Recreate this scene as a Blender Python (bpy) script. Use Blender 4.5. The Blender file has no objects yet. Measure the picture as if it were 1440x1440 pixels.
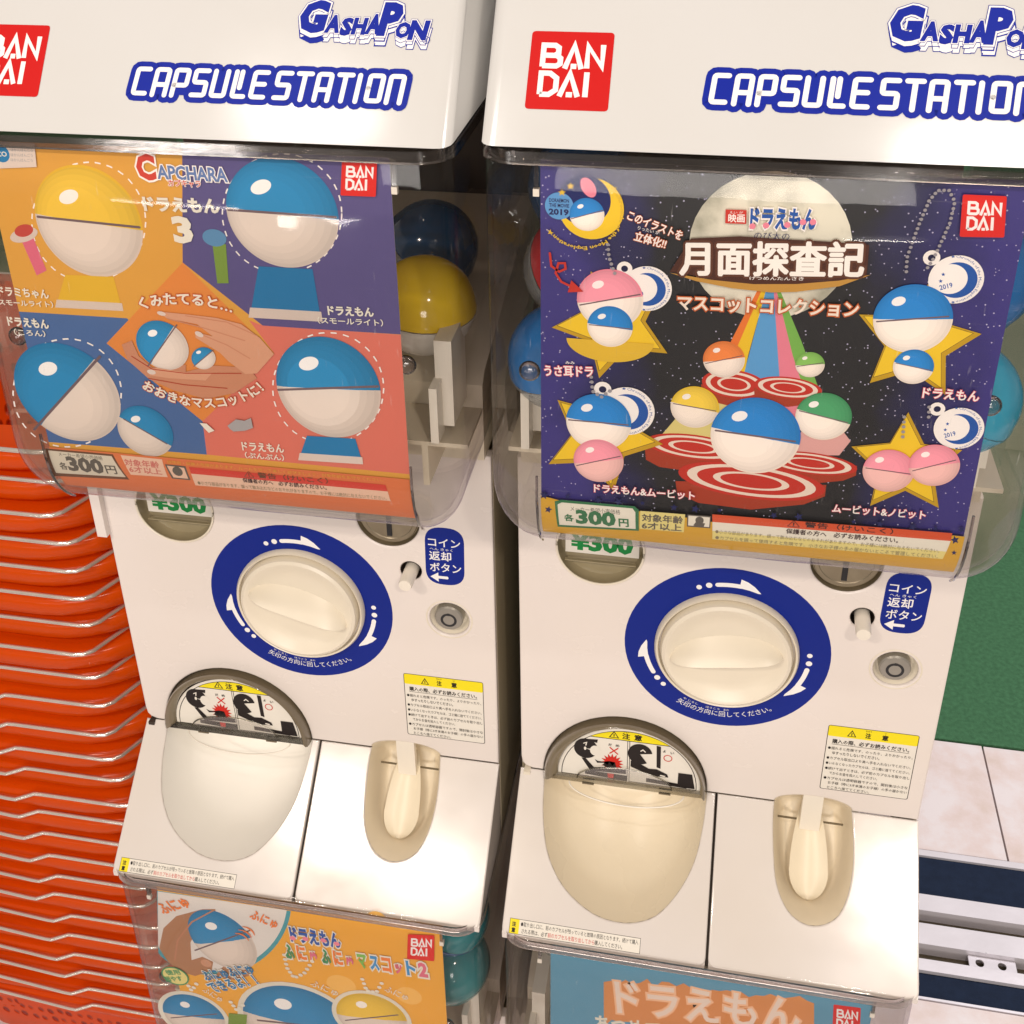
import bpy, bmesh, math, random
from mathutils import Matrix, Vector
random.seed(7)
PI = math.pi
sc = bpy.context.scene
C = sc.collection
# ------------------------------------------------------------------ camera
cam_d = bpy.data.cameras.new('camera'); cam = bpy.data.objects.new('camera', cam_d); C.objects.link(cam)
cam_d.sensor_width = 36; cam_d.lens = 41.256
cam_d.shift_x = 0.01122; cam_d.shift_y = -0.17093
cam_d.clip_start = 0.02; cam_d.clip_end = 60
Rm = Matrix(((0.98215, -0.06928, 0.17488), (0.18722, 0.45024, -0.87306), (-0.01825, 0.89021, 0.45517)))
cam.matrix_world = Matrix.Translation((0.1225, -0.65455, 0.71895)) @ Rm.to_4x4()
sc.camera = cam
# ------------------------------------------------------------------ light of the shop, with added fill
w = bpy.data.worlds.new('World'); sc.world = w; w.use_nodes = True
bg = w.node_tree.nodes['Background']; bg.inputs[0].default_value = (1.0, 0.89, 0.79, 1); bg.inputs[1].default_value = 0.42

def lamp(name, loc, sx, sy, power, col, rotz=0.0, tilt=0.0):
    d = bpy.data.lights.new(name, 'AREA'); d.shape = 'RECTANGLE'; d.size = sx; d.size_y = sy
    d.energy = power; d.color = col
    o = bpy.data.objects.new(name, d); C.objects.link(o); o.location = loc; o.rotation_euler = (tilt, 0, rotz)
    return o
warm = (1.0, 0.87, 0.75); neutral = (1.0, 0.935, 0.885)
lamp('overhead_light', (-0.74, -1.52, 1.62), 0.14, 0.05, 11, warm, 0, math.radians(38))
lamp('overhead_light', (-0.48, -1.66, 1.62), 0.22, 0.04, 4.5, warm, 0, math.radians(38))
lamp('overhead_light', (-0.49, -0.72, 1.62), 0.26, 0.04, 2.0, neutral, 0, math.radians(20))
lamp('overhead_light', (0.54, -0.74, 1.62), 0.22, 0.04, 2.2, neutral, 0, math.radians(20))
lamp('overhead_light', (0.70, -1.52, 1.62), 0.10, 0.06, 11, warm, 0, math.radians(38))
lamp('fill_light', (0.1, -2.7, 0.62), 1.3, 0.6, 26, neutral, 0, math.radians(88))  # added fill from behind the camera, lights the machine fronts
lamp('shelf_lamp', (-0.62, -1.87, -0.21), 0.24, 0.02, 0.5, neutral, 0, math.radians(110))
lamp('shelf_lamp', (0.54, -1.93, -0.19), 0.20, 0.02, 0.5, neutral, 0, math.radians(110))
lamp('shelf_lamp', (-1.03, -1.80, -0.08), 0.40, 0.05, 1.2, neutral, 0, math.radians(105))
lamp('overhead_light', (1.3, 1.2, 1.8), 0.8, 0.6, 42, (0.97, 0.94, 0.98))  # added light to brighten the floor right of the machines, no real fitting
sc.view_settings.view_transform = 'Standard'; sc.view_settings.look = 'None'
sc.view_settings.exposure = 0.0; sc.view_settings.gamma = 1.0
sc.cycles.transparent_max_bounces = 32
sc.cycles.max_bounces = 10
# ------------------------------------------------------------------ materials
def lin(c):
    return tuple(((x / 255) / 12.92 if x / 255 <= 0.04045 else (((x / 255) + 0.055) / 1.055) ** 2.4) for x in c) + (1,)
M = {}
def mat(name, col, rough=0.4, metal=0.0, var=0.0, vscale=20.0, bump=0.0, bscale=200.0, spec=0.5, coat=0.0, sub=0.0, trans=0.0, rv=0.0):
    m = bpy.data.materials.new(name); m.use_nodes = True
    nt = m.node_tree; b = nt.nodes['Principled BSDF']
    b.inputs['Roughness'].default_value = rough; b.inputs['Metallic'].default_value = metal
    b.inputs['Specular IOR Level'].default_value = spec
    b.inputs['Coat Weight'].default_value = coat; b.inputs['Coat Roughness'].default_value = 0.08
    b.inputs['Transmission Weight'].default_value = trans
    if sub:
        b.inputs['Subsurface Weight'].default_value = sub; b.inputs['Subsurface Radius'].default_value = (0.01, 0.006, 0.003); b.inputs['Subsurface Scale'].default_value = 0.5
    c4 = tuple(col[:3]) + (1,)
    b.inputs['Base Color'].default_value = c4
    if var or bump or rv:
        tc = nt.nodes.new('ShaderNodeTexCoord')
    if var or rv:
        n = nt.nodes.new('ShaderNodeTexNoise'); n.inputs['Scale'].default_value = vscale; n.inputs['Detail'].default_value = 5
        nt.links.new(tc.outputs['Object'], n.inputs['Vector'])
    if var:
        r = nt.nodes.new('ShaderNodeMix'); r.data_type = 'RGBA'
        r.inputs[6].default_value = tuple(max(0, x * (1 - var)) for x in c4[:3]) + (1,)
        r.inputs[7].default_value = tuple(min(1, x * (1 + var * .6)) for x in c4[:3]) + (1,)
        nt.links.new(n.outputs['Fac'], r.inputs[0]); nt.links.new(r.outputs[2], b.inputs['Base Color'])
    if rv:
        mr = nt.nodes.new('ShaderNodeMapRange'); mr.inputs[3].default_value = max(0.02, rough - rv); mr.inputs[4].default_value = rough + rv
        nt.links.new(n.outputs['Fac'], mr.inputs[0]); nt.links.new(mr.outputs[0], b.inputs['Roughness'])
    if bump:
        n2 = nt.nodes.new('ShaderNodeTexNoise'); n2.inputs['Scale'].default_value = bscale; n2.inputs['Detail'].default_value = 3
        nt.links.new(tc.outputs['Object'], n2.inputs['Vector'])
        bp = nt.nodes.new('ShaderNodeBump'); bp.inputs['Strength'].default_value = bump; bp.inputs['Distance'].default_value = 0.002
        nt.links.new(n2.outputs['Fac'], bp.inputs['Height']); nt.links.new(bp.outputs['Normal'], b.inputs['Normal'])
    M[name] = m
    return m

def white_plastic(name, base, aged, rough=0.24):
    """moulded ABS: a little yellowed in patches, faint speckles of dirt, fine scuffs in the gloss"""
    m = mat(name, base, rough)
    nt = m.node_tree; b = nt.nodes['Principled BSDF']
    tc = nt.nodes.new('ShaderNodeTexCoord')
    n = nt.nodes.new('ShaderNodeTexNoise'); n.inputs['Scale'].default_value = 7; n.inputs['Detail'].default_value = 6
    nt.links.new(tc.outputs['Object'], n.inputs['Vector'])
    cr = nt.nodes.new('ShaderNodeValToRGB'); cr.color_ramp.elements[0].position = 0.35; cr.color_ramp.elements[1].position = 0.75
    cr.color_ramp.elements[0].color = tuple(base) + (1,); cr.color_ramp.elements[1].color = tuple(aged) + (1,)
    nt.links.new(n.outputs['Fac'], cr.inputs[0])
    sp = nt.nodes.new('ShaderNodeTexVoronoi'); sp.inputs['Scale'].default_value = 46; sp.inputs['Randomness'].default_value = 1
    nt.links.new(tc.outputs['Object'], sp.inputs['Vector'])
    lt = nt.nodes.new('ShaderNodeMath'); lt.operation = 'LESS_THAN'; lt.inputs[1].default_value = 0.022
    nt.links.new(sp.outputs['Distance'], lt.inputs[0])
    n3 = nt.nodes.new('ShaderNodeTexNoise'); n3.inputs['Scale'].default_value = 11
    nt.links.new(tc.outputs['Object'], n3.inputs['Vector'])
    gt = nt.nodes.new('ShaderNodeMath'); gt.operation = 'GREATER_THAN'; gt.inputs[1].default_value = 0.56
    nt.links.new(n3.outputs['Fac'], gt.inputs[0])
    mu = nt.nodes.new('ShaderNodeMath'); mu.operation = 'MULTIPLY'
    nt.links.new(lt.outputs[0], mu.inputs[0]); nt.links.new(gt.outputs[0], mu.inputs[1])
    mu2 = nt.nodes.new('ShaderNodeMath'); mu2.operation = 'MULTIPLY'; mu2.inputs[1].default_value = 0.45
    nt.links.new(mu.outputs[0], mu2.inputs[0])
    mx = nt.nodes.new('ShaderNodeMix'); mx.data_type = 'RGBA'; mx.inputs[7].default_value = (0.2, 0.15, 0.1, 1)
    nt.links.new(mu2.outputs[0], mx.inputs[0]); nt.links.new(cr.outputs[0], mx.inputs[6]); nt.links.new(mx.outputs[2], b.inputs['Base Color'])
    mp = nt.nodes.new('ShaderNodeMapping'); mp.inputs['Scale'].default_value = (9, 14, 14)
    nt.links.new(tc.outputs['Object'], mp.inputs['Vector'])
    n4 = nt.nodes.new('ShaderNodeTexNoise'); n4.inputs['Scale'].default_value = 3; n4.inputs['Detail'].default_value = 8
    nt.links.new(mp.outputs[0], n4.inputs['Vector'])
    mr = nt.nodes.new('ShaderNodeMapRange'); mr.inputs[3].default_value = rough - 0.07; mr.inputs[4].default_value = rough + 0.09
    nt.links.new(n4.outputs['Fac'], mr.inputs[0]); nt.links.new(mr.outputs[0], b.inputs['Roughness'])
    n5 = nt.nodes.new('ShaderNodeTexNoise'); n5.inputs['Scale'].default_value = 18; n5.inputs['Detail'].default_value = 2
    nt.links.new(tc.outputs['Object'], n5.inputs['Vector'])
    bp = nt.nodes.new('ShaderNodeBump'); bp.inputs['Strength'].default_value = 0.10; bp.inputs['Distance'].default_value = 0.0010
    nt.links.new(n5.outputs['Fac'], bp.inputs['Height']); nt.links.new(bp.outputs['Normal'], b.inputs['Normal'])
    return m
white_plastic('header_white', (0.62, 0.615, 0.605), (0.60, 0.59, 0.565), 0.14)
white_plastic('panel_white', (0.75, 0.685, 0.645), (0.73, 0.66, 0.60), 0.25)
white_plastic('tray_white', (0.68, 0.63, 0.595), (0.67, 0.61, 0.545), 0.13)
mat('cream', (0.76, 0.69, 0.56), 0.3, var=.06, vscale=30, rv=.05)
mat('cream_light', (0.80, 0.74, 0.64), 0.32, var=.05, vscale=30)
mat('tray_inside', (0.78, 0.68, 0.51), 0.4, var=.1, vscale=25, rv=.08)
mat('tray_ramp', (0.78, 0.69, 0.52), 0.36, var=.08, vscale=30)
mat('frosted', (0.76, 0.67, 0.51), 0.28, var=.06, vscale=18, spec=.4, rv=.06)
mat('frosted_grey', (0.86, 0.83, 0.77), 0.42, var=.06, vscale=18, spec=.4, rv=.06)
mat('smoke', (0.17, 0.135, 0.085), 0.16, var=.15, vscale=14, coat=.5)
mat('window_back', (0.30, 0.25, 0.15), 0.3, var=.15, vscale=60, coat=.4)
mat('dark', (0.035, 0.022, 0.015), 0.6)
mat('gap', (0.03, 0.02, 0.012), 0.8)
mat('cabinet_side', (0.42, 0.36, 0.25), 0.5, var=.2, vscale=10)
mat('cabinet_dark', (0.07, 0.05, 0.035), 0.6, var=.3, vscale=12)
mat('hopper', (0.70, 0.62, 0.48), 0.35, var=.15, vscale=22)
mat('slot_metal', (0.36, 0.31, 0.22), 0.38, metal=.9, var=.25, vscale=90, rv=.12)
mat('lock_metal', (0.34, 0.32, 0.28), 0.34, metal=.5, var=.15, vscale=80, rv=.1)
mat('black', (0.012, 0.012, 0.014), 0.45)
mat('chrome', (0.86, 0.80, 0.72), 0.16, metal=.75, var=.12, vscale=60, rv=.06)
mat('rail_metal', (0.80, 0.77, 0.82), 0.3, metal=.25, var=.12, vscale=9, bump=.1, bscale=60, rv=.08)
mat('strip_navy', (0.012, 0.022, 0.05), 0.75, spec=.15, var=.35, vscale=90, bump=.4, bscale=500)
mat('channel', (0.12, 0.095, 0.06), 0.7, var=.3, vscale=40)

def clear(name, centre, edge, rough=0.03, amount=1.0, scratch=0.12, scuff=0.0):
    m = bpy.data.materials.new(name); m.use_nodes = True; nt = m.node_tree; nt.nodes.clear()
    out = nt.nodes.new('ShaderNodeOutputMaterial'); mx = nt.nodes.new('ShaderNodeMixShader')
    tr = nt.nodes.new('ShaderNodeBsdfTransparent'); gl = nt.nodes.new('ShaderNodeBsdfGlossy')
    lw = nt.nodes.new('ShaderNodeLayerWeight'); lw.inputs['Blend'].default_value = 0.34
    cr = nt.nodes.new('ShaderNodeValToRGB'); e = cr.color_ramp.elements
    e[0].position = 0.45; e[0].color = tuple(centre) + (1,); e[1].position = 0.97; e[1].color = tuple(edge) + (1,)
    nt.links.new(lw.outputs['Facing'], cr.inputs[0]); nt.links.new(cr.outputs[0], tr.inputs[0])
    fr = nt.nodes.new('ShaderNodeFresnel'); fr.inputs['IOR'].default_value = 1.46
    tc = nt.nodes.new('ShaderNodeTexCoord')
    mp = nt.nodes.new('ShaderNodeMapping'); mp.inputs['Scale'].default_value = (40, 40, 260); mp.inputs['Rotation'].default_value = (0.2, 0.5, 0.3)
    n = nt.nodes.new('ShaderNodeTexNoise'); n.inputs['Scale'].default_value = 2.2; n.inputs['Detail'].default_value = 9; n.inputs['Roughness'].default_value = .7
    nt.links.new(tc.outputs['Object'], mp.inputs['Vector']); nt.links.new(mp.outputs[0], n.inputs['Vector'])
    mr = nt.nodes.new('ShaderNodeMapRange'); mr.inputs[1].default_value = .35; mr.inputs[2].default_value = .8; mr.inputs[3].default_value = rough; mr.inputs[4].default_value = rough + scratch
    nt.links.new(n.outputs['Fac'], mr.inputs[0]); nt.links.new(mr.outputs[0], gl.inputs['Roughness'])
    n2 = nt.nodes.new('ShaderNodeTexNoise'); n2.inputs['Scale'].default_value = 14; n2.inputs['Detail'].default_value = 2
    nt.links.new(tc.outputs['Object'], n2.inputs['Vector'])
    bp = nt.nodes.new('ShaderNodeBump'); bp.inputs['Strength'].default_value = .25; bp.inputs['Distance'].default_value = .003
    nt.links.new(n2.outputs['Fac'], bp.inputs['Height']); nt.links.new(bp.outputs['Normal'], gl.inputs['Normal'])
    mu = nt.nodes.new('ShaderNodeMath'); mu.operation = 'MULTIPLY'; mu.inputs[1].default_value = amount; mu.use_clamp = True
    nt.links.new(fr.outputs[0], mu.inputs[0]); nt.links.new(mu.outputs[0], mx.inputs[0])
    nt.links.new(tr.outputs[0], mx.inputs[1]); nt.links.new(gl.outputs[0], mx.inputs[2]); nt.links.new(mx.outputs[0], out.inputs[0])
    if scuff:
        mp2 = nt.nodes.new('ShaderNodeMapping'); mp2.inputs['Scale'].default_value = (22, 22, 900); mp2.inputs['Rotation'].default_value = (0, 0.22, 0)
        n3 = nt.nodes.new('ShaderNodeTexNoise'); n3.inputs['Scale'].default_value = 1.0; n3.inputs['Detail'].default_value = 2
        nt.links.new(tc.outputs['Object'], mp2.inputs['Vector']); nt.links.new(mp2.outputs[0], n3.inputs['Vector'])
        mp3 = nt.nodes.new('ShaderNodeMapping'); mp3.inputs['Scale'].default_value = (500, 500, 60); mp3.inputs['Rotation'].default_value = (0, 1.1, 0)
        n4 = nt.nodes.new('ShaderNodeTexNoise'); n4.inputs['Scale'].default_value = 1.0; n4.inputs['Detail'].default_value = 1
        nt.links.new(tc.outputs['Object'], mp3.inputs['Vector']); nt.links.new(mp3.outputs[0], n4.inputs['Vector'])
        a1 = nt.nodes.new('ShaderNodeMath'); a1.operation = 'MAXIMUM'; nt.links.new(n3.outputs['Fac'], a1.inputs[0]); nt.links.new(n4.outputs['Fac'], a1.inputs[1])
        m2 = nt.nodes.new('ShaderNodeMapRange'); m2.inputs[1].default_value = .71; m2.inputs[2].default_value = .84; m2.inputs[3].default_value = .004; m2.inputs[4].default_value = scuff
        nt.links.new(a1.outputs[0], m2.inputs[0])
        df = nt.nodes.new('ShaderNodeBsdfDiffuse'); df.inputs[0].default_value = (.8, .78, .75, 1)
        mx2 = nt.nodes.new('ShaderNodeMixShader'); nt.links.new(m2.outputs[0], mx2.inputs[0]); nt.links.new(mx.outputs[0], mx2.inputs[1]); nt.links.new(df.outputs[0], mx2.inputs[2]); nt.links.new(mx2.outputs[0], out.inputs[0])
    M[name] = m
    return m
clear('case_clear', (0.985, 0.98, 0.975), (0.80, 0.75, 0.83), .015, .48, scratch=.04, scuff=.16)
clear('case_inner', (0.985, 0.98, 0.975), (0.94, 0.92, 0.95), .06, .2, scratch=.06)
clear('rim_clear', (0.74, 0.69, 0.66), (0.45, 0.38, 0.42), .08, 3.0)
clear('rib_clear', (0.72, 0.68, 0.68), (0.42, 0.36, 0.46), .06, 2.6)
clear('flap_clear', (0.80, 0.78, 0.72), (0.5, 0.46, 0.4), .12, 1.0)
clear('lens_clear', (0.93, 0.92, 0.90), (0.8, 0.78, 0.74), .12, .3)

def tinted(name, col, alpha):
    """translucent coloured capsule half"""
    m = bpy.data.materials.new(name); m.use_nodes = True; nt = m.node_tree; b = nt.nodes['Principled BSDF']; out = nt.nodes['Material Output']
    b.inputs['Base Color'].default_value = tuple(col) + (1,); b.inputs['Roughness'].default_value = .12; b.inputs['Coat Weight'].default_value = .4
    tr = nt.nodes.new('ShaderNodeBsdfTransparent'); tr.inputs[0].default_value = tuple(min(1, .35 + x * 0.65) for x in col) + (1,)
    mx = nt.nodes.new('ShaderNodeMixShader'); mx.inputs[0].default_value = alpha
    nt.links.new(tr.outputs[0], mx.inputs[1]); nt.links.new(b.outputs[0], mx.inputs[2]); nt.links.new(mx.outputs[0], out.inputs[0])
    M[name] = m
tinted('capsule_yellow', (0.86, 0.58, 0.02), .86); tinted('capsule_blue', (0.02, 0.22, 0.62), .62); tinted('capsule_blue_shaded', (0.008, 0.07, 0.2), .8); tinted('capsule_cyan', (0.05, 0.50, 0.74), .6)  # second blue is darkened: shade inside the case put into the tint
tinted('capsule_red', (0.6, 0.03, 0.04), .75); tinted('capsule_green', (0.25, 0.40, 0.05), .7); tinted('capsule_white', (0.75, 0.72, 0.66), .8); tinted('capsule_clear', (0.6, 0.62, 0.62), .35)
tinted('capsule_teal', (0.02, 0.33, 0.36), .7)

def orange_plastic():
    m = mat('basket_orange', (0.82, 0.100, 0.002), 0.2, coat=.0, spec=.35, bump=.2, bscale=40)
    nt = m.node_tree; b = nt.nodes['Principled BSDF']; out = nt.nodes['Material Output']
    tl = nt.nodes.new('ShaderNodeBsdfTranslucent'); tl.inputs[0].default_value = (1.0, 0.17, 0.004, 1)
    mx = nt.nodes.new('ShaderNodeMixShader'); mx.inputs[0].default_value = .38
    nt.links.new(b.outputs[0], mx.inputs[1]); nt.links.new(tl.outputs[0], mx.inputs[2]); nt.links.new(mx.outputs[0], out.inputs[0])
orange_plastic()
def orange_holes():
    m = mat('basket_perforated', (0.80, 0.07, 0.006), 0.4, spec=.25)
    nt = m.node_tree; b = nt.nodes['Principled BSDF']; out = nt.nodes['Material Output']
    tc = nt.nodes.new('ShaderNodeTexCoord')
    mp = nt.nodes.new('ShaderNodeMapping'); mp.inputs['Scale'].default_value = (1, 1, .55)
    v = nt.nodes.new('ShaderNodeTexVoronoi'); v.inputs['Scale'].default_value = 75; v.inputs['Randomness'].default_value = .25
    nt.links.new(tc.outputs['Object'], mp.inputs[0]); nt.links.new(mp.outputs[0], v.inputs['Vector'])
    mr = nt.nodes.new('ShaderNodeMapRange'); mr.inputs[1].default_value = .16; mr.inputs[2].default_value = .34
    nt.links.new(v.outputs['Distance'], mr.inputs[0])
    bp = nt.nodes.new('ShaderNodeBump'); bp.inputs['Strength'].default_value = .9; bp.inputs['Distance'].default_value = .004
    nt.links.new(mr.outputs[0], bp.inputs['Height']); nt.links.new(bp.outputs[0], b.inputs['Normal'])
    r = nt.nodes.new('ShaderNodeMix'); r.data_type = 'RGBA'; r.inputs[6].default_value = (0.35, 0.012, 0.002, 1); r.inputs[7].default_value = (0.76, 0.075, 0.003, 1)
    nt.links.new(mr.outputs[0], r.inputs[0]); nt.links.new(r.outputs[2], b.inputs['Base Color'])
    tl = nt.nodes.new('ShaderNodeBsdfTranslucent'); tl.inputs[0].default_value = (1.0, 0.17, 0.004, 1)
    mx = nt.nodes.new('ShaderNodeMixShader'); mx.inputs[0].default_value = .14
    nt.links.new(b.outputs[0], mx.inputs[1]); nt.links.new(tl.outputs[0], mx.inputs[2]); nt.links.new(mx.outputs[0], out.inputs[0])
orange_holes()
# printing inks
for n, c in dict(p_orange=(232, 120, 50), p_yellow=(236, 196, 40), p_sky=(90, 160, 215), p_pink=(232, 130, 150), p_lgreen=(120, 180, 80), p_paleyellow=(222, 208, 130),
                 p_palepink=(226, 170, 165), p_brick=(168, 58, 34), p_red=(196, 48, 36), p_cream=(238, 222, 205), p_green=(60, 140, 90), p_blue=(28, 112, 190), p_seam=(110, 90, 95),
                 p_shine=(250, 245, 240), p_gold=(190, 150, 30), p_dark=(40, 36, 40), p_white=(245, 238, 232), p_night2=(24, 24, 60), p_blue2=(30, 80, 160), p_gold2=(220, 180, 50),
                 p_chain=(150, 145, 150), p_sky2=(90, 150, 205), p_navy2=(22, 30, 90), p_navy=(30, 34, 84), p_orange2=(190, 90, 40), p_brown=(70, 36, 26), p_goldmid=(190, 140, 60),
                 p_silver=(246, 240, 232), p_brown2=(90, 50, 34), p_pink2=(214, 90, 110), p_amber=(206, 158, 44), p_dgreen=(48, 110, 70), p_paper=(226, 220, 204), p_gray=(90, 84, 76),
                 p_red2=(206, 80, 44), p_dark2=(60, 40, 40), p_gray2=(130, 118, 90), p_mango=(218, 160, 66), p_violet=(88, 80, 132), p_slate=(72, 104, 156), p_salmon=(218, 116, 98),
                 p_tanger=(222, 136, 62), p_tanger2=(190, 84, 40), p_yellow3=(222, 178, 48), p_pale=(212, 196, 184), p_rose=(216, 104, 128), p_rose2=(190, 70, 60), p_blue3=(32, 116, 168),
                 p_olive=(120, 150, 60), p_steel=(90, 140, 180), p_skin=(206, 150, 118), p_skin2=(192, 130, 98), p_steel2=(96, 120, 168), p_red4=(200, 62, 50), p_persimmon=(208, 112, 66),
                 p_brown3=(100, 66, 46), p_paper2=(206, 196, 176), p_palesal=(222, 184, 158), p_rose3=(196, 108, 98), p_gray3=(160, 158, 158), p_mango2=(238, 172, 58), p_mango3=(244, 190, 96),
                 p_teal=(70, 156, 170), p_pale2=(226, 220, 214), p_skin3=(176, 124, 88), p_sky3=(60, 140, 200), p_bluecard=(92, 150, 178), p_orange4=(214, 140, 80), p_paper3=(232, 214, 200),
                 p_paper4=(240, 190, 150), p_ringblue=(6, 34, 130), p_logored=(214, 40, 34), p_headred=(196, 16, 14), p_logoblue=(0, 30, 150), p_logowhite=(240, 238, 236), p_stickwhite=(228, 222, 210),
                 p_stickyellow=(236, 218, 30), p_ink=(34, 28, 28), p_inkred=(200, 40, 30), p_priceg=(20, 130, 60), p_outline=(200, 190, 205)).items():
    if n not in ('p_logoblue', 'p_ringblue', 'p_headred', 'p_logored', 'p_ink', 'p_inkred', 'p_stickyellow'): c = tuple(x * .96 + 8 for x in c)
    mat(n, lin(c)[:3], 0.42, var=.05, vscale=40, spec=.22)
for n, c in dict(p_orange=(240, 140, 74), p_yellow=(244, 212, 80), p_lgreen=(140, 196, 100), p_green=(78, 160, 108), p_blue=(44, 134, 206), p_pink=(242, 156, 172), p_cream=(248, 236, 224), p_palepink=(238, 190, 184), p_blue3=(46, 138, 188), p_yellow3=(234, 196, 72), p_pale=(224, 210, 198)).items():
    for i_, k_ in enumerate((.80, .87, .93, .98, 1.03)): mat(n + '_%d' % i_, tuple(x * k_ for x in lin(c)[:3]), 0.42, var=.05, vscale=40, spec=.22)
def night():
    m = mat('p_night', (0.01, 0.01, 0.02), .4); nt = m.node_tree; b = nt.nodes['Principled BSDF']
    tc = nt.nodes.new('ShaderNodeTexCoord'); sep = nt.nodes.new('ShaderNodeSeparateXYZ'); nt.links.new(tc.outputs['Object'], sep.inputs[0])
    # violet margins of the print, black centre
    sb = nt.nodes.new('ShaderNodeMath'); sb.operation = 'SUBTRACT'; sb.inputs[1].default_value = .148; nt.links.new(sep.outputs[0], sb.inputs[0])
    ab = nt.nodes.new('ShaderNodeMath'); ab.operation = 'ABSOLUTE'; nt.links.new(sb.outputs[0], ab.inputs[0])
    n = nt.nodes.new('ShaderNodeTexNoise'); n.inputs['Scale'].default_value = 16; n.inputs['Detail'].default_value = 6; nt.links.new(tc.outputs['Object'], n.inputs['Vector'])
    ma = nt.nodes.new('ShaderNodeMath'); ma.operation = 'MULTIPLY_ADD'; ma.inputs[1].default_value = .09; nt.links.new(n.outputs['Fac'], ma.inputs[0]); nt.links.new(ab.outputs[0], ma.inputs[2])
    cr = nt.nodes.new('ShaderNodeValToRGB'); e = cr.color_ramp.elements
    e[0].position = .10; e[0].color = lin((26, 26, 30)); e[1].position = .155; e[1].color = lin((58, 50, 128))
    x = e.new(.125); x.color = lin((34, 32, 84))
    nt.links.new(ma.outputs[0], cr.inputs[0])
    v = nt.nodes.new('ShaderNodeTexVoronoi'); v.inputs['Scale'].default_value = 320; nt.links.new(tc.outputs['Object'], v.inputs['Vector'])
    l = nt.nodes.new('ShaderNodeMath'); l.operation = 'LESS_THAN'; l.inputs[1].default_value = .13; nt.links.new(v.outputs['Distance'], l.inputs[0])
    mx = nt.nodes.new('ShaderNodeMix'); mx.data_type = 'RGBA'; mx.inputs[7].default_value = lin((190, 186, 215)); nt.links.new(l.outputs[0], mx.inputs[0]); nt.links.new(cr.outputs[0], mx.inputs[6])
    nt.links.new(mx.outputs[2], b.inputs['Base Color'])
night()
def moonmat():
    m = mat('p_moon', (.5, .5, .4), .42); nt = m.node_tree; b = nt.nodes['Principled BSDF']
    tc = nt.nodes.new('ShaderNodeTexCoord'); n = nt.nodes.new('ShaderNodeTexNoise'); n.inputs['Scale'].default_value = 38; n.inputs['Detail'].default_value = 8; nt.links.new(tc.outputs['Object'], n.inputs['Vector'])
    cr = nt.nodes.new('ShaderNodeValToRGB'); e = cr.color_ramp.elements; e[0].position = .38; e[0].color = lin((160, 158, 140)); e[1].position = .6; e[1].color = lin((228, 224, 206))
    nt.links.new(n.outputs['Fac'], cr.inputs[0]); nt.links.new(cr.outputs[0], b.inputs['Base Color'])
moonmat()
# ------------------------------------------------------------------ object helpers
def link(name, me, parent=None, mats=None):
    o = bpy.data.objects.new(name, me); C.objects.link(o); o.parent = parent
    for m in (mats or []): me.materials.append(M[m] if isinstance(m, str) else m)
    return o
def thing(name, label, cat, loc=(0, 0, 0), group=None):
    o = bpy.data.objects.new(name, None); C.objects.link(o); o.location = loc; o.empty_display_size = .02
    o['label'] = label; o['category'] = cat
    if group: o['group'] = group
    return o
def smooth(me, ang=35):
    me.shade_smooth(); me.set_sharp_from_angle(angle=math.radians(ang))
def from_bm(name, bm, m, parent=None, sm=True, ang=35, bev=0, seg=2):
    if bev:
        bmesh.ops.bevel(bm, geom=[e for e in bm.edges if len(e.link_faces) == 2 and e.calc_face_angle(0) > .5], offset=bev, segments=seg, affect='EDGES', profile=.6, clamp_overlap=True)
    bmesh.ops.recalc_face_normals(bm, faces=bm.faces[:])
    me = bpy.data.meshes.new(name); bm.to_mesh(me); bm.free()
    if sm: smooth(me, ang)
    return link(name, me, parent, [m])
def box_bm(x0, x1, y0, y1, z0, z1, bm=None):
    bm = bm or bmesh.new()
    vs = [bm.verts.new((x, y, z)) for x in (x0, x1) for y in (y0, y1) for z in (z0, z1)]
    for f in ((0, 1, 3, 2), (4, 6, 7, 5), (0, 4, 5, 1), (2, 3, 7, 6), (0, 2, 6, 4), (1, 5, 7, 3)): bm.faces.new([vs[i] for i in f])
    return bm
def box(name, x0, x1, y0, y1, z0, z1, m, parent=None, bev=0): return from_bm(name, box_bm(x0, x1, y0, y1, z0, z1), m, parent, bev=bev)
def prism_bm(prof, x0, x1, bm=None):
    bm = bm or bmesh.new()
    a = [bm.verts.new((x0, y, z)) for y, z in prof]; b = [bm.verts.new((x1, y, z)) for y, z in prof]
    bm.faces.new(a); bm.faces.new(b[::-1]); n = len(prof)
    for i in range(n): bm.faces.new((a[i], b[i], b[(i + 1) % n], a[(i + 1) % n]))
    return bm
def lathe_bm(prof, cx, cy, cz, n=48, close=True, bm=None):
    """prof: (radius, height towards the viewer)"""
    bm = bm or bmesh.new(); rings = []
    for r, h in prof:
        if r < 1e-6: rings.append([bm.verts.new((cx, cy - h, cz))])
        else: rings.append([bm.verts.new((cx + r * math.cos(2 * PI * i / n), cy - h, cz + r * math.sin(2 * PI * i / n))) for i in range(n)])
    for a, b in zip(rings, rings[1:]):
        for i in range(n):
            if len(a) == 1: bm.faces.new((a[0], b[i], b[(i + 1) % n]))
            elif len(b) == 1: bm.faces.new((a[i], b[0], a[(i + 1) % n]))
            else: bm.faces.new((a[i], b[i], b[(i + 1) % n], a[(i + 1) % n]))
    return bm
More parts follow.
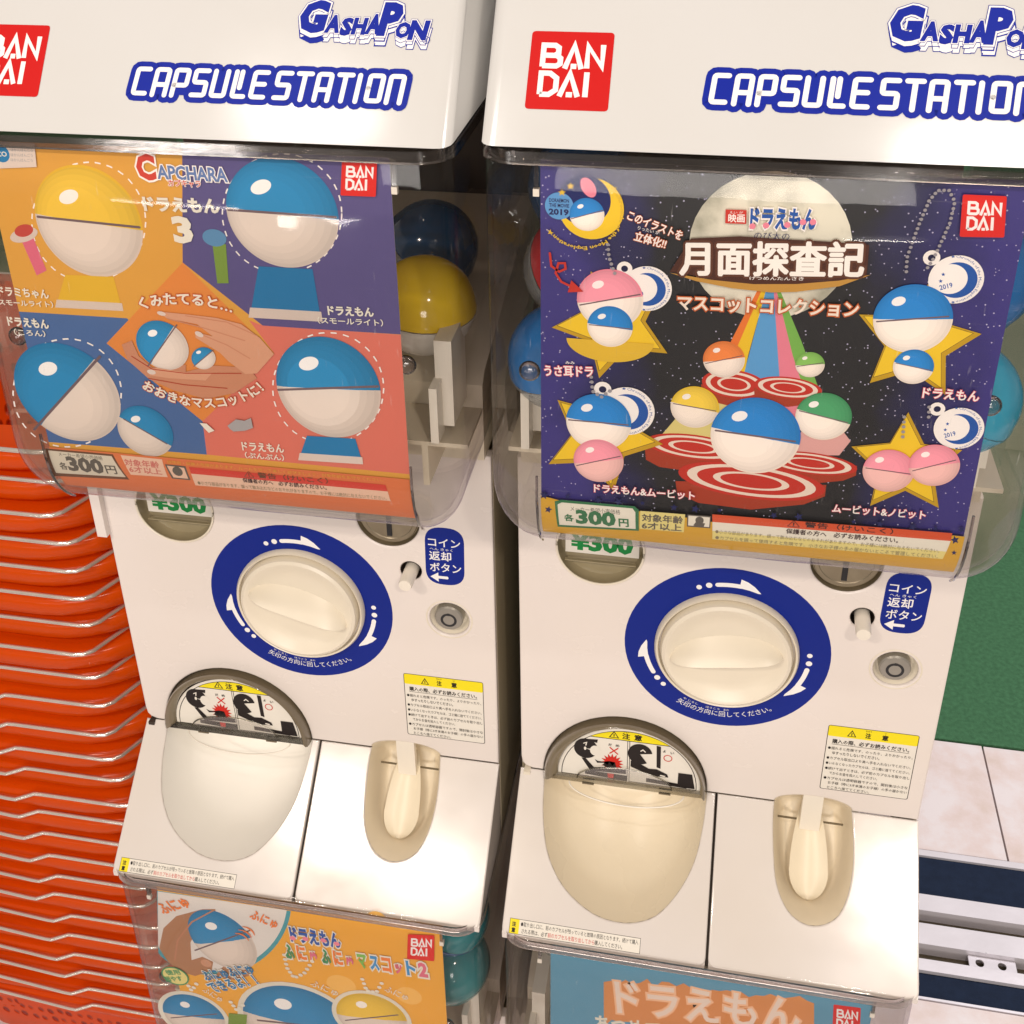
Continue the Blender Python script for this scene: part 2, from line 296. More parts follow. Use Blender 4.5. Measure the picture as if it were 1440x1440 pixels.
def tube_bm(pts, r, n=8, bm=None, closed=False):
    bm = bm or bmesh.new(); P = [Vector(p) for p in pts]; k = len(P); rings = []; up = Vector((0.013, 0.021, 1))
    for i, p in enumerate(P):
        if closed: t = (P[(i + 1) % k] - P[i - 1]).normalized()
        else: t = (P[min(i + 1, k - 1)] - P[max(i - 1, 0)]).normalized()
        s = t.cross(up)
        if s.length < .1: s = t.cross(Vector((1, 0, 0)))
        s.normalize(); u = s.cross(t)
        rings.append([bm.verts.new(p + r * (math.cos(2 * PI * j / n) * s + math.sin(2 * PI * j / n) * u)) for j in range(n)])
    for i in range(k if closed else k - 1):
        a, b = rings[i], rings[(i + 1) % k]
        for j in range(n): bm.faces.new((a[j], a[(j + 1) % n], b[(j + 1) % n], b[j]))
    if not closed: bm.faces.new(rings[0][::-1]); bm.faces.new(rings[-1])
    return bm
def plate(name, loops, thick, bev, F, m, parent):
    """flat plate with holes: loops in its own plane, rounded edges, mapped by F(u, v, h)"""
    cu = bpy.data.curves.new('plate', 'CURVE'); cu.dimensions = '2D'; cu.fill_mode = 'BOTH'
    cu.extrude = thick / 2 - bev; cu.bevel_depth = bev; cu.bevel_resolution = 2; cu.offset = -bev
    for lp in loops:
        s = cu.splines.new('POLY'); s.points.add(len(lp) - 1); s.use_cyclic_u = True
        for i, (x, y) in enumerate(lp): s.points[i].co = (x * 10, y * 10, 0, 1)
    cu.extrude *= 10; cu.bevel_depth *= 10; cu.offset *= 10
    o = bpy.data.objects.new('plate', cu); C.objects.link(o); bpy.context.view_layer.update()
    me = bpy.data.meshes.new_from_object(o.evaluated_get(bpy.context.evaluated_depsgraph_get()))
    bpy.data.objects.remove(o); me.name = name; me.materials.clear()
    for v in me.vertices:
        v.co = F(v.co.x / 10, v.co.y / 10, v.co.z / 10 - thick / 2)
    bm = bmesh.new(); bm.from_mesh(me); bmesh.ops.remove_doubles(bm, verts=bm.verts[:], dist=1e-6); bmesh.ops.recalc_face_normals(bm, faces=bm.faces[:]); bm.to_mesh(me); bm.free()
    smooth(me, 30)
    big = sorted((p.area for p in me.polygons), reverse=True)[0]
    nn = Vector(F(0, 0, 1) - F(0, 0, 0)).normalized()
    for p in me.polygons:
        if abs(p.normal.dot(nn)) > .999: p.use_smooth = False
    return link(name, me, parent, [m])
# ------------------------------------------------------------------ flat print on surfaces
TX = {}
def text_mesh(s, bold=0.0, res=2):
    k = (s, round(bold, 4))
    if k not in TX:
        cu = bpy.data.curves.new('t', 'FONT'); cu.body = s; cu.offset = bold; cu.resolution_u = 1 if len(s) > 14 else res
        o = bpy.data.objects.new('t', cu); C.objects.link(o); bpy.context.view_layer.update()
        me = bpy.data.meshes.new_from_object(o.evaluated_get(bpy.context.evaluated_depsgraph_get()))
        bpy.data.objects.remove(o)
        vs = [(v.co.x, v.co.y) for v in me.vertices]; fs = [tuple(p.vertices) for p in me.polygons]
        bpy.data.meshes.remove(me)
        if not vs: vs, fs = [(0, 0), (1, 0), (0, 1)], [(0, 1, 2)]
        TX[k] = (vs, fs, min(v[0] for v in vs), max(v[0] for v in vs), min(v[1] for v in vs), max(v[1] for v in vs))
    return TX[k]
def fillet(pts, r, seg=3, closed=False):
    out = []; n = len(pts)
    for i, p in enumerate(pts):
        if not closed and i in (0, n - 1): out.append(p); continue
        a = pts[i - 1]; b = pts[(i + 1) % n]; la = math.dist(a, p); lb = math.dist(b, p); k = min(r, la * .45, lb * .45)
        if k < 1e-9: continue
        s = (p[0] + (a[0] - p[0]) * k / la, p[1] + (a[1] - p[1]) * k / la); e = (p[0] + (b[0] - p[0]) * k / lb, p[1] + (b[1] - p[1]) * k / lb)
        for j in range(seg + 1):
            t = j / seg; out.append(((1 - t) ** 2 * s[0] + 2 * t * (1 - t) * p[0] + t * t * e[0], (1 - t) ** 2 * s[1] + 2 * t * (1 - t) * p[1] + t * t * e[1]))
    return out
def rrect(x0, y0, x1, y1, r, seg=5): return fillet([(x0, y0), (x1, y0), (x1, y1), (x0, y1)], r, seg, True)
def strip(pts, wd, closed=False, cap=True):
    """thick polyline as one mitred strip: verts, faces"""
    n = len(pts); L = []; R = []
    for i, p in enumerate(pts):
        a = pts[i - 1] if (closed or i > 0) else None; b = pts[(i + 1) % n] if (closed or i < n - 1) else None
        d1 = Vector((p[0] - a[0], p[1] - a[1])).normalized() if a else None; d2 = Vector((b[0] - p[0], b[1] - p[1])).normalized() if b else None
        if d1 is None: d1 = d2
        if d2 is None: d2 = d1
        n1 = Vector((-d1.y, d1.x)); n2 = Vector((-d2.y, d2.x)); m = (n1 + n2)
        m = m.normalized() if m.length > 1e-6 else n1
        k = min(1 / max(.35, m.dot(n1)), 2.2) * wd / 2
        L.append((p[0] + m.x * k, p[1] + m.y * k)); R.append((p[0] - m.x * k, p[1] - m.y * k))
    vs = L + R; fs = []
    for i in range(n if closed else n - 1):
        j = (i + 1) % n; fs.append((i, n + i, n + j, j))
    if cap and not closed:
        for e, q in ((0, 1), (n - 1, n - 2)):
            c = pts[e]; d = Vector((pts[e][0] - pts[q][0], pts[e][1] - pts[q][1])).normalized(); a0 = math.atan2(d.y, d.x)
            ids = []
            for j in range(1, 6):
                t = a0 - PI / 2 + PI * j / 6; vs.append((c[0] + wd / 2 * math.cos(t), c[1] + wd / 2 * math.sin(t))); ids.append(len(vs) - 1)
            lo, hi = (n + e, e) if e else (e, n + e)
            fs.append(tuple([lo] + ids + [hi]))
    return vs, fs
class Art:
    def __init__(s, F, inc=8e-6, h0=5e-5, cut=None): s.F = F; s.h = h0; s.inc = inc; s.P = []; s.cut = cut; s.done = {}
    def add(s, vs, fs, m, bump=True):
        if bump: s.h += s.inc
        s.P.append((vs, fs, m, s.h))
    def poly(s, m, pts, bump=True): s.add(list(pts), [tuple(range(len(pts)))], m, bump)
    def disc(s, m, c, rx, ry, rot=0, a0=0, a1=360, bump=True):
        k = 36 if rx > .006 else (16 if rx > .0012 else 8); full = a1 - a0 >= 360; r = math.radians(rot); pts = []
        for i in range(k if full else k + 1):
            t = math.radians(a0 + (a1 - a0) * i / k); x = rx * math.cos(t); y = ry * math.sin(t)
            pts.append((c[0] + x * math.cos(r) - y * math.sin(r), c[1] + x * math.sin(r) + y * math.cos(r)))
        s.poly(m, pts, bump)
    def line(s, m, pts, wd, closed=0, dash=0):
        if dash:
            Q = list(pts) + ([pts[0]] if closed else []); seg = []; acc = 0; on = True; cur = [Q[0]]
            for a, b in zip(Q, Q[1:]):
                L = math.dist(a, b); pos = 0
                while acc + (L - pos) >= dash:
                    pos += dash - acc; p = (a[0] + (b[0] - a[0]) * pos / L, a[1] + (b[1] - a[1]) * pos / L)
                    if on: cur.append(p); seg.append(cur)
                    cur = [p]; on = not on; acc = 0
                acc += L - pos; cur.append(b)
            s.h += s.inc
            for q in seg:
                q = [p for i, p in enumerate(q) if i == 0 or math.dist(p, q[i - 1]) > 1e-6]
                if len(q) > 1: v, f = strip(q, wd, False, False); s.add(v, f, m, False)
        else:
            v, f = strip(pts, wd, closed); s.add(v, f, m)
    def _text(s, t, m, put, bold):
        vs, fs, x0, x1, y0, y1 = text_mesh(t, bold)
        s.add([put((x - x0) / max(1e-6, x1 - x0), y, x1 - x0) for x, y in vs], fs, m)
    def text(s, t, m, p1, p2, h, om=None, ow=0., bold=.01):
        base = text_mesh(t, bold); y0, y1 = base[4], base[5]
        if all(c in 'ー－' for c in t): y0, y1 = 0, .8
        ux, uy = p2[0] - p1[0], p2[1] - p1[1]; W = math.hypot(ux, uy); ux, uy = ux / W, uy / W
        def mk(b, ow_):
            vs, fs, X0, X1, Y0, Y1 = text_mesh(t, b)
            sx = W / (base[3] - base[2]); sy = h / max(.3, (y1 - y0))
            out = []
            for x, y in vs:
                a = (x - base[2]) * sx; v = (y - y0) * sy
                out.append((p1[0] + a * ux - v * uy, p1[1] + a * uy + v * ux))
            return out, fs
        if any('\u4e00' <= c <= '\u9fff' for c in t):
            k = h / .9; V, f = mk(0, 0)
            def spread(d, col, n):
                for i in range(n):
                    a = 2 * PI * i / n; s.add([(x + d * math.cos(a), y + d * math.sin(a)) for x, y in V], f, col)
            if om: spread((bold + ow) * k, om, 12)
            if bold > .012 and h > .0018: spread(bold * k, m, 6)
            s.add(V, f, m); return
        if om: s.add(*mk(bold + ow, ow), om)
        s.add(*mk(bold, 0), m)
    def arc(s, t, m, p1, pm, p2, h, om=None, ow=0, bold=.01):
        ax, ay = p1; bx, by = pm; cx, cy = p2
        d = 2 * (ax * (by - cy) + bx * (cy - ay) + cx * (ay - by))
        ux = ((ax * ax + ay * ay) * (by - cy) + (bx * bx + by * by) * (cy - ay) + (cx * cx + cy * cy) * (ay - by)) / d
        uy = ((ax * ax + ay * ay) * (cx - bx) + (bx * bx + by * by) * (ax - cx) + (cx * cx + cy * cy) * (bx - ax)) / d
        R = math.hypot(ax - ux, ay - uy); a1 = math.atan2(ay - uy, ax - ux); am = math.atan2(by - uy, bx - ux); a2 = math.atan2(cy - uy, cx - ux)
        def norm(a, ref, sg):
            while sg * (a - ref) < 0: a += sg * 2 * PI
            while sg * (a - ref) > 2 * PI: a -= sg * 2 * PI
            return a
        sg = 1
        m1, e1 = norm(am, a1, 1), norm(a2, a1, 1)
        if m1 > e1: sg = -1; e1 = norm(a2, a1, -1)
        base = text_mesh(t, bold)
        if any('\u4e00' <= c <= '\u9fff' for c in t): bold = 0
        base = text_mesh(t, bold)
        def mk(b):
            vs, fs, *_ = text_mesh(t, b); W = base[3] - base[2]; H = base[5] - base[4]; out = []
            for x, y in vs:
                a = a1 + (e1 - a1) * (x - base[2]) / W; v = (y - base[4]) / H * h; r = R - sg * v
                out.append((ux + r * math.cos(a), uy + r * math.sin(a)))
            return out, fs
        if om: s.add(*mk(bold + ow), om)
        s.add(*mk(bold), m)
    def maker(s, q, red='p_logored'):
        """square red badge with the maker's name in two rows; q = TL, TR, BR, BL"""
        TL, TR, BR, BL = q
        B = lambda u, v: tuple((1 - v) * ((1 - u) * BL[i] + u * BR[i]) + v * ((1 - u) * TL[i] + u * TR[i]) for i in (0, 1))
        s.poly(red, [B(*p) for p in rrect(0, 0, 1, 1, .05)])
        T = .066
        for pts in ([(.16, .545), (.16, .82), (.30, .82), (.345, .79), (.345, .72), (.30, .69), (.19, .69)], [(.25, .69), (.33, .69), (.375, .655), (.375, .585), (.33, .555), (.16, .555)],
                    [(.435, .525), (.535, .825), (.635, .525)], [(.505, .556), (.575, .556)], [(.70, .535), (.70, .82), (.88, .56), (.88, .84)],
                    [(.16, .19), (.16, .46), (.27, .46), (.35, .40), (.35, .25), (.27, .19), (.16, .19)], [(.40, .17), (.51, .465), (.62, .17)], [(.48, .195), (.555, .195)], [(.71, .17), (.71, .485)]):
            v, f = strip(pts, T, False, False); s.add([B(*p) for p in v], f, 'p_logowhite')
    def build(s, name, parent):
        slots = []; bm = bmesh.new()
        for vs, fs, m, h in s.P:
            b2 = bmesh.new(); V = [b2.verts.new((x, y, 0)) for x, y in vs]
            for f in fs:
                try: b2.faces.new([V[i] for i in f])
                except ValueError: pass
            if max((len(f) for f in fs), default=0) > 4: bmesh.ops.triangulate(b2, faces=[f for f in b2.faces if len(f.verts) > 4])
            if s.cut:
                lo = min(v[1] for v in vs)
                c = s.cut[0]
                while c > max(lo, s.cut[1]):
                    bmesh.ops.bisect_plane(b2, geom=b2.verts[:] + b2.edges[:] + b2.faces[:], plane_co=(0, c, 0), plane_no=(0, 1, 0)); c -= .0045
            if m not in slots: slots.append(m)
            mi = slots.index(m); mp = {}
            for v in b2.verts: mp[v] = bm.verts.new(s.F(v.co.x, v.co.y, h))
            for f in b2.faces:
                if f.normal.z < 0 or f.calc_area() < 1e-14: vv = [mp[v] for v in f.verts][::-1]
                else: vv = [mp[v] for v in f.verts]
                nf = bm.faces.new(vv); nf.material_index = mi
            b2.free()
        me = bpy.data.meshes.new(name); bm.to_mesh(me); bm.free(); s.P = []
        return link(name, me, parent, slots)
# ------------------------------------------------------------------ surfaces of a machine (machine frame: x right, y inward, z up; panel at y = 0)
def F_panel(y=0.0): return lambda u, v, h: Vector((u, y - h, v))
SY, SZ = -0.0904 / 0.11894, -0.0773 / 0.11894
def F_slope(u, v, h): s = -v; return Vector((u, SY * s + SZ * h, SZ * s - SY * h))
HD, HZ = 0.618, 0.786
def F_head(u, v, h): return Vector((u, -0.0910 + HD * v - HZ * h, 0.533 + HZ * v + HD * h))
Y0, YC, ZC, RY, RZ, ZT = -.0905, -.049, .325, .0415, .0525, .528
ARC = [0.0]; _pp = (Y0, ZC)
for i in range(1, 61):
    p_ = PI / 2 * i / 60; q_ = (YC - RY * math.cos(p_), ZC - RZ * math.sin(p_)); ARC.append(ARC[-1] + math.dist(_pp, q_)); _pp = q_
def F_card(u, v, h):
    s = -v
    if s <= ZT - ZC: return Vector((u, Y0 - h, ZT - s))
    d = s - (ZT - ZC); i = 0
    while i < 59 and ARC[i + 1] < d: i += 1
    t = (i + (d - ARC[i]) / (ARC[i + 1] - ARC[i])) / 60; p = PI / 2 * t
    return Vector((u, YC - (RY + h) * math.cos(p), ZC - (RZ + h) * math.sin(p)))
# ------------------------------------------------------------------ capsule machine
CH_C, CH_RX, CH_RZ = .0815, .0628, .0650        # chute arch
CO_C, CO_RX, CO_RZ = .2232, .0282, .0100        # coin arch
chuteU = [(.0192, 0), (.0203, .009), (.0218, .0295), (.0272, .0546), (.0372, .0732), (.0500, .0858), (.0668, .0951), (.0830, .0982), (.0985, .0968), (.1131, .0902), (.1252, .0766), (.1342, .0609), (.1401, .0439), (.1432, .0236), (.1443, .009), (.1443, 0)]
coinU = [(.1950, 0), (.1946, .012), (.1956, .0310), (.1980, .0521), (.2030, .0662), (.2110, .0763), (.2225, .0809), (.2341, .0788), (.2436, .0715), (.2497, .0578), (.2528, .0402), (.2530, .0200), (.2514, 0)]
def densify(pts, k=3):
    """Catmull-Rom through the points"""
    out = []; n = len(pts)
    for i in range(n - 1):
        p0, p1, p2, p3 = pts[max(i - 1, 0)], pts[i], pts[i + 1], pts[min(i + 2, n - 1)]
        for j in range(k):
            t = j / k
            out.append(tuple(.5 * (2 * p1[a] + (-p0[a] + p2[a]) * t + (2 * p0[a] - 5 * p1[a] + 4 * p2[a] - p3[a]) * t * t + (-p0[a] + 3 * p1[a] - 3 * p2[a] + p3[a]) * t ** 3) for a in (0, 1)))
    return out + [pts[-1]]
def circ(cx, cz, r, n=40): return [(cx + r * math.cos(2 * PI * i / n), cz + r * math.sin(2 * PI * i / n)) for i in range(n)]
def arch(cx, rx, rz, n=28): return [(cx + rx * math.cos(PI * i / n), rz * math.sin(PI * i / n)) for i in range(n + 1)]

def case_ring(inset, y_back=.205, r=.020, x0=.0005, x1=.2995, yf=-.094):
    """plan path of the clear case from back left round the front to back right"""
    pts = []; rr = max(.004, r - inset * .5); x0 += inset; x1 -= inset; yf += inset
    pts.append((x0, y_back)); pts.append((x0, .05))
    for i in range(9): a = PI + PI / 2 * i / 8; pts.append((x0 + rr + rr * math.cos(a), yf + rr + rr * math.sin(a)))
    for i in range(9): a = -PI / 2 + PI / 2 * i / 8; pts.append((x1 - rr + rr * math.cos(a), yf + rr + rr * math.sin(a)))
    pts.append((x1, .05)); pts.append((x1, y_back))
    return pts
def case_shell(name, off, m, parent):
    bm = bmesh.new(); rings = []
    lv = [(.5325, .006), (.5305, .0018), (.527, 0)] + [(.527 - (.527 - ZC) * i / 6, 0) for i in range(1, 7)]
    for i in range(1, 11):
        p = PI / 2 * i / 10; lv.append((ZC - .055 * math.sin(p), .045 * (1 - math.cos(p))))
    for z, ins in lv:
        zz = z + off if z < ZC - .001 else z
        rings.append([bm.verts.new((x, y, zz)) for x, y in case_ring(ins + off)])
    for a, b in zip(rings, rings[1:]):
        for i in range(len(a) - 1): bm.faces.new((a[i], a[i + 1], b[i + 1], b[i]))
    L = rings[-1]; n = len(L)
    for i in range(n // 2 - 1): bm.faces.new((L[i], L[i + 1], L[n - 2 - i], L[n - 1 - i]))
    return from_bm(name, bm, m, parent, ang=50)

def build_machine(name, label, group, header=True, knob_turn=0.0, side='R'):
    sdx, sdv, gdx = (.0010, .0, .0042) if side == 'L' else (-.0045, .0028, -.0070)
    T = thing(name, label, 'capsule machine', group=group)
    # -- panel with its openings
    ol = [(.299, 0)] + [(.2514, 0)] + [p for p in arch(CO_C, CO_RX, CO_RZ)][1:-1] + [(.1950, 0), (.1443, 0)] + [p for p in arch(CH_C, CH_RX, CH_RZ)][1:-1] + [(.0187, 0)]
    ol += [(.010, 0), (.0045, .002), (.0018, .0055), (.001, .012), (.001, .2875), (.299, .2875)]
    price_c = (.0585, .2185)
    holes = [circ(*price_c, .0305), circ(.2225, .2265, .0235), circ(.2375, .1830, .0079, 24), circ(.2645, .1412, .0150, 32)]
    panel = plate('panel', [ol] + holes, .010, .0014, F_panel(0), 'panel_white', T)
    # -- ring label round the knob
    kc = (.1494, .1416); A = Art(F_panel(0))
    ring = []; n = 72
    vs = [(kc[0] + r * math.cos(2 * PI * i / n), kc[1] + r * math.sin(2 * PI * i / n)) for r in (.0717, .0500) for i in range(n)]
    A.add(vs, [(i, (i + 1) % n, n + (i + 1) % n, n + i) for i in range(n)], 'p_ringblue')
    P = lambda ang, r: (kc[0] + r * math.cos(math.radians(ang)), kc[1] + r * math.sin(math.radians(ang)))
    for sh in (0, -109.4, -250.3):
        A.disc('p_logowhite', P(112.5 + sh, .0573), .0019, .0019); A.disc('p_logowhite', P(105.4 + sh, .0575), .0022, .0022)
        A.line('p_logowhite', [P(99.5 + sh - i * 3.2, .0574) for i in range(6)], .0034)
        A.poly('p_logowhite', [P(84.5 + sh, .0560), P(84.5 + sh, .0635), P(80 + sh, .0622), P(75 + sh, .0598), P(69 + sh, .0562), P(71 + sh, .0555), P(77 + sh, .0557)])
    A.arc('矢印の方向に回してください。', 'p_logowhite', P(-121, .0632), P(-88, .0632), P(-55, .0632), .0052, bold=.02)
    A.arc('や じるし', 'p_logowhite', P(-119, .0572), P(-113, .0572), P(-107, .0572), .0017, bold=.0); A.arc('ほうこう', 'p_logowhite', P(-101, .0572), P(-96, .0572), P(-91, .0572), .0017, bold=.0); A.arc('まわ', 'p_logowhite', P(-88, .0572), P(-86, .0572), P(-84, .0572), .0017, bold=.0)
    A.build('ring_label', T)
    # -- knob
    base = from_bm('knob_base', lathe_bm([(.0503, -.001), (.0503, .003), (.0490, .0052), (.0478, .0045), (.0472, .0015), (.0466, -.002)], kc[0], 0, kc[1], 64), 'cream', T)
    knob = bpy.data.objects.new('knob', None)
    kb = lathe_bm([(.0460, -.002), (.0462, .0035), (.0448, .0075), (.0425, .0088), (.0400, .0080), (.0350, .0045), (.026, .0028), (.012, .0022), (0, .0020)], 0, 0, 0, 64)
    kn = from_bm('knob', kb, 'cream', T, ang=40)
    kn.location = (kc[0], -.0005, kc[1]); kn.rotation_euler = (0, -math.radians(knob_turn), 0)
    gb = bmesh.new(); NX, NS = 40, 12; L = .0405; G_ = []
    for i in range(NX + 1):
        x = -L + 2 * L * i / NX; u = x / L; wd = .0150 * math.sqrt(max(0, 1 - u * u)) + .0004; hh = .0150 * max(0.0, 1 - abs(u) ** 5) ** .5 + .0030
        row = []
        for j in range(NS + 1):
            s_ = -1 + 2 * j / NS
            prof = 1 - (math.sqrt(s_ * s_ + .0006) - .0245) / .976
            row.append(gb.verts.new((x, -(.0022 + (hh - .0022) * prof), s_ * wd)))
        G_.append(row)
    for i in range(NX):
        for j in range(NS): gb.faces.new((G_[i][j], G_[i + 1][j], G_[i + 1][j + 1], G_[i][j + 1]))
    from_bm('grip', gb, 'cream', kn, ang=28)
    # -- price window
    pw = from_bm('price_window', lathe_bm([(.0304, -.0005), (.0302, -.006), (.0285, -.009), (0, -.0105)], price_c[0], 0, price_c[1], 48), 'window_back', T)
    A = Art(F_panel(.0065), h0=0)
    A.poly('p_stickwhite', [(.0335, .2085), (.0850, .2085), (.0850, .2300), (.0335, .2300)])
    A.text('¥300', 'p_priceg', (.0362, .2105), (.0808, .2105), .0155, bold=.055)
    A.build('printed_text', pw)
    box('label_ledge', .0335, .0835, .0035, .0060, .2030, .2040, 'window_back', pw)
    from_bm('window_rim', tube_bm([(price_c[0] + .0303 * math.cos(2 * PI * i / 48), -.0003, price_c[1] + .0303 * math.sin(2 * PI * i / 48)) for i in range(48)], .0008, 6, closed=True), 'cream', pw)
    # -- coin slot
    cs = from_bm('coin_slot', lathe_bm([(.0234, -.001), (.0222, -.0042), (.0218, -.0042), (.0212, -.0030), (.0185, -.0030), (.0180, -.0034), (0, -.0034)], .2225, 0, .2265, 48), 'slot_metal', T, ang=20)
    box('slit', .2206, .2243, .0026, .0040, .2105, .2450, 'black', cs)
    # -- return button with its label
    from_bm('button_hole', lathe_bm([(.0079, -.0003), (.0076, -.010), (0, -.011)], .2375, 0, .1830, 24), 'dark', T)
    bb = lathe_bm([(.0052, -.009), (.0052, .0145), (.0046, .0163), (0, .0168)], 0, 0, 0, 24)
    rb = from_bm('return_button', bb, 'cream_light', T); rb.location = (.2375, 0, .1826); rb.rotation_euler = (math.radians(2), 0, math.radians(-1.5))
    A = Art(F_panel(0)); cz = .1990
    A.poly('p_ringblue', [(p[0] + (p[1] - cz) * .02, p[1]) for p in rrect(.2490, cz - .0255, .2778, cz + .0255, .0144, 8)])
    A.text('コイン', 'p_logowhite', (.2515, cz + .0085), (.2752, cz + .0085), .0072, bold=.01)
    A.text('へん きゃく', 'p_logowhite', (.2525, cz + .0050), (.2695, cz + .0050), .0022, bold=.0)
    A.text('返却', 'p_logowhite', (.2518, cz - .0040), (.2682, cz - .0040), .0082, bold=.015)
    A.text('ボタン', 'p_logowhite', (.2520, cz - .0140), (.2752, cz - .0140), .0080, bold=.01)
    A.poly('p_logowhite', [(.2520, cz - .0190), (.2580, cz - .0148), (.2580, cz - .0178), (.2650, cz - .0178), (.2655, cz - .0190), (.2650, cz - .0202), (.2580, cz - .0202), (.2580, cz - .0232)])
    A.build('button_label', T)
    # -- lock
    lk = from_bm('lock_well', lathe_bm([(.0178, .0001), (.0170, .0003), (.0150, -.0020), (.0128, -.0080), (.0120, -.0085), (0, -.0086)], .2645, 0, .1412, 40), 'cream', T, ang=60)
    lc = from_bm('lock_cylinder', lathe_bm([(.0108, -.0085), (.0108, -.0010), (.0098, .0002), (.0060, .0004), (0, .0004)], .2641, 0, .1418, 40), 'lock_metal', T, ang=30)
    A = Art(F_panel(-.0004)); A.line('black', circ(.2641, .1408, .0052, 28), .0019, 1); A.poly('black', [(.2632, .1448), (.2650, .1448), (.2650, .1472), (.2632, .1472)]); A.build('key_ring', lc)
    # -- caution sticker
    A = Art(F_panel(0)); x0, x1, z0, z1 = .2259, .2886, .0195, .0833
    A.poly('p_ink', rrect(x0, z0, x1, z1, .002)); A.poly('p_stickwhite', rrect(x0 + .0005, z0 + .0005, x1 - .0005, z1 - .0005, .0017))
    A.poly('p_stickyellow', rrect(x0 + .0005, z1 - .0105, x1 - .0005, z1 - .0005, .0012))
    A.poly('p_ink', [(.2395, z1 - .0090), (.2460, z1 - .0090), (.24275, z1 - .0025)]); A.poly('p_stickyellow', [(.2405, z1 - .0084), (.2450, z1 - .0084), (.24275, z1 - .0040)]); A.line('p_ink', [(.24275, z1 - .0078), (.24275, z1 - .0055)], .0007)
    A.text('注', 'p_ink', (.2520, z1 - .0088), (.2560, z1 - .0088), .0052, bold=.03); A.text('意', 'p_ink', (.2635, z1 - .0088), (.2680, z1 - .0088), .0052, bold=.03)
    A.text('ちゅう', 'p_ink', (.2520, z1 - .0026), (.2560, z1 - .0026), .0014); A.text('い', 'p_ink', (.2650, z1 - .0026), (.2664, z1 - .0026), .0013)
    A.text('購入の際、必ずお読みください。', 'p_ink', (.2300, z1 - .0172), (.2835, z1 - .0172), .0044, bold=.015)
    A.line('p_ink', [(.2300, z1 - .0180), (.2835, z1 - .0180)], .0003)
    rows = [('●揺れると危険です。のったり、よりかかったり、', .2265, .2875), ('ゆすったりしないでください。', .2300, .2650), ('●カプセル取出口より奥へ手を入れないでください。', .2265, .2875),
            ('●いらなくなったカプセルは、ゴミ箱に捨ててください。', .2265, .2875), ('●続けて出すときは、必ず前のカプセルを取り出し', .2265, .2880), ('てからお金を投入してください。', .2300, .2660),
            ('●カプセルは透明容器ですので、開封後は小さな', .2265, .2880), ('お子様（特に3才未満のお子様）の手の届かない', .2300, .2880), ('ところへ捨ててください。', .2300, .2620)]
    zz = z1 - .0228
    for t_, a_, b_ in rows:
        if t_[0] == '●': zz -= .0006
        A.text(t_, 'p_ink', (a_ + .0012, zz), (b_ - .0008, zz), .0030, bold=.005); zz -= .0046
    A.build('caution_sticker', T)
    # -- capsule chute: dome frame, caution print set in it, bar, frosted flap
    fr = bmesh.new(); outer = arch(CH_C, CH_RX - .0004, CH_RZ - .0004, 40); inner = arch(.0850, .0538, .0520, 40); rows_ = []
    for (t, dy) in ((-.012, .004), (0, -.0004), (.04, -.0045), (.12, -.0078), (.3, -.0100), (.55, -.0104), (.8, -.0092), (.93, -.0078), (1, -.0052)):
        rows_.append([fr.verts.new((o_[0] * (1 - t) + i_[0] * t, dy, (o_[1] - .002) * (1 - t) + (i_[1] + .0078) * t + .003 * min(1, max(0, t) * 8) * (o_[1] / .065))) for o_, i_ in zip(outer, inner)])
    for a_, b_ in zip(rows_, rows_[1:]):
        for i in range(40): fr.faces.new((a_[i], a_[i + 1], b_[i + 1], b_[i]))
    dome = from_bm('chute_frame', fr, 'smoke', T, ang=60)
    A = Art(F_panel(-.0056)); cx_, rx_, rz_ = .0850, .0540, .0520
    half = lambda k, zb: [(cx_ + rx_ * k * math.cos(PI * i / 30), .0078 + rz_ * k * math.sin(PI * i / 30)) for i in range(31)] + [(cx_ - rx_ * k, zb), (cx_ + rx_ * k, zb)]
    A.poly('p_stickwhite', half(1, .0040)); A.poly('p_ink', half(.955, .0060)); A.poly('p_stickwhite', half(.943, .0065))
    fan = lambda m, c, pts: A.add([c] + pts, [(0, i_ + 1, i_ + 2) for i_ in range(len(pts) - 1)], m)
    a0_ = math.degrees(math.asin((.0475 - .0078) / (rz_ * .943)))
    cap = [(cx_ + rx_ * .943 * math.cos(math.radians(a0_ + (180 - 2 * a0_) * i_ / 20)), .0078 + rz_ * .943 * math.sin(math.radians(a0_ + (180 - 2 * a0_) * i_ / 20))) for i_ in range(21)]
    A.poly('p_ink', cap); k_ = .985; A.poly('p_stickyellow', [(cx_ + (x - cx_) * .975, .0482 + (z - .0475) * .92) for x, z in cap])
    A.poly('p_ink', [(.0690, .0492), (.0770, .0492), (.0730, .0562)]); A.poly('p_stickyellow', [(.0703, .0499), (.0757, .0499), (.0730, .0548)]); A.line('p_ink', [(.0730, .0508), (.0730, .0530)], .0008)
    A.text('注', 'p_ink', (.0790, .0492), (.0850, .0492), .0062, bold=.03); A.text('意', 'p_ink', (.0880, .0492), (.0940, .0492), .0062, bold=.03)
    A.text('ちゅう', 'p_ink', (.0800, .0560), (.0842, .0560), .0013)
    A.line('p_ink', [(.0842, .0475), (.0848, .0050)], .0020); A.line('p_stickwhite', [(.0842, .0472), (.0848, .0050)], .0010)
    def pictohead(cx, cz, r, ang, gape):
        fan('p_ink', (cx, cz), [(cx + r * math.cos(math.radians(ang + gape + (360 - 2 * gape) * i_ / 36)), cz + r * 1.12 * math.sin(math.radians(ang + gape + (360 - 2 * gape) * i_ / 36))) for i_ in range(37)])
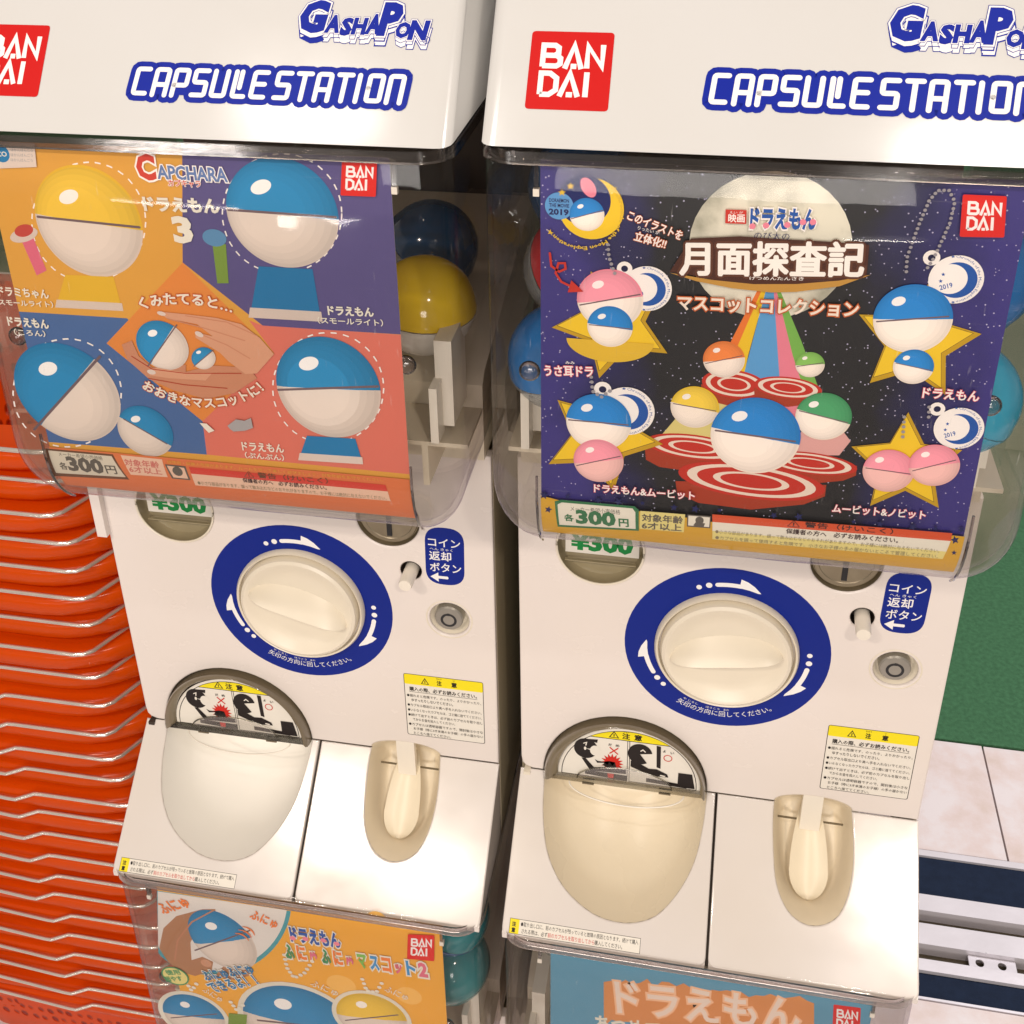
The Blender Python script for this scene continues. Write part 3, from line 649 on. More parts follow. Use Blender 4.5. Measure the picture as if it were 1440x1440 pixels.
    # left half: a hand reaching up the chute
    A.poly('p_ink', [(.0485, .0445), (.0610, .0455), (.0605, .0420), (.0540, .0430)])
    pictohead(.0520, .0350, .0090, -8, 10); A.disc('p_stickwhite', (.0592, .0338), .0040, .0052)
    A.line('p_stickwhite', [(.0503, .0400), (.0525, .0412), (.0520, .0382)], .0008); A.disc('p_stickwhite', (.0515, .0350), .0010, .0018)
    A.text('だ', 'p_ink', (.0690, .0405), (.0716, .0405), .0026, bold=.02); A.text('め', 'p_ink', (.0744, .0405), (.0774, .0405), .0026, bold=.02)
    A.line('p_inkred', [(.0704, .0390), (.0762, .0332)], .0010); A.line('p_inkred', [(.0704, .0332), (.0762, .0390)], .0010)
    fan('p_inkred', (.0722, .0232), [(.0722 + (.0088 if i_ % 2 == 0 else .0056) * math.cos(2 * PI * i_ / 32), .0232 + (.0098 if i_ % 2 == 0 else .0062) * math.sin(2 * PI * i_ / 32)) for i_ in range(33)])
    A.poly('p_ink', [(.0488, .0250), (.0520, .0250), (.0585, .0165), (.0680, .0180), (.0830, .0180), (.0830, .0135), (.0640, .0130), (.0560, .0120)])
    A.poly('p_ink', [(.0590, .0250), (.0610, .0215), (.0665, .0225), (.0650, .0200), (.0700, .0170), (.0760, .0170), (.0745, .0245), (.0725, .0200), (.0700, .0250), (.0690, .0205), (.0655, .0235), (.0615, .0235)])
    A.poly('p_ink', [(.0518, .0125), (.0840, .0120), (.0840, .0060), (.0518, .0085)]); A.poly('p_inkred', [(.0690, .0120), (.0740, .0120), (.0735, .0075), (.0695, .0075)])
    # right half: the capsule taken from the tray
    pictohead(.0930, .0362, .0092, -22, 32); A.line('p_stickwhite', [(.0935, .0395), (.0950, .0410), (.0968, .0392)], .0009)
    A.poly('p_ink', [(.1050, .0470), (.1082, .0466), (.1088, .0240), (.1058, .0250)])
    A.text('よ', 'p_ink', (.1098, .0412), (.1120, .0412), .0024, bold=.02); A.text('い', 'p_ink', (.1155, .0405), (.1182, .0405), .0022, bold=.02)
    A.line('p_inkred', circ(.1138, .0357, .0030, 20), .0006, 1)
    A.poly('p_ink', [(.0862, .0285), (.0900, .0285), (.1000, .0225), (.1060, .0230), (.1140, .0190), (.1150, .0160), (.1060, .0155), (.0960, .0180), (.0862, .0225)])
    A.poly('p_stickwhite', [(.1090, .0178), (.1130, .0172), (.1120, .0160), (.1085, .0165)])
    A.poly('p_ink', [(.0985, .0125), (.1290, .0105), (.1290, .0070), (.0985, .0085)]); A.poly('p_ink', [(.1222, .0222), (.1325, .0222), (.1352, .0075), (.1222, .0075)])
    A.build('caution_print', dome)
    # bar and finger lens of the flap
    fb = bmesh.new(); U = densify(chuteU, 2); cxm, cvm = .0825, (.030 if side == 'R' else .026); prev = None; N = len(U)
    bd = [F_slope(x, -s_, -.0012) for x, s_ in U]
    for k in range(9):
        t = k / 8; ct = F_slope(cxm, -cvm, -.0012); dep = (.044 if side == 'R' else .070) * math.sqrt(max(0, 1 - (1 - t) ** 2.2)) * (1 - .0 * t)
        row = []
        for p in bd:
            q = p.lerp(ct, min(t, .985)); q = q + Vector((0, .62, -.78)) * dep * .55 + Vector((0, .5, 0)) * dep
            row.append(fb.verts.new(q))
        if prev:
            for i in range(N): fb.faces.new((prev[i], prev[(i + 1) % N], row[(i + 1) % N], row[i]))
        prev = row
    fb.faces.new(prev)
    flap = from_bm('chute_flap', fb, 'frosted' if side == 'R' else 'frosted_grey', T, ang=60)
    from_bm('hinge_bar', box_bm(.0225, .1420, -.0098, -.0064, .0030, .0068), 'flap_clear', flap, bev=.0006)
    for xx in (.0500, .1085): box('hinge_pin', xx, xx + .009, -.0090, -.0075, .0005, .0016, 'smoke', flap)
    pts = [F_slope(.0835 + .0440 * math.cos(a_), -(.0055 + .0125 * math.sin(a_)), .0010) for a_ in [PI * i / 24 for i in range(25)]]
    from_bm('finger_edge', tube_bm(pts, .0006, 6), 'cream_light', flap)
    pts = [Vector((.0820 + .0360 * math.cos(a_), -.0085, .0062 + .0155 * math.sin(a_))) for a_ in [PI * i / 24 for i in range(25)]]
    lens = bmesh.new(); lens.faces.new([lens.verts.new(p) for p in pts]); from_bm('finger_lens', lens, 'lens_clear', flap)
    from_bm('lens_edge', tube_bm(pts, .0006, 6), 'flap_clear', flap)
    # -- sloping covers
    b = .0
    def cover(x0, x1, U, rl, rr):
        lp = [(x0, 0)] + [(U[0][0], 0)] + [(x, -s_) for x, s_ in densify(U, 3)][1:-1] + [(U[-1][0], 0), (x1, 0)]
        low = fillet([(x1, 0), (x1, -.1185), (x0, -.1185), (x0, 0)], .006, 5)[1:-1]
        return lp + low
    cc = plate('chute_cover', [cover(.0005, .1510, chuteU, 1, 0)], .004, .0012, F_slope, 'tray_white', T)
    kc_ = plate('coin_cover', [cover(.1528, .2995, coinU, 0, 1)], .004, .0012, F_slope, 'tray_white', T)
    for o_, xa, xb in ((cc, .0005, .1510), (kc_, .1528, .2995)):
        bm = bmesh.new()
        pr = [(-.002, -.0035), (-.0885, -.0772), (-.0885, -.0815), (-.0840, -.0825), (.0015, -.0825), (.0015, -.0035)]
        prism_bm(pr, xa + .0004, xa + .0030, bm); prism_bm(pr, xb - .0030, xb - .0004, bm); box_bm(xa + .0006, xb - .0006, -.0890, -.0860, -.0818, -.0772, bm)
        from_bm('cover_side', bm, 'tray_white', o_)
    box('divider', .1506, .1532, -.0845, .004, -.0815, -.0792, 'gap', T)
    dv = prism_bm([(.004, -.004), (-.086, -.0785), (-.086, -.0815), (.004, -.0815)], .1508, .1530); from_bm('divider_core', dv, 'gap', T)
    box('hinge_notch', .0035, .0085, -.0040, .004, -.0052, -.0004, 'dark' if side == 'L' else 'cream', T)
    # -- coin tray
    cb = bmesh.new(); loop = [F_slope(x, -s_, -.0012) for x, s_ in densify(coinU, 2)] + [Vector((x, .0012, z)) for x, z in arch(CO_C, CO_RX, CO_RZ)][1:-1]
    ctr = Vector((.2240, -.030, -.0235)); prev = None; N = len(loop)
    for t, dep in ((0, 0), (.04, .004), (.10, .014), (.17, .026), (.26, .034), (.36, .037)):
        row = []
        for p in loop:
            q = p.lerp(ctr, t); q = q + Vector((0, .80, -.42)) * dep
            row.append(cb.verts.new(q))
        if prev:
            for i in range(N): cb.faces.new((prev[i], prev[(i + 1) % N], row[(i + 1) % N], row[i]))
        prev = row
    bf = cb.faces.new(prev)
    tray = from_bm('coin_tray', cb, 'tray_inside', T, ang=70)
    rp = bmesh.new(); rows_ = []
    for i in range(23):
        v = i / 22; v = 1 - (1 - v) ** 1.6; hw = .0070 + .0070 * math.sin(min(1, v / .7) * PI / 2) if v < .7 else .0140 * math.sqrt(max(0, 1 - ((v - .7) / .3) ** 2)) + .0003
        y = .014 - .0520 * v; z = -.012 - .0435 * v
        rows_.append([rp.verts.new((.2232 + hw * s_, y + .002 * (1 - s_ * s_), z - .0035 * (1 - s_ * s_))) for s_ in (-1, -.6, -.2, .2, .6, 1)])
    for a_, b_ in zip(rows_, rows_[1:]):
        for j in range(5): rp.faces.new((a_[j], a_[j + 1], b_[j + 1], b_[j]))
    from_bm('coin_ramp', rp, 'tray_ramp', tray, ang=60)
    from_bm('coin_gate', box_bm(.2155, .2303, .0005, .0060, -.0262, .0125), 'cream_light', tray, bev=.0008)
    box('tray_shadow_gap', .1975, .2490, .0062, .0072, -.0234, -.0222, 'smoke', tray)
    # -- chute note under the opening
    A = Art(F_slope); A.poly('p_ink', [(.0060, -.1066), (.1036, -.1066), (.1036, -.1170), (.0060, -.1170)]); A.poly('p_stickwhite', [(.0063, -.1069), (.1033, -.1069), (.1033, -.1167), (.0063, -.1167)])
    A.poly('p_stickyellow', [(.0063, -.1069), (.0133, -.1069), (.0133, -.1167), (.0063, -.1167)]); A.text('注', 'p_ink', (.0078, -.1120), (.0110, -.1120), .0034, bold=.04); A.text('意', 'p_ink', (.0078, -.1160), (.0110, -.1160), .0034, bold=.04)
    A.text('●取り出し口に、前のカプセルが残っていると故障の原因となります。続けて購入', 'p_ink', (.0145, -.1113), (.1020, -.1113), .0032, bold=.0)
    A.text('される際は、必ず', 'p_ink', (.0155, -.1158), (.0350, -.1158), .0032, bold=.0); A.text('前のカプセルを取り出してから', 'p_inkred', (.0353, -.1158), (.0700, -.1158), .0032, bold=.0); A.text('購入してください。', 'p_ink', (.0702, -.1158), (.0905, -.1158), .0032, bold=.0)
    A.build('note_sticker', T)
    # -- cabinet behind and inside of the clear case
    bm = box_bm(.003, .297, .075, .345, -.0815, .285); box_bm(.0008, .0030, .006, .345, -.0815, .285, bm); box_bm(.2970, .2992, .006, .345, -.0815, .285, bm)
    from_bm('cabinet', bm, 'cabinet_side', T)
    if side == 'L': box('side_tab', -.0052, .0025, -.006, .03, .1895, .285, 'panel_white', T, bev=.0008)
    box('case_back', .004, .296, .21, .345, .286, .532, 'cabinet_dark', T)
    hp = prism_bm([(-.004, .287), (-.004, .345), (.004, .352), (.205, .400), (.205, .287)], .0045, .2955); from_bm('hopper', hp, 'hopper', T, bev=.002)
    for xx in (.0150, .2740): 
        bm = box_bm(xx, xx + .011, -.0420, -.0040, .3360, .3960); box_bm(xx - .001, xx + .004, -.0560, -.0400, .3310, .3700, bm); from_bm('card_bracket', bm, 'cream_light', T, bev=.001)
    for xa, xb, xc in ((.2400, .2950, .2650), (.0050, .0600, .0330)):
        bm = box_bm(xa, xb, -.0500, -.0045, .3250, .3280); box_bm(xc, xc + .004, -.0500, -.0045, .2950, .3250, bm); from_bm('hopper_shelf', bm, 'hopper', T, bev=.0005)
    cs_ = case_shell('clear_case', 0, 'case_clear', T); case_shell('inner_wall', .0028, 'case_inner', cs_)
    ringp = case_ring(-.0016, .205)
    bm = bmesh.new(); rr_ = []
    for z, o_ in ((.5330, 0), (.5262, 0), (.5255, .0015), (.5262, .0030), (.5325, .0030)):
        rr_.append([bm.verts.new((x, y, z)) for x, y in case_ring(-.0016 + o_, .205)])
    for a_, b_ in zip(rr_, rr_[1:]):
        for i in range(len(a_) - 1): bm.faces.new((a_[i], a_[i + 1], b_[i + 1], b_[i]))
    from_bm('case_rim', bm, 'rim_clear', cs_, ang=50)
    for xx in (.0300, .2700):
        prof_ = [F_card(xx, -v_, .0040) for v_ in [.190 + .0035 * i for i in range(19)]]
        from_bm('case_rib', tube_bm(prof_, .0009, 6), 'rib_clear', cs_)
        bm = box_bm(xx - .0012, xx + .0012, -.0920, -.0890, .5120, .5262); cl = from_bm('card_clip', bm, 'rib_clear', T); box('clip_tip', xx - .0016, xx + .0016, -.0926, -.0895, .5085, .5125, 'cream_light', cl)
        sb = bmesh.new(); bmesh.ops.create_uvsphere(sb, u_segments=16, v_segments=10, radius=.0062, matrix=Matrix.Translation((xx - .005 if xx < .1 else xx - .001, -.0870, .4030)) @ Matrix.Diagonal((1, .6, 1, 1))); from_bm('case_boss', sb, 'rib_clear', cs_)
    # -- header
    if header:
        pr = [(-.0904, .5338), (.0340, .6920), (.0450, .7050), (.0650, .7100), (.3450, .7100), (.3450, .5338)]
        bm = prism_bm(pr, .0000, .3000)
        bmesh.ops.bevel(bm, geom=[e for e in bm.edges if abs(abs((e.verts[0].co - e.verts[1].co).normalized().x)) < .5 and not (abs(e.verts[0].co.z - .5338) < 1e-5 and abs(e.verts[1].co.z - .5338) < 1e-5)] , offset=.0085, segments=4, affect='EDGES', profile=.55, clamp_overlap=True)
        hd = from_bm('header', bm, 'header_white', T, ang=50)
        A = Art(F_head, h0=.00025)
        A.maker([(.0219, .0642), (.0644, .0642), (.0644, .0216), (.0219, .0216)], 'p_headred')
        A.build('maker_badge', hd)
        # station lettering
        A = Art(F_head, h0=.00025); H = .0168; base_v = .0245; adv = .01128; lw = .0098; st = .0027; cap_ = .0
        LET = {'C': [[(.96, 1), (0, 1), (0, 0), (.96, 0)]], 'A': [[(0, -.05), (0, 1), (1, 1), (1, -.05)], [(.02, .38), (.98, .38)]], 'P': [[(0, -.05), (0, 1), (1, 1), (1, .38), (.02, .38)]],
               'S': [[(1, 1), (0, 1), (0, .52), (1, .52), (1, 0), (0, 0)]], 'U': [[(0, 1), (0, 0), (1, 0), (1, 1)]], 'L': [[(.1, 1), (.1, 0), (1, 0)], [(.55, 1), (.55, .35)]], 'E': [[(1, 1), (0, 1), (0, 0), (1, 0)], [(.03, .52), (.9, .52)]],
               'T': [[(-.02, 1), (1.02, 1)], [(.5, .98), (.5, -.05)]], 'I': [[(.5, 1), (.5, -.05)]], 'O': [[(0, .5), (0, 1), (1, 1), (1, 0), (0, 0), (0, .5)]], 'N': [[(0, -.05), (0, 1), (1, 1), (1, -.05)]]}
        runs = []; x = .1180 + sdx; base_v += sdv
        for ch in 'CAPSULE STATION':
            if ch == ' ': x += .0020; continue
            a_ = adv * (.52 if ch == 'I' else 1); ww = lw * (.3 if ch == 'I' else 1) - st
            for pl in LET[ch]:
                pts = [(x + st / 2 + u * ww, base_v + st / 2 + v * (H - st)) for u, v in pl]; pts = [(a + (b_ - base_v) * .10, b_) for a, b_ in pts]
                runs.append(fillet(pts, .0014, 3))
            x += a_
        for pts in runs:
            v, f = strip(pts, st + .0062); A.add(v, f, 'p_logoblue')
        A.poly('p_logoblue', rrect(.1180 + sdx, base_v + .001, x - .002, base_v + H - .001, .002))
        for pts in runs: v, f = strip(pts, st); A.add(v, f, 'p_logowhite')
        A.build('station_lettering', hd)
        # smaller brand lettering
        A = Art(F_head, h0=.00025); lay = [('G', .0000, .0016, .0152, .0180), ('A', .0155, .0020, .0082, .0098), ('S', .0240, .0014, .0062, .0092), ('H', .0305, .0016, .0076, .0092), ('A', .0382, .0022, .0078, .0110), ('P', .0450, .0018, .0110, .0182), ('O', .0545, .0006, .0080, .0088), ('N', .0620, .0000, .0100, .0106)]
        for dx, dy, mm, ex in ((.0006, -.0046, 'p_logoblue', .11), (.0006, -.0046, 'p_logowhite', .08), (0, -.0022, 'p_logoblue', .10), (0, -.0022, 'p_logowhite', .07), (0, 0, 'p_logoblue', .115), (0, 0, 'p_logowhite', .10), (0, 0, 'p_logoblue', .062)):
            for ch, ux_, uy_, wd, ht in lay:
                wd *= .95
                x_ = .2050 + gdx + ux_ + dx; v_ = .0622 + uy_ + dy - ux_ * .02
                k = .9; vs, fs, X0, X1, Y0_, Y1 = text_mesh(ch, .035)
                v2, f2 = text_mesh(ch, ex)[:2]; sx = wd / (X1 - X0); sy = ht / (Y1 - Y0_)
                A.add([(x_ + (a - X0) * sx + (b_ - Y0_) * sy * .16, v_ + (b_ - Y0_) * sy) for a, b_ in v2], f2, mm)
        A.line('p_logoblue', circ(.2772 + gdx, .0608, .0019, 18), .0003, 1); A.text('R', 'p_logoblue', (.2765 + gdx, .0597), (.2780 + gdx, .0597), .0022)
        A.build('brand_lettering', hd)
    return T

OFF_L = (-0.31690, 0.00214, -0.00398); ROT_L = 0.0049239
gm = 'capsule machines stacked two high'
UR = build_machine('capsule_machine', 'white capsule vending machine, top right, with dark blue starry display card', gm, True, 9, 'R')
UL = build_machine('capsule_machine', 'white capsule vending machine, top left, with orange, blue and salmon display card', gm, True, -17, 'L')
LR = build_machine('capsule_machine', 'lower right capsule machine mostly hidden, light blue display card in its clear case', gm, False, 0, 'R')
LL = build_machine('capsule_machine', 'lower left capsule machine mostly hidden, yellow orange display card in its clear case', gm, False, 0, 'L')
UL.location = OFF_L; UL.rotation_euler = (0, 0, ROT_L)
LR.location = (0, 0, -.608); LL.location = (OFF_L[0], OFF_L[1], OFF_L[2] - .608); LL.rotation_euler = (0, 0, ROT_L)
# ------------------------------------------------------------------ display cards
CARD_PRINT = {
'UR':[
["night_sky","sheet","p_night",0.032,0.268,0,-0.2365],
["moon","disc","p_moon",[0.1491,-0.041],0.0402,0.0402,0,0,360],
["light_beams","poly","p_orange",[[0.1454,-0.0646],[0.1472,-0.0653],[0.1383,-0.0957],[0.1329,-0.1141],[0.1277,-0.1159],[0.1345,-0.0939]]],
["light_beams","poly","p_yellow",[[0.1472,-0.0653],[0.1494,-0.0651],[0.1433,-0.1038],[0.1398,-0.137],[0.1299,-0.1379],[0.1329,-0.1141],[0.1383,-0.0957]]],
["light_beams","poly","p_sky",[[0.1494,-0.0651],[0.1533,-0.0649],[0.1606,-0.1153],[0.1648,-0.1458],[0.1406,-0.1482],[0.1417,-0.1169]]],
["light_beams","poly","p_pink",[[0.1533,-0.0649],[0.1547,-0.0648],[0.1663,-0.1019],[0.1811,-0.1398],[0.1644,-0.1414],[0.1606,-0.1153]]],
["light_beams","poly","p_lgreen",[[0.1547,-0.0648],[0.1565,-0.0647],[0.1699,-0.0932],[0.1857,-0.1305],[0.1801,-0.1377],[0.1663,-0.1019]]],
["light_beams","poly","p_paleyellow",[[0.0992,-0.1587],[0.1249,-0.1183],[0.1421,-0.148],[0.1338,-0.1674]]],
["light_beams","poly","p_palepink",[[0.1816,-0.1265],[0.2013,-0.1513],[0.1964,-0.1609],[0.1702,-0.1636]]],
["medal_platforms","poly","p_brick",[[0.1198,-0.1232],[0.1544,-0.1211],[0.1545,-0.1264],[0.1501,-0.132],[0.1382,-0.1358],[0.1257,-0.1333],[0.1205,-0.1284]]],
["medal_platforms","disc","p_red",[0.1372,-0.1216],0.0171,0.0086,-3,0,360],
["medal_platforms","disc","p_cream",[0.1372,-0.1216],0.015,0.0074,-3,0,360],
["medal_platforms","disc","p_red",[0.1372,-0.1216],0.0126,0.006,-3,0,360],
["medal_platforms","disc","p_cream",[0.1372,-0.1216],0.0089,0.0041,-3,0,360],
["medal_platforms","disc","p_red",[0.1372,-0.1216],0.0072,0.0033,-3,0,360],
["medal_platforms","poly","p_brick",[[0.1478,-0.1229],[0.1832,-0.1208],[0.1834,-0.126],[0.1788,-0.13],[0.1666,-0.1331],[0.1539,-0.1316],[0.1486,-0.1281]]],
["medal_platforms","disc","p_red",[0.1655,-0.1213],0.0178,0.0065,-3,0,360],
["medal_platforms","disc","p_cream",[0.1655,-0.1213],0.0157,0.0056,-3,0,360],
["medal_platforms","disc","p_red",[0.1655,-0.1213],0.0132,0.0045,-3,0,360],
["medal_platforms","disc","p_cream",[0.1655,-0.1213],0.0093,0.0031,-3,0,360],
["medal_platforms","disc","p_red",[0.1655,-0.1213],0.0075,0.0025,-3,0,360],
["medal_platforms","poly","p_brick",[[0.0911,-0.1661],[0.1443,-0.1623],[0.1444,-0.1707],[0.1373,-0.1754],[0.1188,-0.1798],[0.0998,-0.1786],[0.092,-0.1745]]],
["medal_platforms","disc","p_red",[0.1179,-0.1634],0.0267,0.008,-3,0,360],
["medal_platforms","disc","p_cream",[0.1179,-0.1634],0.0235,0.0069,-3,0,360],
["medal_platforms","disc","p_red",[0.1179,-0.1634],0.0197,0.0056,-3,0,360],
["medal_platforms","disc","p_cream",[0.1179,-0.1634],0.0139,0.0038,-3,0,360],
["medal_platforms","disc","p_red",[0.1179,-0.1634],0.0112,0.003,-3,0,360],
["medal_platforms","poly","p_brick",[[0.1565,-0.1702],[0.2064,-0.1665],[0.2066,-0.1729],[0.2001,-0.177],[0.1829,-0.181],[0.165,-0.1801],[0.1576,-0.1766]]],
["medal_platforms","disc","p_red",[0.1816,-0.1675],0.0252,0.0069,-3,0,360],
["medal_platforms","disc","p_cream",[0.1816,-0.1675],0.0222,0.006,-3,0,360],
["medal_platforms","disc","p_red",[0.1816,-0.1675],0.0187,0.0049,-3,0,360],
["medal_platforms","disc","p_cream",[0.1816,-0.1675],0.0131,0.0033,-3,0,360],
["medal_platforms","disc","p_red",[0.1816,-0.1675],0.0106,0.0026,-3,0,360],
["medal_platforms","poly","p_brick",[[0.1092,-0.1871],[0.1917,-0.1807],[0.1917,-0.1883],[0.1809,-0.195],[0.1524,-0.2018],[0.1227,-0.2005],[0.1105,-0.1948]]],
["medal_platforms","disc","p_red",[0.1509,-0.1826],0.0405,0.0116,-3,0,360],
["medal_platforms","disc","p_cream",[0.1509,-0.1826],0.0356,0.0099,-3,0,360],
["medal_platforms","disc","p_red",[0.1509,-0.1826],0.03,0.0081,-3,0,360],
["medal_platforms","disc","p_cream",[0.1509,-0.1826],0.0211,0.0055,-3,0,360],
["medal_platforms","disc","p_red",[0.1509,-0.1826],0.017,0.0044,-3,0,360],
["capsule_picture","disc","p_orange",[0.1309,-0.107],0.011,0.011,12,0,180],
["capsule_picture","disc","p_cream",[0.1309,-0.107],0.011,0.011,12,180,360],
["capsule_picture","disc","p_orange_0",[0.1308,-0.107],0.0107,0.0107,12,0,180],
["capsule_picture","disc","p_cream_0",[0.1308,-0.107],0.0107,0.0107,12,180,360],
["capsule_picture","disc","p_orange_1",[0.1305,-0.1071],0.0098,0.0098,12,0,180],
["capsule_picture","disc","p_cream_1",[0.1305,-0.1071],0.0098,0.0098,12,180,360],
["capsule_picture","disc","p_orange_2",[0.13,-0.1072],0.0091,0.0091,12,0,180],
["capsule_picture","disc","p_cream_2",[0.13,-0.1072],0.0091,0.0091,12,180,360],
["capsule_picture","disc","p_orange_3",[0.1295,-0.1074],0.0079,0.0079,12,0,180],
["capsule_picture","disc","p_cream_3",[0.1295,-0.1074],0.0079,0.0079,12,180,360],
["capsule_picture","disc","p_orange_4",[0.1291,-0.1076],0.0065,0.0065,12,0,180],
["capsule_picture","disc","p_cream_4",[0.1291,-0.1076],0.0065,0.0065,12,180,360],
["capsule_picture","line","p_seam",[[0.1215,-0.1101],[0.1402,-0.1039]],0.00049,0,0.0],
["capsule_picture","disc","p_shine",[0.1267,-0.1017],0.002,0.0014,25,0,360],
["capsule_picture","disc","p_yellow",[0.1172,-0.1377],0.0131,0.0131,-10,0,180],
["capsule_picture","disc","p_cream",[0.1172,-0.1377],0.0131,0.0131,-10,180,360],
["capsule_picture","disc","p_yellow_0",[0.1171,-0.1377],0.0126,0.0126,-10,0,180],
["capsule_picture","disc","p_cream_0",[0.1171,-0.1377],0.0126,0.0126,-10,180,360],
["capsule_picture","disc","p_yellow_1",[0.1167,-0.1376],0.0119,0.0119,-10,0,180],
["capsule_picture","disc","p_cream_1",[0.1167,-0.1376],0.0119,0.0119,-10,180,360],
["capsule_picture","disc","p_yellow_2",[0.1162,-0.1376],0.0108,0.0108,-10,0,180],
["capsule_picture","disc","p_cream_2",[0.1162,-0.1376],0.0108,0.0108,-10,180,360],
["capsule_picture","disc","p_yellow_3",[0.1156,-0.1375],0.0094,0.0094,-10,0,180],
["capsule_picture","disc","p_cream_3",[0.1156,-0.1375],0.0094,0.0094,-10,180,360],
["capsule_picture","disc","p_yellow_4",[0.115,-0.1374],0.0077,0.0077,-10,0,180],
["capsule_picture","disc","p_cream_4",[0.115,-0.1374],0.0077,0.0077,-10,180,360],
["capsule_picture","line","p_seam",[[0.1057,-0.1364],[0.1287,-0.139]],0.00059,0,0.0],
["capsule_picture","disc","p_shine",[0.1124,-0.1314],0.0024,0.0017,25,0,360],
["capsule_picture","disc","p_lgreen",[0.1755,-0.1063],0.0075,0.0075,8,0,180],
["capsule_picture","disc","p_cream",[0.1755,-0.1063],0.0075,0.0075,8,180,360],
["capsule_picture","disc","p_lgreen_0",[0.1754,-0.1063],0.0074,0.0074,8,0,180],
["capsule_picture","disc","p_cream_0",[0.1754,-0.1063],0.0074,0.0074,8,180,360],
["capsule_picture","disc","p_lgreen_1",[0.1752,-0.1063],0.0068,0.0068,8,0,180],
["capsule_picture","disc","p_cream_1",[0.1752,-0.1063],0.0068,0.0068,8,180,360],
["capsule_picture","disc","p_lgreen_2",[0.1749,-0.1064],0.0062,0.0062,8,0,180],
["capsule_picture","disc","p_cream_2",[0.1749,-0.1064],0.0062,0.0062,8,180,360],
["capsule_picture","disc","p_lgreen_3",[0.1746,-0.1065],0.0055,0.0055,8,0,180],
["capsule_picture","disc","p_cream_3",[0.1746,-0.1065],0.0055,0.0055,8,180,360],
["capsule_picture","disc","p_lgreen_4",[0.1742,-0.1066],0.0045,0.0045,8,0,180],
["capsule_picture","disc","p_cream_4",[0.1742,-0.1066],0.0045,0.0045,8,180,360],
["capsule_picture","line","p_seam",[[0.169,-0.1079],[0.182,-0.1046]],0.00047,0,0.0],
["capsule_picture","disc","p_shine",[0.1725,-0.1026],0.0014,0.001,25,0,360],
["capsule_picture","disc","p_green",[0.1856,-0.1371],0.0147,0.0147,-14,0,180],
["capsule_picture","disc","p_cream",[0.1856,-0.1371],0.0147,0.0147,-14,180,360],
["capsule_picture","disc","p_green_0",[0.1855,-0.1371],0.0141,0.0141,-14,0,180],
["capsule_picture","disc","p_cream_0",[0.1855,-0.1371],0.0141,0.0141,-14,180,360],
["capsule_picture","disc","p_green_1",[0.185,-0.137],0.0135,0.0135,-14,0,180],
["capsule_picture","disc","p_cream_1",[0.185,-0.137],0.0135,0.0135,-14,180,360],
["capsule_picture","disc","p_green_2",[0.1844,-0.1369],0.0123,0.0123,-14,0,180],
["capsule_picture","disc","p_cream_2",[0.1844,-0.1369],0.0123,0.0123,-14,180,360],
["capsule_picture","disc","p_green_3",[0.1838,-0.1368],0.0108,0.0108,-14,0,180],
["capsule_picture","disc","p_cream_3",[0.1838,-0.1368],0.0108,0.0108,-14,180,360],
["capsule_picture","disc","p_green_4",[0.1831,-0.1366],0.0088,0.0088,-14,0,180],
["capsule_picture","disc","p_cream_4",[0.1831,-0.1366],0.0088,0.0088,-14,180,360],
["capsule_picture","line","p_seam",[[0.1728,-0.1346],[0.1984,-0.1397]],0.00066,0,0.0],
["capsule_picture","disc","p_shine",[0.1798,-0.13],0.0027,0.0019,25,0,360],
["capsule_picture","disc","p_blue",[0.1509,-0.1527],0.0242,0.0242,-8,0,180],
["capsule_picture","disc","p_cream",[0.1509,-0.1527],0.0242,0.0242,-8,180,360],
["capsule_picture","disc","p_blue_0",[0.1507,-0.1526],0.0235,0.0235,-8,0,180],
["capsule_picture","disc","p_cream_0",[0.1507,-0.1526],0.0235,0.0235,-8,180,360],
["capsule_picture","disc","p_blue_1",[0.1499,-0.1526],0.0225,0.0225,-8,0,180],
["capsule_picture","disc","p_cream_1",[0.1499,-0.1526],0.0225,0.0225,-8,180,360],
["capsule_picture","disc","p_blue_2",[0.1489,-0.1525],0.0203,0.0203,-8,0,180],
["capsule_picture","disc","p_cream_2",[0.1489,-0.1525],0.0203,0.0203,-8,180,360],
["capsule_picture","disc","p_blue_3",[0.1478,-0.1524],0.0179,0.0179,-8,0,180],
["capsule_picture","disc","p_cream_3",[0.1478,-0.1524],0.0179,0.0179,-8,180,360],
["capsule_picture","disc","p_blue_4",[0.1467,-0.1524],0.0145,0.0145,-8,0,180],
["capsule_picture","disc","p_cream_4",[0.1467,-0.1524],0.0145,0.0145,-8,180,360],
["capsule_picture","line","p_seam",[[0.1294,-0.1512],[0.1722,-0.1541]],0.00111,0,0.0],
["capsule_picture","disc","p_shine",[0.1416,-0.1409],0.0044,0.0031,25,0,360],
["star_card","poly","p_gold",[[0.0588,-0.06],[0.0755,-0.0733],[0.0964,-0.0668],[0.0885,-0.0873],[0.1009,-0.1055],[0.0787,-0.105],[0.0645,-0.1239],[0.0592,-0.1017],[0.0381,-0.0947],[0.0575,-0.0819]]],
["star_card","poly","p_dark",[[0.0593,-0.0622],[0.0744,-0.0742],[0.0933,-0.0682],[0.0861,-0.0868],[0.0972,-0.1031],[0.0772,-0.1027],[0.0644,-0.1196],[0.0597,-0.0997],[0.0408,-0.0934],[0.0582,-0.0819]]],
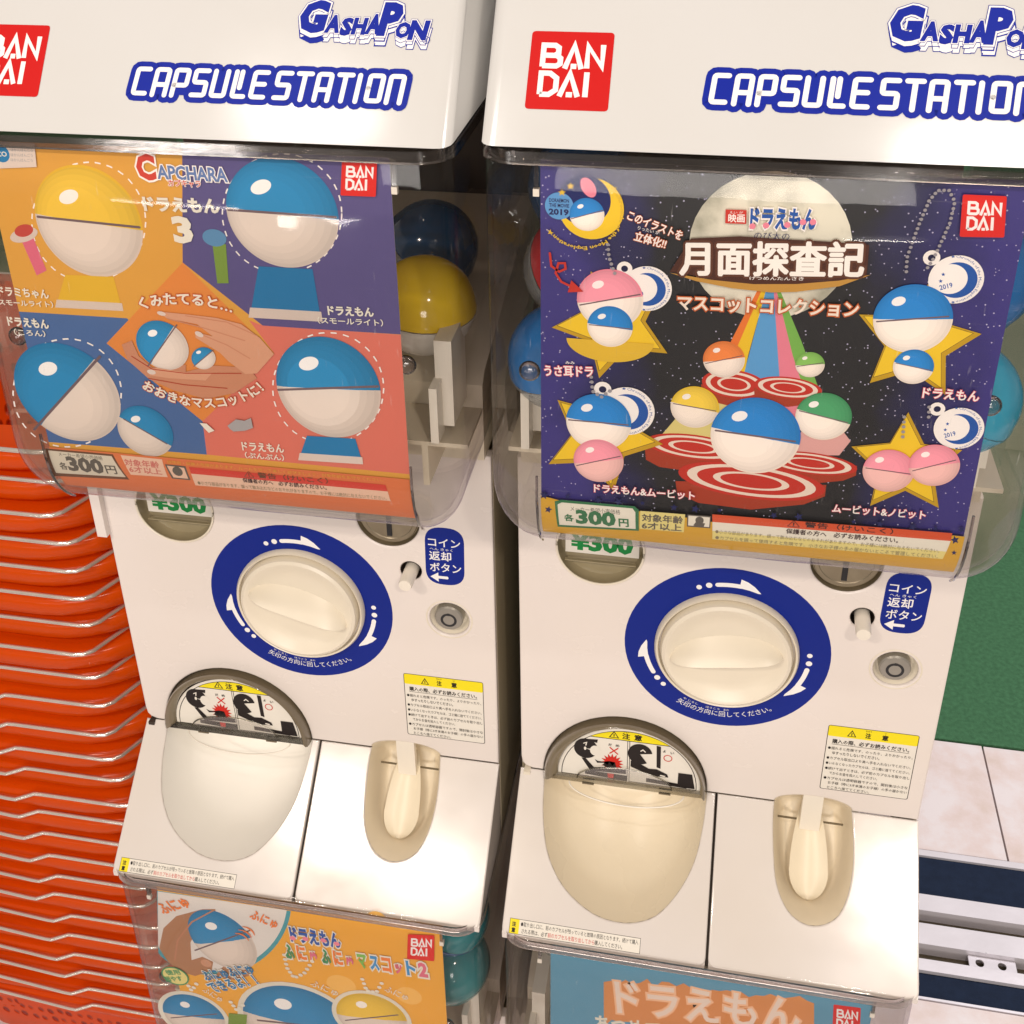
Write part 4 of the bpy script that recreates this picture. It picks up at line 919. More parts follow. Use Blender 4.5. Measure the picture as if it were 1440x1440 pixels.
["star_card","poly","p_yellow",[[0.0595,-0.0626],[0.0743,-0.0744],[0.0929,-0.0686],[0.0858,-0.0868],[0.0968,-0.1029],[0.0771,-0.1024],[0.0646,-0.1191],[0.0599,-0.0995],[0.0413,-0.0933],[0.0584,-0.082]]],
["star_card","poly","p_gold",[[0.2573,-0.0817],[0.2421,-0.0955],[0.2453,-0.1183],[0.2264,-0.1057],[0.2068,-0.1145],[0.2114,-0.0923],[0.1968,-0.0752],[0.218,-0.0743],[0.2279,-0.056],[0.2367,-0.0763]]],
["star_card","poly","p_dark",[[0.2535,-0.0816],[0.2397,-0.0941],[0.2426,-0.1145],[0.2257,-0.1032],[0.208,-0.1111],[0.2122,-0.0912],[0.199,-0.0758],[0.2181,-0.075],[0.227,-0.0585],[0.2349,-0.0768]]],
["star_card","poly","p_yellow",[[0.2531,-0.0817],[0.2395,-0.094],[0.2424,-0.1141],[0.2257,-0.1029],[0.2083,-0.1107],[0.2124,-0.0911],[0.1994,-0.076],[0.2182,-0.0752],[0.227,-0.059],[0.2348,-0.077]]],
["star_card","poly","p_gold",[[0.0805,-0.1283],[0.0817,-0.1517],[0.1011,-0.1629],[0.0799,-0.1731],[0.0745,-0.1978],[0.0599,-0.1793],[0.0364,-0.183],[0.0497,-0.1613],[0.0414,-0.1397],[0.0633,-0.1445]]],
["star_card","poly","p_dark",[[0.0784,-0.1308],[0.0794,-0.1518],[0.0969,-0.162],[0.0778,-0.1711],[0.0729,-0.1932],[0.0598,-0.1767],[0.0387,-0.1799],[0.0506,-0.1605],[0.0431,-0.1411],[0.0629,-0.1454]]],
["star_card","poly","p_yellow",[[0.0782,-0.1313],[0.0792,-0.152],[0.0964,-0.1619],[0.0776,-0.1709],[0.0728,-0.1927],[0.0599,-0.1764],[0.0392,-0.1796],[0.0509,-0.1605],[0.0435,-0.1414],[0.0629,-0.1456]]],
["star_card","poly","p_gold",[[0.2283,-0.1302],[0.2389,-0.1489],[0.2586,-0.1508],[0.2463,-0.167],[0.2522,-0.1889],[0.2333,-0.1796],[0.2163,-0.1916],[0.2177,-0.1689],[0.202,-0.1543],[0.2215,-0.1499]]],
["star_card","poly","p_dark",[[0.2278,-0.1326],[0.2373,-0.1494],[0.2551,-0.1512],[0.244,-0.1657],[0.2492,-0.1854],[0.2323,-0.1771],[0.217,-0.1878],[0.2183,-0.1674],[0.2041,-0.1543],[0.2216,-0.1504]]],
["star_card","poly","p_yellow",[[0.2278,-0.133],[0.2372,-0.1496],[0.2547,-0.1513],[0.2438,-0.1657],[0.2489,-0.185],[0.2322,-0.1768],[0.2173,-0.1874],[0.2185,-0.1674],[0.2045,-0.1545],[0.2218,-0.1506]]],
["name_tag","disc","p_white",[0.0886,-0.0681],0.0129,0.0129,0,0,360],
["name_tag","disc","p_white",[0.0765,-0.0574],0.0041,0.0041,0,0,360],
["name_tag","disc","p_night2",[0.0765,-0.0574],0.0018,0.0018,0,0,360],
["name_tag","disc","p_blue2",[0.0889,-0.0685],0.0095,0.0095,0,0,360],
["name_tag","disc","p_white",[0.0859,-0.068],0.008,0.008,0,0,360],
["name_tag","arc","★Chronicle of the Moon Exploration★","p_blue2",[0.0857,-0.0575],[0.0988,-0.0674],[0.0865,-0.0792],0.002,None,0,0.0],
["name_tag","text","2019","p_blue2",[0.0811,-0.0743],[0.0872,-0.0722],0.0027,None,0.0,0.02],
["name_tag","poly","p_blue2",[[0.0823,-0.0647],[0.0826,-0.0654],[0.0834,-0.0654],[0.0828,-0.0659],[0.083,-0.0666],[0.0824,-0.0663],[0.0817,-0.0667],[0.0819,-0.066],[0.0813,-0.0655],[0.082,-0.0654]]],
["name_tag","poly","p_blue2",[[0.0812,-0.0683],[0.0815,-0.069],[0.0823,-0.069],[0.0817,-0.0695],[0.0819,-0.0702],[0.0812,-0.0699],[0.0806,-0.0703],[0.0808,-0.0696],[0.0802,-0.0691],[0.0809,-0.069]]],
["name_tag","disc","p_white",[0.2406,-0.0527],0.0131,0.0131,0,0,360],
["name_tag","disc","p_white",[0.2275,-0.0418],0.0041,0.0041,0,0,360],
["name_tag","disc","p_night2",[0.2275,-0.0418],0.0018,0.0018,0,0,360],
["name_tag","disc","p_blue2",[0.241,-0.053],0.0097,0.0097,0,0,360],
["name_tag","disc","p_white",[0.2379,-0.0526],0.0081,0.0081,0,0,360],
["name_tag","arc","★Chronicle of the Moon Exploration★","p_blue2",[0.2366,-0.0419],[0.2506,-0.052],[0.2399,-0.064],0.0021,None,0,0.0],
["name_tag","text","2019","p_blue2",[0.234,-0.059],[0.2398,-0.0569],0.0028,None,0.0,0.02],
["name_tag","poly","p_blue2",[[0.234,-0.0492],[0.2344,-0.0499],[0.2352,-0.0499],[0.2347,-0.0504],[0.235,-0.0512],[0.2343,-0.0508],[0.2337,-0.0512],[0.2338,-0.0505],[0.2331,-0.05],[0.2338,-0.0499]]],
["name_tag","poly","p_blue2",[[0.2333,-0.0529],[0.2337,-0.0535],[0.2345,-0.0536],[0.234,-0.0541],[0.2343,-0.0548],[0.2336,-0.0545],[0.233,-0.0549],[0.2331,-0.0542],[0.2324,-0.0537],[0.2332,-0.0536]]],
["name_tag","disc","p_white",[0.0804,-0.1434],0.0153,0.0153,0,0,360],
["name_tag","disc","p_white",[0.0666,-0.1307],0.0049,0.0049,0,0,360],
["name_tag","disc","p_night2",[0.0666,-0.1307],0.0021,0.0021,0,0,360],
["name_tag","disc","p_blue2",[0.0808,-0.1438],0.0114,0.0114,0,0,360],
["name_tag","disc","p_white",[0.0773,-0.1433],0.0096,0.0096,0,0,360],
["name_tag","arc","★Chronicle of the Moon Exploration★","p_blue2",[0.0772,-0.1306],[0.0923,-0.1423],[0.078,-0.1569],0.0024,None,0,0.0],
["name_tag","text","2019","p_blue2",[0.0718,-0.1512],[0.0789,-0.1485],0.0033,None,0.0,0.02],
["name_tag","poly","p_blue2",[[0.0732,-0.1394],[0.0736,-0.1402],[0.0745,-0.1402],[0.0738,-0.1409],[0.074,-0.1417],[0.0733,-0.1413],[0.0725,-0.1419],[0.0727,-0.141],[0.072,-0.1404],[0.0729,-0.1403]]],
["name_tag","poly","p_blue2",[[0.0719,-0.1438],[0.0723,-0.1446],[0.0731,-0.1446],[0.0725,-0.1453],[0.0727,-0.1462],[0.072,-0.1458],[0.0712,-0.1463],[0.0714,-0.1454],[0.0707,-0.1449],[0.0716,-0.1447]]],
["name_tag","disc","p_white",[0.2548,-0.1376],0.0126,0.0126,0,0,360],
["name_tag","disc","p_white",[0.2424,-0.1269],0.004,0.004,0,0,360],
["name_tag","disc","p_night2",[0.2424,-0.1269],0.0018,0.0018,0,0,360],
["name_tag","disc","p_blue2",[0.2553,-0.138],0.0093,0.0093,0,0,360],
["name_tag","disc","p_white",[0.2523,-0.1375],0.0078,0.0078,0,0,360],
["name_tag","arc","★Chronicle of the Moon Exploration★","p_blue2",[0.2509,-0.1268],[0.2643,-0.1367],[0.2543,-0.149],0.0021,None,0,0.0],
["name_tag","text","2019","p_blue2",[0.2487,-0.1441],[0.2541,-0.1419],0.0028,None,0.0,0.02],
["name_tag","poly","p_blue2",[[0.2486,-0.1342],[0.249,-0.1349],[0.2497,-0.1349],[0.2492,-0.1355],[0.2495,-0.1362],[0.2489,-0.1359],[0.2483,-0.1363],[0.2484,-0.1356],[0.2478,-0.1351],[0.2485,-0.135]]],
["name_tag","poly","p_blue2",[[0.248,-0.1379],[0.2484,-0.1386],[0.2491,-0.1386],[0.2486,-0.1392],[0.2489,-0.1399],[0.2483,-0.1396],[0.2477,-0.14],[0.2478,-0.1393],[0.2472,-0.1388],[0.2479,-0.1387]]],
["capsule_picture","disc","p_pink",[0.0693,-0.0756],0.0176,0.0176,10,0,180],
["capsule_picture","disc","p_cream",[0.0693,-0.0756],0.0176,0.0176,10,180,360],
["capsule_picture","disc","p_pink_0",[0.0691,-0.0757],0.017,0.017,10,0,180],
["capsule_picture","disc","p_cream_0",[0.0691,-0.0757],0.017,0.017,10,180,360],
["capsule_picture","disc","p_pink_1",[0.0686,-0.0758],0.016,0.016,10,0,180],
["capsule_picture","disc","p_cream_1",[0.0686,-0.0758],0.016,0.016,10,180,360],
["capsule_picture","disc","p_pink_2",[0.0678,-0.076],0.0148,0.0148,10,0,180],
["capsule_picture","disc","p_cream_2",[0.0678,-0.076],0.0148,0.0148,10,180,360],
["capsule_picture","disc","p_pink_3",[0.067,-0.0762],0.013,0.013,10,0,180],
["capsule_picture","disc","p_cream_3",[0.067,-0.0762],0.013,0.013,10,180,360],
["capsule_picture","disc","p_pink_4",[0.0662,-0.0764],0.0104,0.0104,10,0,180],
["capsule_picture","disc","p_cream_4",[0.0662,-0.0764],0.0104,0.0104,10,180,360],
["capsule_picture","line","p_seam",[[0.0534,-0.0799],[0.085,-0.0715]],0.00079,0,0.0],
["capsule_picture","disc","p_shine",[0.0628,-0.0673],0.0033,0.0022,25,0,360],
["capsule_picture","disc","p_gold2",[0.0699,-0.1002],0.0236,0.0129,0,180,360],
["capsule_picture","disc","p_blue",[0.0697,-0.0916],0.0122,0.0122,-6,0,180],
["capsule_picture","disc","p_cream",[0.0697,-0.0916],0.0122,0.0122,-6,180,360],
["capsule_picture","disc","p_blue_0",[0.0696,-0.0916],0.0119,0.0119,-6,0,180],
["capsule_picture","disc","p_cream_0",[0.0696,-0.0916],0.0119,0.0119,-6,180,360],
["capsule_picture","disc","p_blue_1",[0.0692,-0.0916],0.0111,0.0111,-6,0,180],
["capsule_picture","disc","p_cream_1",[0.0692,-0.0916],0.0111,0.0111,-6,180,360],
["capsule_picture","disc","p_blue_2",[0.0687,-0.0916],0.0102,0.0102,-6,0,180],
["capsule_picture","disc","p_cream_2",[0.0687,-0.0916],0.0102,0.0102,-6,180,360],
["capsule_picture","disc","p_blue_3",[0.0681,-0.0916],0.009,0.009,-6,0,180],
["capsule_picture","disc","p_cream_3",[0.0681,-0.0916],0.009,0.009,-6,180,360],
["capsule_picture","disc","p_blue_4",[0.0675,-0.0915],0.0073,0.0073,-6,0,180],
["capsule_picture","disc","p_cream_4",[0.0675,-0.0915],0.0073,0.0073,-6,180,360],
["capsule_picture","line","p_seam",[[0.0586,-0.0912],[0.0807,-0.0921]],0.00055,0,0.0],
["capsule_picture","disc","p_shine",[0.0652,-0.0858],0.0023,0.0015,25,0,360],
["capsule_picture","disc","p_blue",[0.2231,-0.0756],0.0193,0.0193,4,0,180],
["capsule_picture","disc","p_cream",[0.2231,-0.0756],0.0193,0.0193,4,180,360],
["capsule_picture","disc","p_blue_0",[0.2229,-0.0756],0.0189,0.0189,4,0,180],
["capsule_picture","disc","p_cream_0",[0.2229,-0.0756],0.0189,0.0189,4,180,360],
["capsule_picture","disc","p_blue_1",[0.2223,-0.0757],0.0178,0.0178,4,0,180],
["capsule_picture","disc","p_cream_1",[0.2223,-0.0757],0.0178,0.0178,4,180,360],
["capsule_picture","disc","p_blue_2",[0.2215,-0.0758],0.0161,0.0161,4,0,180],
["capsule_picture","disc","p_cream_2",[0.2215,-0.0758],0.0161,0.0161,4,180,360],
["capsule_picture","disc","p_blue_3",[0.2206,-0.076],0.0143,0.0143,4,0,180],
["capsule_picture","disc","p_cream_3",[0.2206,-0.076],0.0143,0.0143,4,180,360],
["capsule_picture","disc","p_blue_4",[0.2197,-0.0761],0.0116,0.0116,4,0,180],
["capsule_picture","disc","p_cream_4",[0.2197,-0.0761],0.0116,0.0116,4,180,360],
["capsule_picture","line","p_seam",[[0.2059,-0.0783],[0.24,-0.0729]],0.00087,0,0.0],
["capsule_picture","disc","p_shine",[0.215,-0.0662],0.0035,0.0025,25,0,360],
["capsule_picture","disc","p_blue",[0.2271,-0.1028],0.0101,0.0101,-12,0,180],
["capsule_picture","disc","p_cream",[0.2271,-0.1028],0.0101,0.0101,-12,180,360],
["capsule_picture","disc","p_blue_0",[0.227,-0.1028],0.0098,0.0098,-12,0,180],
["capsule_picture","disc","p_cream_0",[0.227,-0.1028],0.0098,0.0098,-12,180,360],
["capsule_picture","disc","p_blue_1",[0.2267,-0.1027],0.009,0.009,-12,0,180],
["capsule_picture","disc","p_cream_1",[0.2267,-0.1027],0.009,0.009,-12,180,360],
["capsule_picture","disc","p_blue_2",[0.2263,-0.1027],0.0084,0.0084,-12,0,180],
["capsule_picture","disc","p_cream_2",[0.2263,-0.1027],0.0084,0.0084,-12,180,360],
["capsule_picture","disc","p_blue_3",[0.2258,-0.1026],0.0075,0.0075,-12,0,180],
["capsule_picture","disc","p_cream_3",[0.2258,-0.1026],0.0075,0.0075,-12,180,360],
["capsule_picture","disc","p_blue_4",[0.2254,-0.1025],0.006,0.006,-12,0,180],
["capsule_picture","disc","p_cream_4",[0.2254,-0.1025],0.006,0.006,-12,180,360],
["capsule_picture","line","p_seam",[[0.2182,-0.1013],[0.236,-0.1042]],0.00046,0,0.0],
["capsule_picture","disc","p_shine",[0.223,-0.0979],0.0018,0.0013,25,0,360],
["capsule_picture","disc","p_blue",[0.0648,-0.1518],0.0183,0.0183,-5,0,180],
["capsule_picture","disc","p_cream",[0.0648,-0.1518],0.0183,0.0183,-5,180,360],
["capsule_picture","disc","p_blue_0",[0.0646,-0.1518],0.0181,0.0181,-5,0,180],
["capsule_picture","disc","p_cream_0",[0.0646,-0.1518],0.0181,0.0181,-5,180,360],
["capsule_picture","disc","p_blue_1",[0.064,-0.1518],0.0171,0.0171,-5,0,180],
["capsule_picture","disc","p_cream_1",[0.064,-0.1518],0.0171,0.0171,-5,180,360],
["capsule_picture","disc","p_blue_2",[0.0632,-0.1518],0.0158,0.0158,-5,0,180],
["capsule_picture","disc","p_cream_2",[0.0632,-0.1518],0.0158,0.0158,-5,180,360],
["capsule_picture","disc","p_blue_3",[0.0623,-0.1518],0.0139,0.0139,-5,0,180],
["capsule_picture","disc","p_cream_3",[0.0623,-0.1518],0.0139,0.0139,-5,180,360],
["capsule_picture","disc","p_blue_4",[0.0615,-0.1518],0.0112,0.0112,-5,0,180],
["capsule_picture","disc","p_cream_4",[0.0615,-0.1518],0.0112,0.0112,-5,180,360],
["capsule_picture","line","p_seam",[[0.048,-0.1517],[0.0813,-0.1519]],0.00085,0,0.0],
["capsule_picture","disc","p_shine",[0.0581,-0.1429],0.0034,0.0024,25,0,360],
["capsule_picture","disc","p_pink",[0.0653,-0.1773],0.0143,0.0143,12,0,180],
["capsule_picture","disc","p_palepink",[0.0653,-0.1773],0.0143,0.0143,12,180,360],
["capsule_picture","disc","p_pink_0",[0.0651,-0.1773],0.0141,0.0141,12,0,180],
["capsule_picture","disc","p_palepink_0",[0.0651,-0.1773],0.0141,0.0141,12,180,360],
["capsule_picture","disc","p_pink_1",[0.0647,-0.1775],0.013,0.013,12,0,180],
["capsule_picture","disc","p_palepink_1",[0.0647,-0.1775],0.013,0.013,12,180,360],
["capsule_picture","disc","p_pink_2",[0.0641,-0.1777],0.012,0.012,12,0,180],
["capsule_picture","disc","p_palepink_2",[0.0641,-0.1777],0.012,0.012,12,180,360],
["capsule_picture","disc","p_pink_3",[0.0635,-0.1779],0.0106,0.0106,12,0,180],
["capsule_picture","disc","p_palepink_3",[0.0635,-0.1779],0.0106,0.0106,12,180,360],
["capsule_picture","disc","p_pink_4",[0.0629,-0.1782],0.0086,0.0086,12,0,180],
["capsule_picture","disc","p_palepink_4",[0.0629,-0.1782],0.0086,0.0086,12,180,360],
["capsule_picture","line","p_seam",[[0.0529,-0.1817],[0.0775,-0.1729]],0.00065,0,0.0],
["capsule_picture","disc","p_shine",[0.0602,-0.1704],0.0026,0.0018,25,0,360],
["capsule_picture","disc","p_pink",[0.2229,-0.1673],0.0135,0.0135,-8,0,180],
["capsule_picture","disc","p_palepink",[0.2229,-0.1673],0.0135,0.0135,-8,180,360],
["capsule_picture","disc","p_pink_0",[0.2228,-0.1673],0.0131,0.0131,-8,0,180],
["capsule_picture","disc","p_palepink_0",[0.2228,-0.1673],0.0131,0.0131,-8,180,360],
["capsule_picture","disc","p_pink_1",[0.2224,-0.1673],0.0127,0.0127,-8,0,180],
["capsule_picture","disc","p_palepink_1",[0.2224,-0.1673],0.0127,0.0127,-8,180,360],
["capsule_picture","disc","p_pink_2",[0.2218,-0.1673],0.0114,0.0114,-8,0,180],
["capsule_picture","disc","p_palepink_2",[0.2218,-0.1673],0.0114,0.0114,-8,180,360],
["capsule_picture","disc","p_pink_3",[0.2212,-0.1672],0.01,0.01,-8,0,180],
["capsule_picture","disc","p_palepink_3",[0.2212,-0.1672],0.01,0.01,-8,180,360],
["capsule_picture","disc","p_pink_4",[0.2206,-0.1672],0.0083,0.0083,-8,0,180],
["capsule_picture","disc","p_palepink_4",[0.2206,-0.1672],0.0083,0.0083,-8,180,360],
["capsule_picture","line","p_seam",[[0.211,-0.1666],[0.2348,-0.1681]],0.00061,0,0.0],
["capsule_picture","disc","p_shine",[0.2174,-0.1607],0.0024,0.0018,25,0,360],
["capsule_picture","disc","p_pink",[0.2457,-0.1613],0.0131,0.0131,14,0,180],
["capsule_picture","disc","p_palepink",[0.2457,-0.1613],0.0131,0.0131,14,180,360],
["capsule_picture","disc","p_pink_0",[0.2456,-0.1613],0.0127,0.0127,14,0,180],
["capsule_picture","disc","p_palepink_0",[0.2456,-0.1613],0.0127,0.0127,14,180,360],
["capsule_picture","disc","p_pink_1",[0.2452,-0.1615],0.0119,0.0119,14,0,180],
["capsule_picture","disc","p_palepink_1",[0.2452,-0.1615],0.0119,0.0119,14,180,360],
["capsule_picture","disc","p_pink_2",[0.2447,-0.1617],0.0108,0.0108,14,0,180],
["capsule_picture","disc","p_palepink_2",[0.2447,-0.1617],0.0108,0.0108,14,180,360],
["capsule_picture","disc","p_pink_3",[0.2442,-0.1619],0.0097,0.0097,14,0,180],
["capsule_picture","disc","p_palepink_3",[0.2442,-0.1619],0.0097,0.0097,14,180,360],
["capsule_picture","disc","p_pink_4",[0.2437,-0.1622],0.0079,0.0079,14,0,180],
["capsule_picture","disc","p_palepink_4",[0.2437,-0.1622],0.0079,0.0079,14,180,360],
["capsule_picture","line","p_seam",[[0.2353,-0.1658],[0.256,-0.1568]],0.00059,0,0.0],
["capsule_picture","disc","p_shine",[0.2403,-0.1549],0.0023,0.0017,25,0,360],
["ball_chain","disc","p_chain",[0.2165,-0.0496],0.0009,0.0009,0,0,360],
["ball_chain","disc","p_chain",[0.2162,-0.0469],0.0009,0.0009,0,0,360],
["ball_chain","disc","p_chain",[0.216,-0.0442],0.0009,0.0009,0,0,360],
["ball_chain","disc","p_chain",[0.2159,-0.0416],0.0009,0.0009,0,0,360],
["ball_chain","disc","p_chain",[0.2163,-0.039],0.0009,0.0009,0,0,360],
["ball_chain","disc","p_chain",[0.2168,-0.0365],0.0009,0.0009,0,0,360],
["ball_chain","disc","p_chain",[0.2172,-0.034],0.0009,0.0009,0,0,360],
["ball_chain","disc","p_chain",[0.2177,-0.0315],0.0009,0.0009,0,0,360],
["ball_chain","disc","p_chain",[0.2181,-0.029],0.0009,0.0009,0,0,360],
["ball_chain","disc","p_chain",[0.2186,-0.0265],0.0009,0.0009,0,0,360],
["ball_chain","disc","p_chain",[0.2191,-0.024],0.0009,0.0009,0,0,360],
["ball_chain","disc","p_chain",[0.2197,-0.0216],0.0009,0.0009,0,0,360],
["ball_chain","disc","p_chain",[0.2202,-0.0192],0.0009,0.0009,0,0,360],
["ball_chain","disc","p_chain",[0.2208,-0.0168],0.0009,0.0009,0,0,360],
["ball_chain","disc","p_chain",[0.2214,-0.0144],0.0009,0.0009,0,0,360],
["ball_chain","disc","p_chain",[0.2219,-0.012],0.0009,0.0009,0,0,360],
["ball_chain","disc","p_chain",[0.2231,-0.01],0.0009,0.0009,0,0,360],
["ball_chain","disc","p_chain",[0.2243,-0.008],0.0009,0.0009,0,0,360],
["ball_chain","disc","p_chain",[0.2257,-0.0065],0.0009,0.0009,0,0,360],
["ball_chain","disc","p_chain",[0.228,-0.0063],0.0009,0.0009,0,0,360],
["ball_chain","disc","p_chain",[0.2303,-0.0062],0.0009,0.0009,0,0,360],
["ball_chain","disc","p_chain",[0.2316,-0.0083],0.0009,0.0009,0,0,360],
["ball_chain","disc","p_chain",[0.233,-0.0105],0.0009,0.0009,0,0,360],
["ball_chain","disc","p_chain",[0.2337,-0.0128],0.0009,0.0009,0,0,360],
["ball_chain","disc","p_chain",[0.2336,-0.0153],0.0009,0.0009,0,0,360],
["ball_chain","disc","p_chain",[0.2334,-0.0178],0.0009,0.0009,0,0,360],
["ball_chain","disc","p_chain",[0.2333,-0.0203],0.0009,0.0009,0,0,360],
["ball_chain","disc","p_chain",[0.2331,-0.0229],0.0009,0.0009,0,0,360],
["ball_chain","disc","p_chain",[0.2325,-0.0253],0.0009,0.0009,0,0,360],
["ball_chain","disc","p_chain",[0.2319,-0.0277],0.0009,0.0009,0,0,360],
["ball_chain","disc","p_chain",[0.2313,-0.0301],0.0009,0.0009,0,0,360],
["ball_chain","disc","p_chain",[0.2307,-0.0325],0.0009,0.0009,0,0,360],
["ball_chain","disc","p_chain",[0.2301,-0.0349],0.0009,0.0009,0,0,360],
["ball_chain","disc","p_chain",[0.2295,-0.0374],0.0009,0.0009,0,0,360],
["ball_chain","disc","p_chain",[0.2288,-0.0398],0.0009,0.0009,0,0,360],
["ball_chain","disc","p_chain",[0.2281,-0.0422],0.0009,0.0009,0,0,360],
["ball_chain","disc","p_chain",[0.2272,-0.0445],0.0009,0.0009,0,0,360],
["ball_chain","disc","p_chain",[0.2262,-0.0468],0.0009,0.0009,0,0,360],
["ball_chain","disc","p_chain",[0.0674,-0.0439],0.001,0.001,0,0,360],
["ball_chain","disc","p_chain",[0.0678,-0.0467],0.001,0.001,0,0,360],
["ball_chain","disc","p_chain",[0.0681,-0.0495],0.001,0.001,0,0,360],
["ball_chain","disc","p_chain",[0.0687,-0.0522],0.001,0.001,0,0,360],
["ball_chain","disc","p_chain",[0.0696,-0.0548],0.001,0.001,0,0,360],
["ball_chain","disc","p_chain",[0.0705,-0.0574],0.001,0.001,0,0,360],
["ball_chain","disc","p_chain",[0.0715,-0.06],0.001,0.001,0,0,360],
["ball_chain","disc","p_chain",[0.0602,-0.123],0.0011,0.0011,0,0,360],
["ball_chain","disc","p_chain",[0.0606,-0.1261],0.0011,0.0011,0,0,360],
["ball_chain","disc","p_chain",[0.0609,-0.1292],0.0011,0.0011,0,0,360],
["ball_chain","disc","p_chain",[0.0615,-0.1321],0.0011,0.0011,0,0,360],
["ball_chain","disc","p_chain",[0.0638,-0.1337],0.0011,0.0011,0,0,360],
["ball_chain","disc","p_chain",[0.0662,-0.135],0.0011,0.0011,0,0,360],
["ball_chain","disc","p_chain",[0.0684,-0.133],0.0011,0.0011,0,0,360],
["ball_chain","disc","p_chain",[0.0706,-0.131],0.0011,0.0011,0,0,360],
["ball_chain","disc","p_chain",[0.2265,-0.1328],0.001,0.001,0,0,360],
["ball_chain","disc","p_chain",[0.2267,-0.1359],0.001,0.001,0,0,360],
["ball_chain","disc","p_chain",[0.227,-0.1389],0.001,0.001,0,0,360],
["ball_chain","disc","p_chain",[0.2272,-0.142],0.001,0.001,0,0,360],
["ball_chain","disc","p_chain",[0.2274,-0.1451],0.001,0.001,0,0,360],
["ball_chain","disc","p_chain",[0.2381,-0.1257],0.001,0.001,0,0,360],
["ball_chain","disc","p_chain",[0.2384,-0.1287],0.001,0.001,0,0,360],
["ball_chain","disc","p_chain",[0.2387,-0.1317],0.001,0.001,0,0,360],
["emblem","disc","p_yellow",[0.0586,-0.0248],0.0167,0.0167,0,0,360],
["emblem","disc","p_navy2",[0.0548,-0.0204],0.0137,0.0137,0,0,360],
["emblem","disc","p_sky2",[0.042,-0.0241],0.0074,0.0074,0,0,360],
["emblem","disc","p_blue",[0.0564,-0.028],0.009,0.009,15,0,180],
["emblem","disc","p_cream",[0.0564,-0.028],0.009,0.009,15,180,360],
["emblem","disc","p_blue_0",[0.0563,-0.0281],0.0089,0.0089,15,0,180],
["emblem","disc","p_cream_0",[0.0563,-0.0281],0.0089,0.0089,15,180,360],
["emblem","disc","p_blue_1",[0.056,-0.0282],0.0084,0.0084,15,0,180],
["emblem","disc","p_cream_1",[0.056,-0.0282],0.0084,0.0084,15,180,360],
["emblem","disc","p_blue_2",[0.0557,-0.0283],0.0077,0.0077,15,0,180],
["emblem","disc","p_cream_2",[0.0557,-0.0283],0.0077,0.0077,15,180,360],
["emblem","disc","p_blue_3",[0.0552,-0.0284],0.0068,0.0068,15,0,180],
["emblem","disc","p_cream_3",[0.0552,-0.0284],0.0068,0.0068,15,180,360],
["emblem","disc","p_blue_4",[0.0548,-0.0286],0.0054,0.0054,15,0,180],
["emblem","disc","p_cream_4",[0.0548,-0.0286],0.0054,0.0054,15,180,360],
["emblem","line","p_seam",[[0.0482,-0.0308],[0.0646,-0.0252]],0.00046,0,0.0],
["emblem","disc","p_shine",[0.053,-0.0237],0.0017,0.0011,25,0,360],
["emblem","disc","p_pink",[0.0569,-0.0133],0.0058,0.0035,-60,0,360],
["emblem","poly","p_gold2",[[0.0478,-0.011],[0.0484,-0.0123],[0.0499,-0.0123],[0.0487,-0.0133],[0.0491,-0.0146],[0.0478,-0.014],[0.0465,-0.0148],[0.0469,-0.0134],[0.0457,-0.0125],[0.0472,-0.0123]]],
["emblem","poly","p_gold2",[[0.0434,-0.0146],[0.044,-0.0159],[0.0455,-0.016],[0.0444,-0.0169],[0.0447,-0.0183],[0.0434,-0.0176],[0.0421,-0.0184],[0.0425,-0.017],[0.0413,-0.0162],[0.0428,-0.016]]],
["emblem","text","DORAEMON","p_navy",[0.0368,-0.0221],[0.0471,-0.0221],0.0021,None,0.0,0.02],
["emblem","text","THE MOVIE","p_navy",[0.0368,-0.0248],[0.0472,-0.0248],0.0021,None,0.0,0.02],
["emblem","text","2019","p_navy",[0.0366,-0.0291],[0.047,-0.0291],0.0035,None,0.0,0.04],
["emblem","arc","★Chronicle of the Moon Exploration★","p_gold2",[0.0674,-0.0128],[0.0648,-0.0417],[0.0376,-0.0361],0.0032,None,0,0.03],
["arrow","line","p_red",[[0.0372,-0.0506],[0.038,-0.0579],[0.0422,-0.0609],[0.0456,-0.059],[0.0452,-0.0558],[0.0418,-0.056],[0.0403,-0.0618],[0.0433,-0.0666],[0.0495,-0.0695]],0.00125,0,0.0],
["arrow","poly","p_red",[[0.0487,-0.0654],[0.0552,-0.0716],[0.0468,-0.0726]]],
["printed_text","text","このイラストを","p_white",[0.0766,-0.0293],[0.1045,-0.0394],0.0051,"p_orange2",0.05,0.02],
["printed_text","text","立体化!!","p_white",[0.0806,-0.0408],[0.0968,-0.0446],0.0056,"p_orange2",0.05,0.02],
["printed_text","text","りったい か","p_white",[0.0825,-0.0346],[0.0935,-0.0369],0.002,None,0.0,0.0],
["printed_text","poly","p_red",[[0.126,-0.0214],[0.1363,-0.0212],[0.1367,-0.0286],[0.1263,-0.0288]]],
["printed_text","text","映画","p_white",[0.1277,-0.0282],[0.1358,-0.0279],0.0046,None,0.0,0.02],
["printed_text","text","えい が","p_white",[0.1281,-0.0234],[0.1347,-0.0232],0.0013,None,0.0,0],
["printed_text","text","ドラえもん","p_blue2",[0.1385,-0.0312],[0.1707,-0.0301],0.0115,"p_white",0.07,0.045],
["printed_text","disc","p_pink",[0.1398,-0.0296],0.0016,0.0016,0,0,360],
["printed_text","disc","p_pink",[0.1464,-0.0288],0.0016,0.0016,0,0,360],
["printed_text","disc","p_pink",[0.1567,-0.0279],0.0016,0.0016,0,0,360],
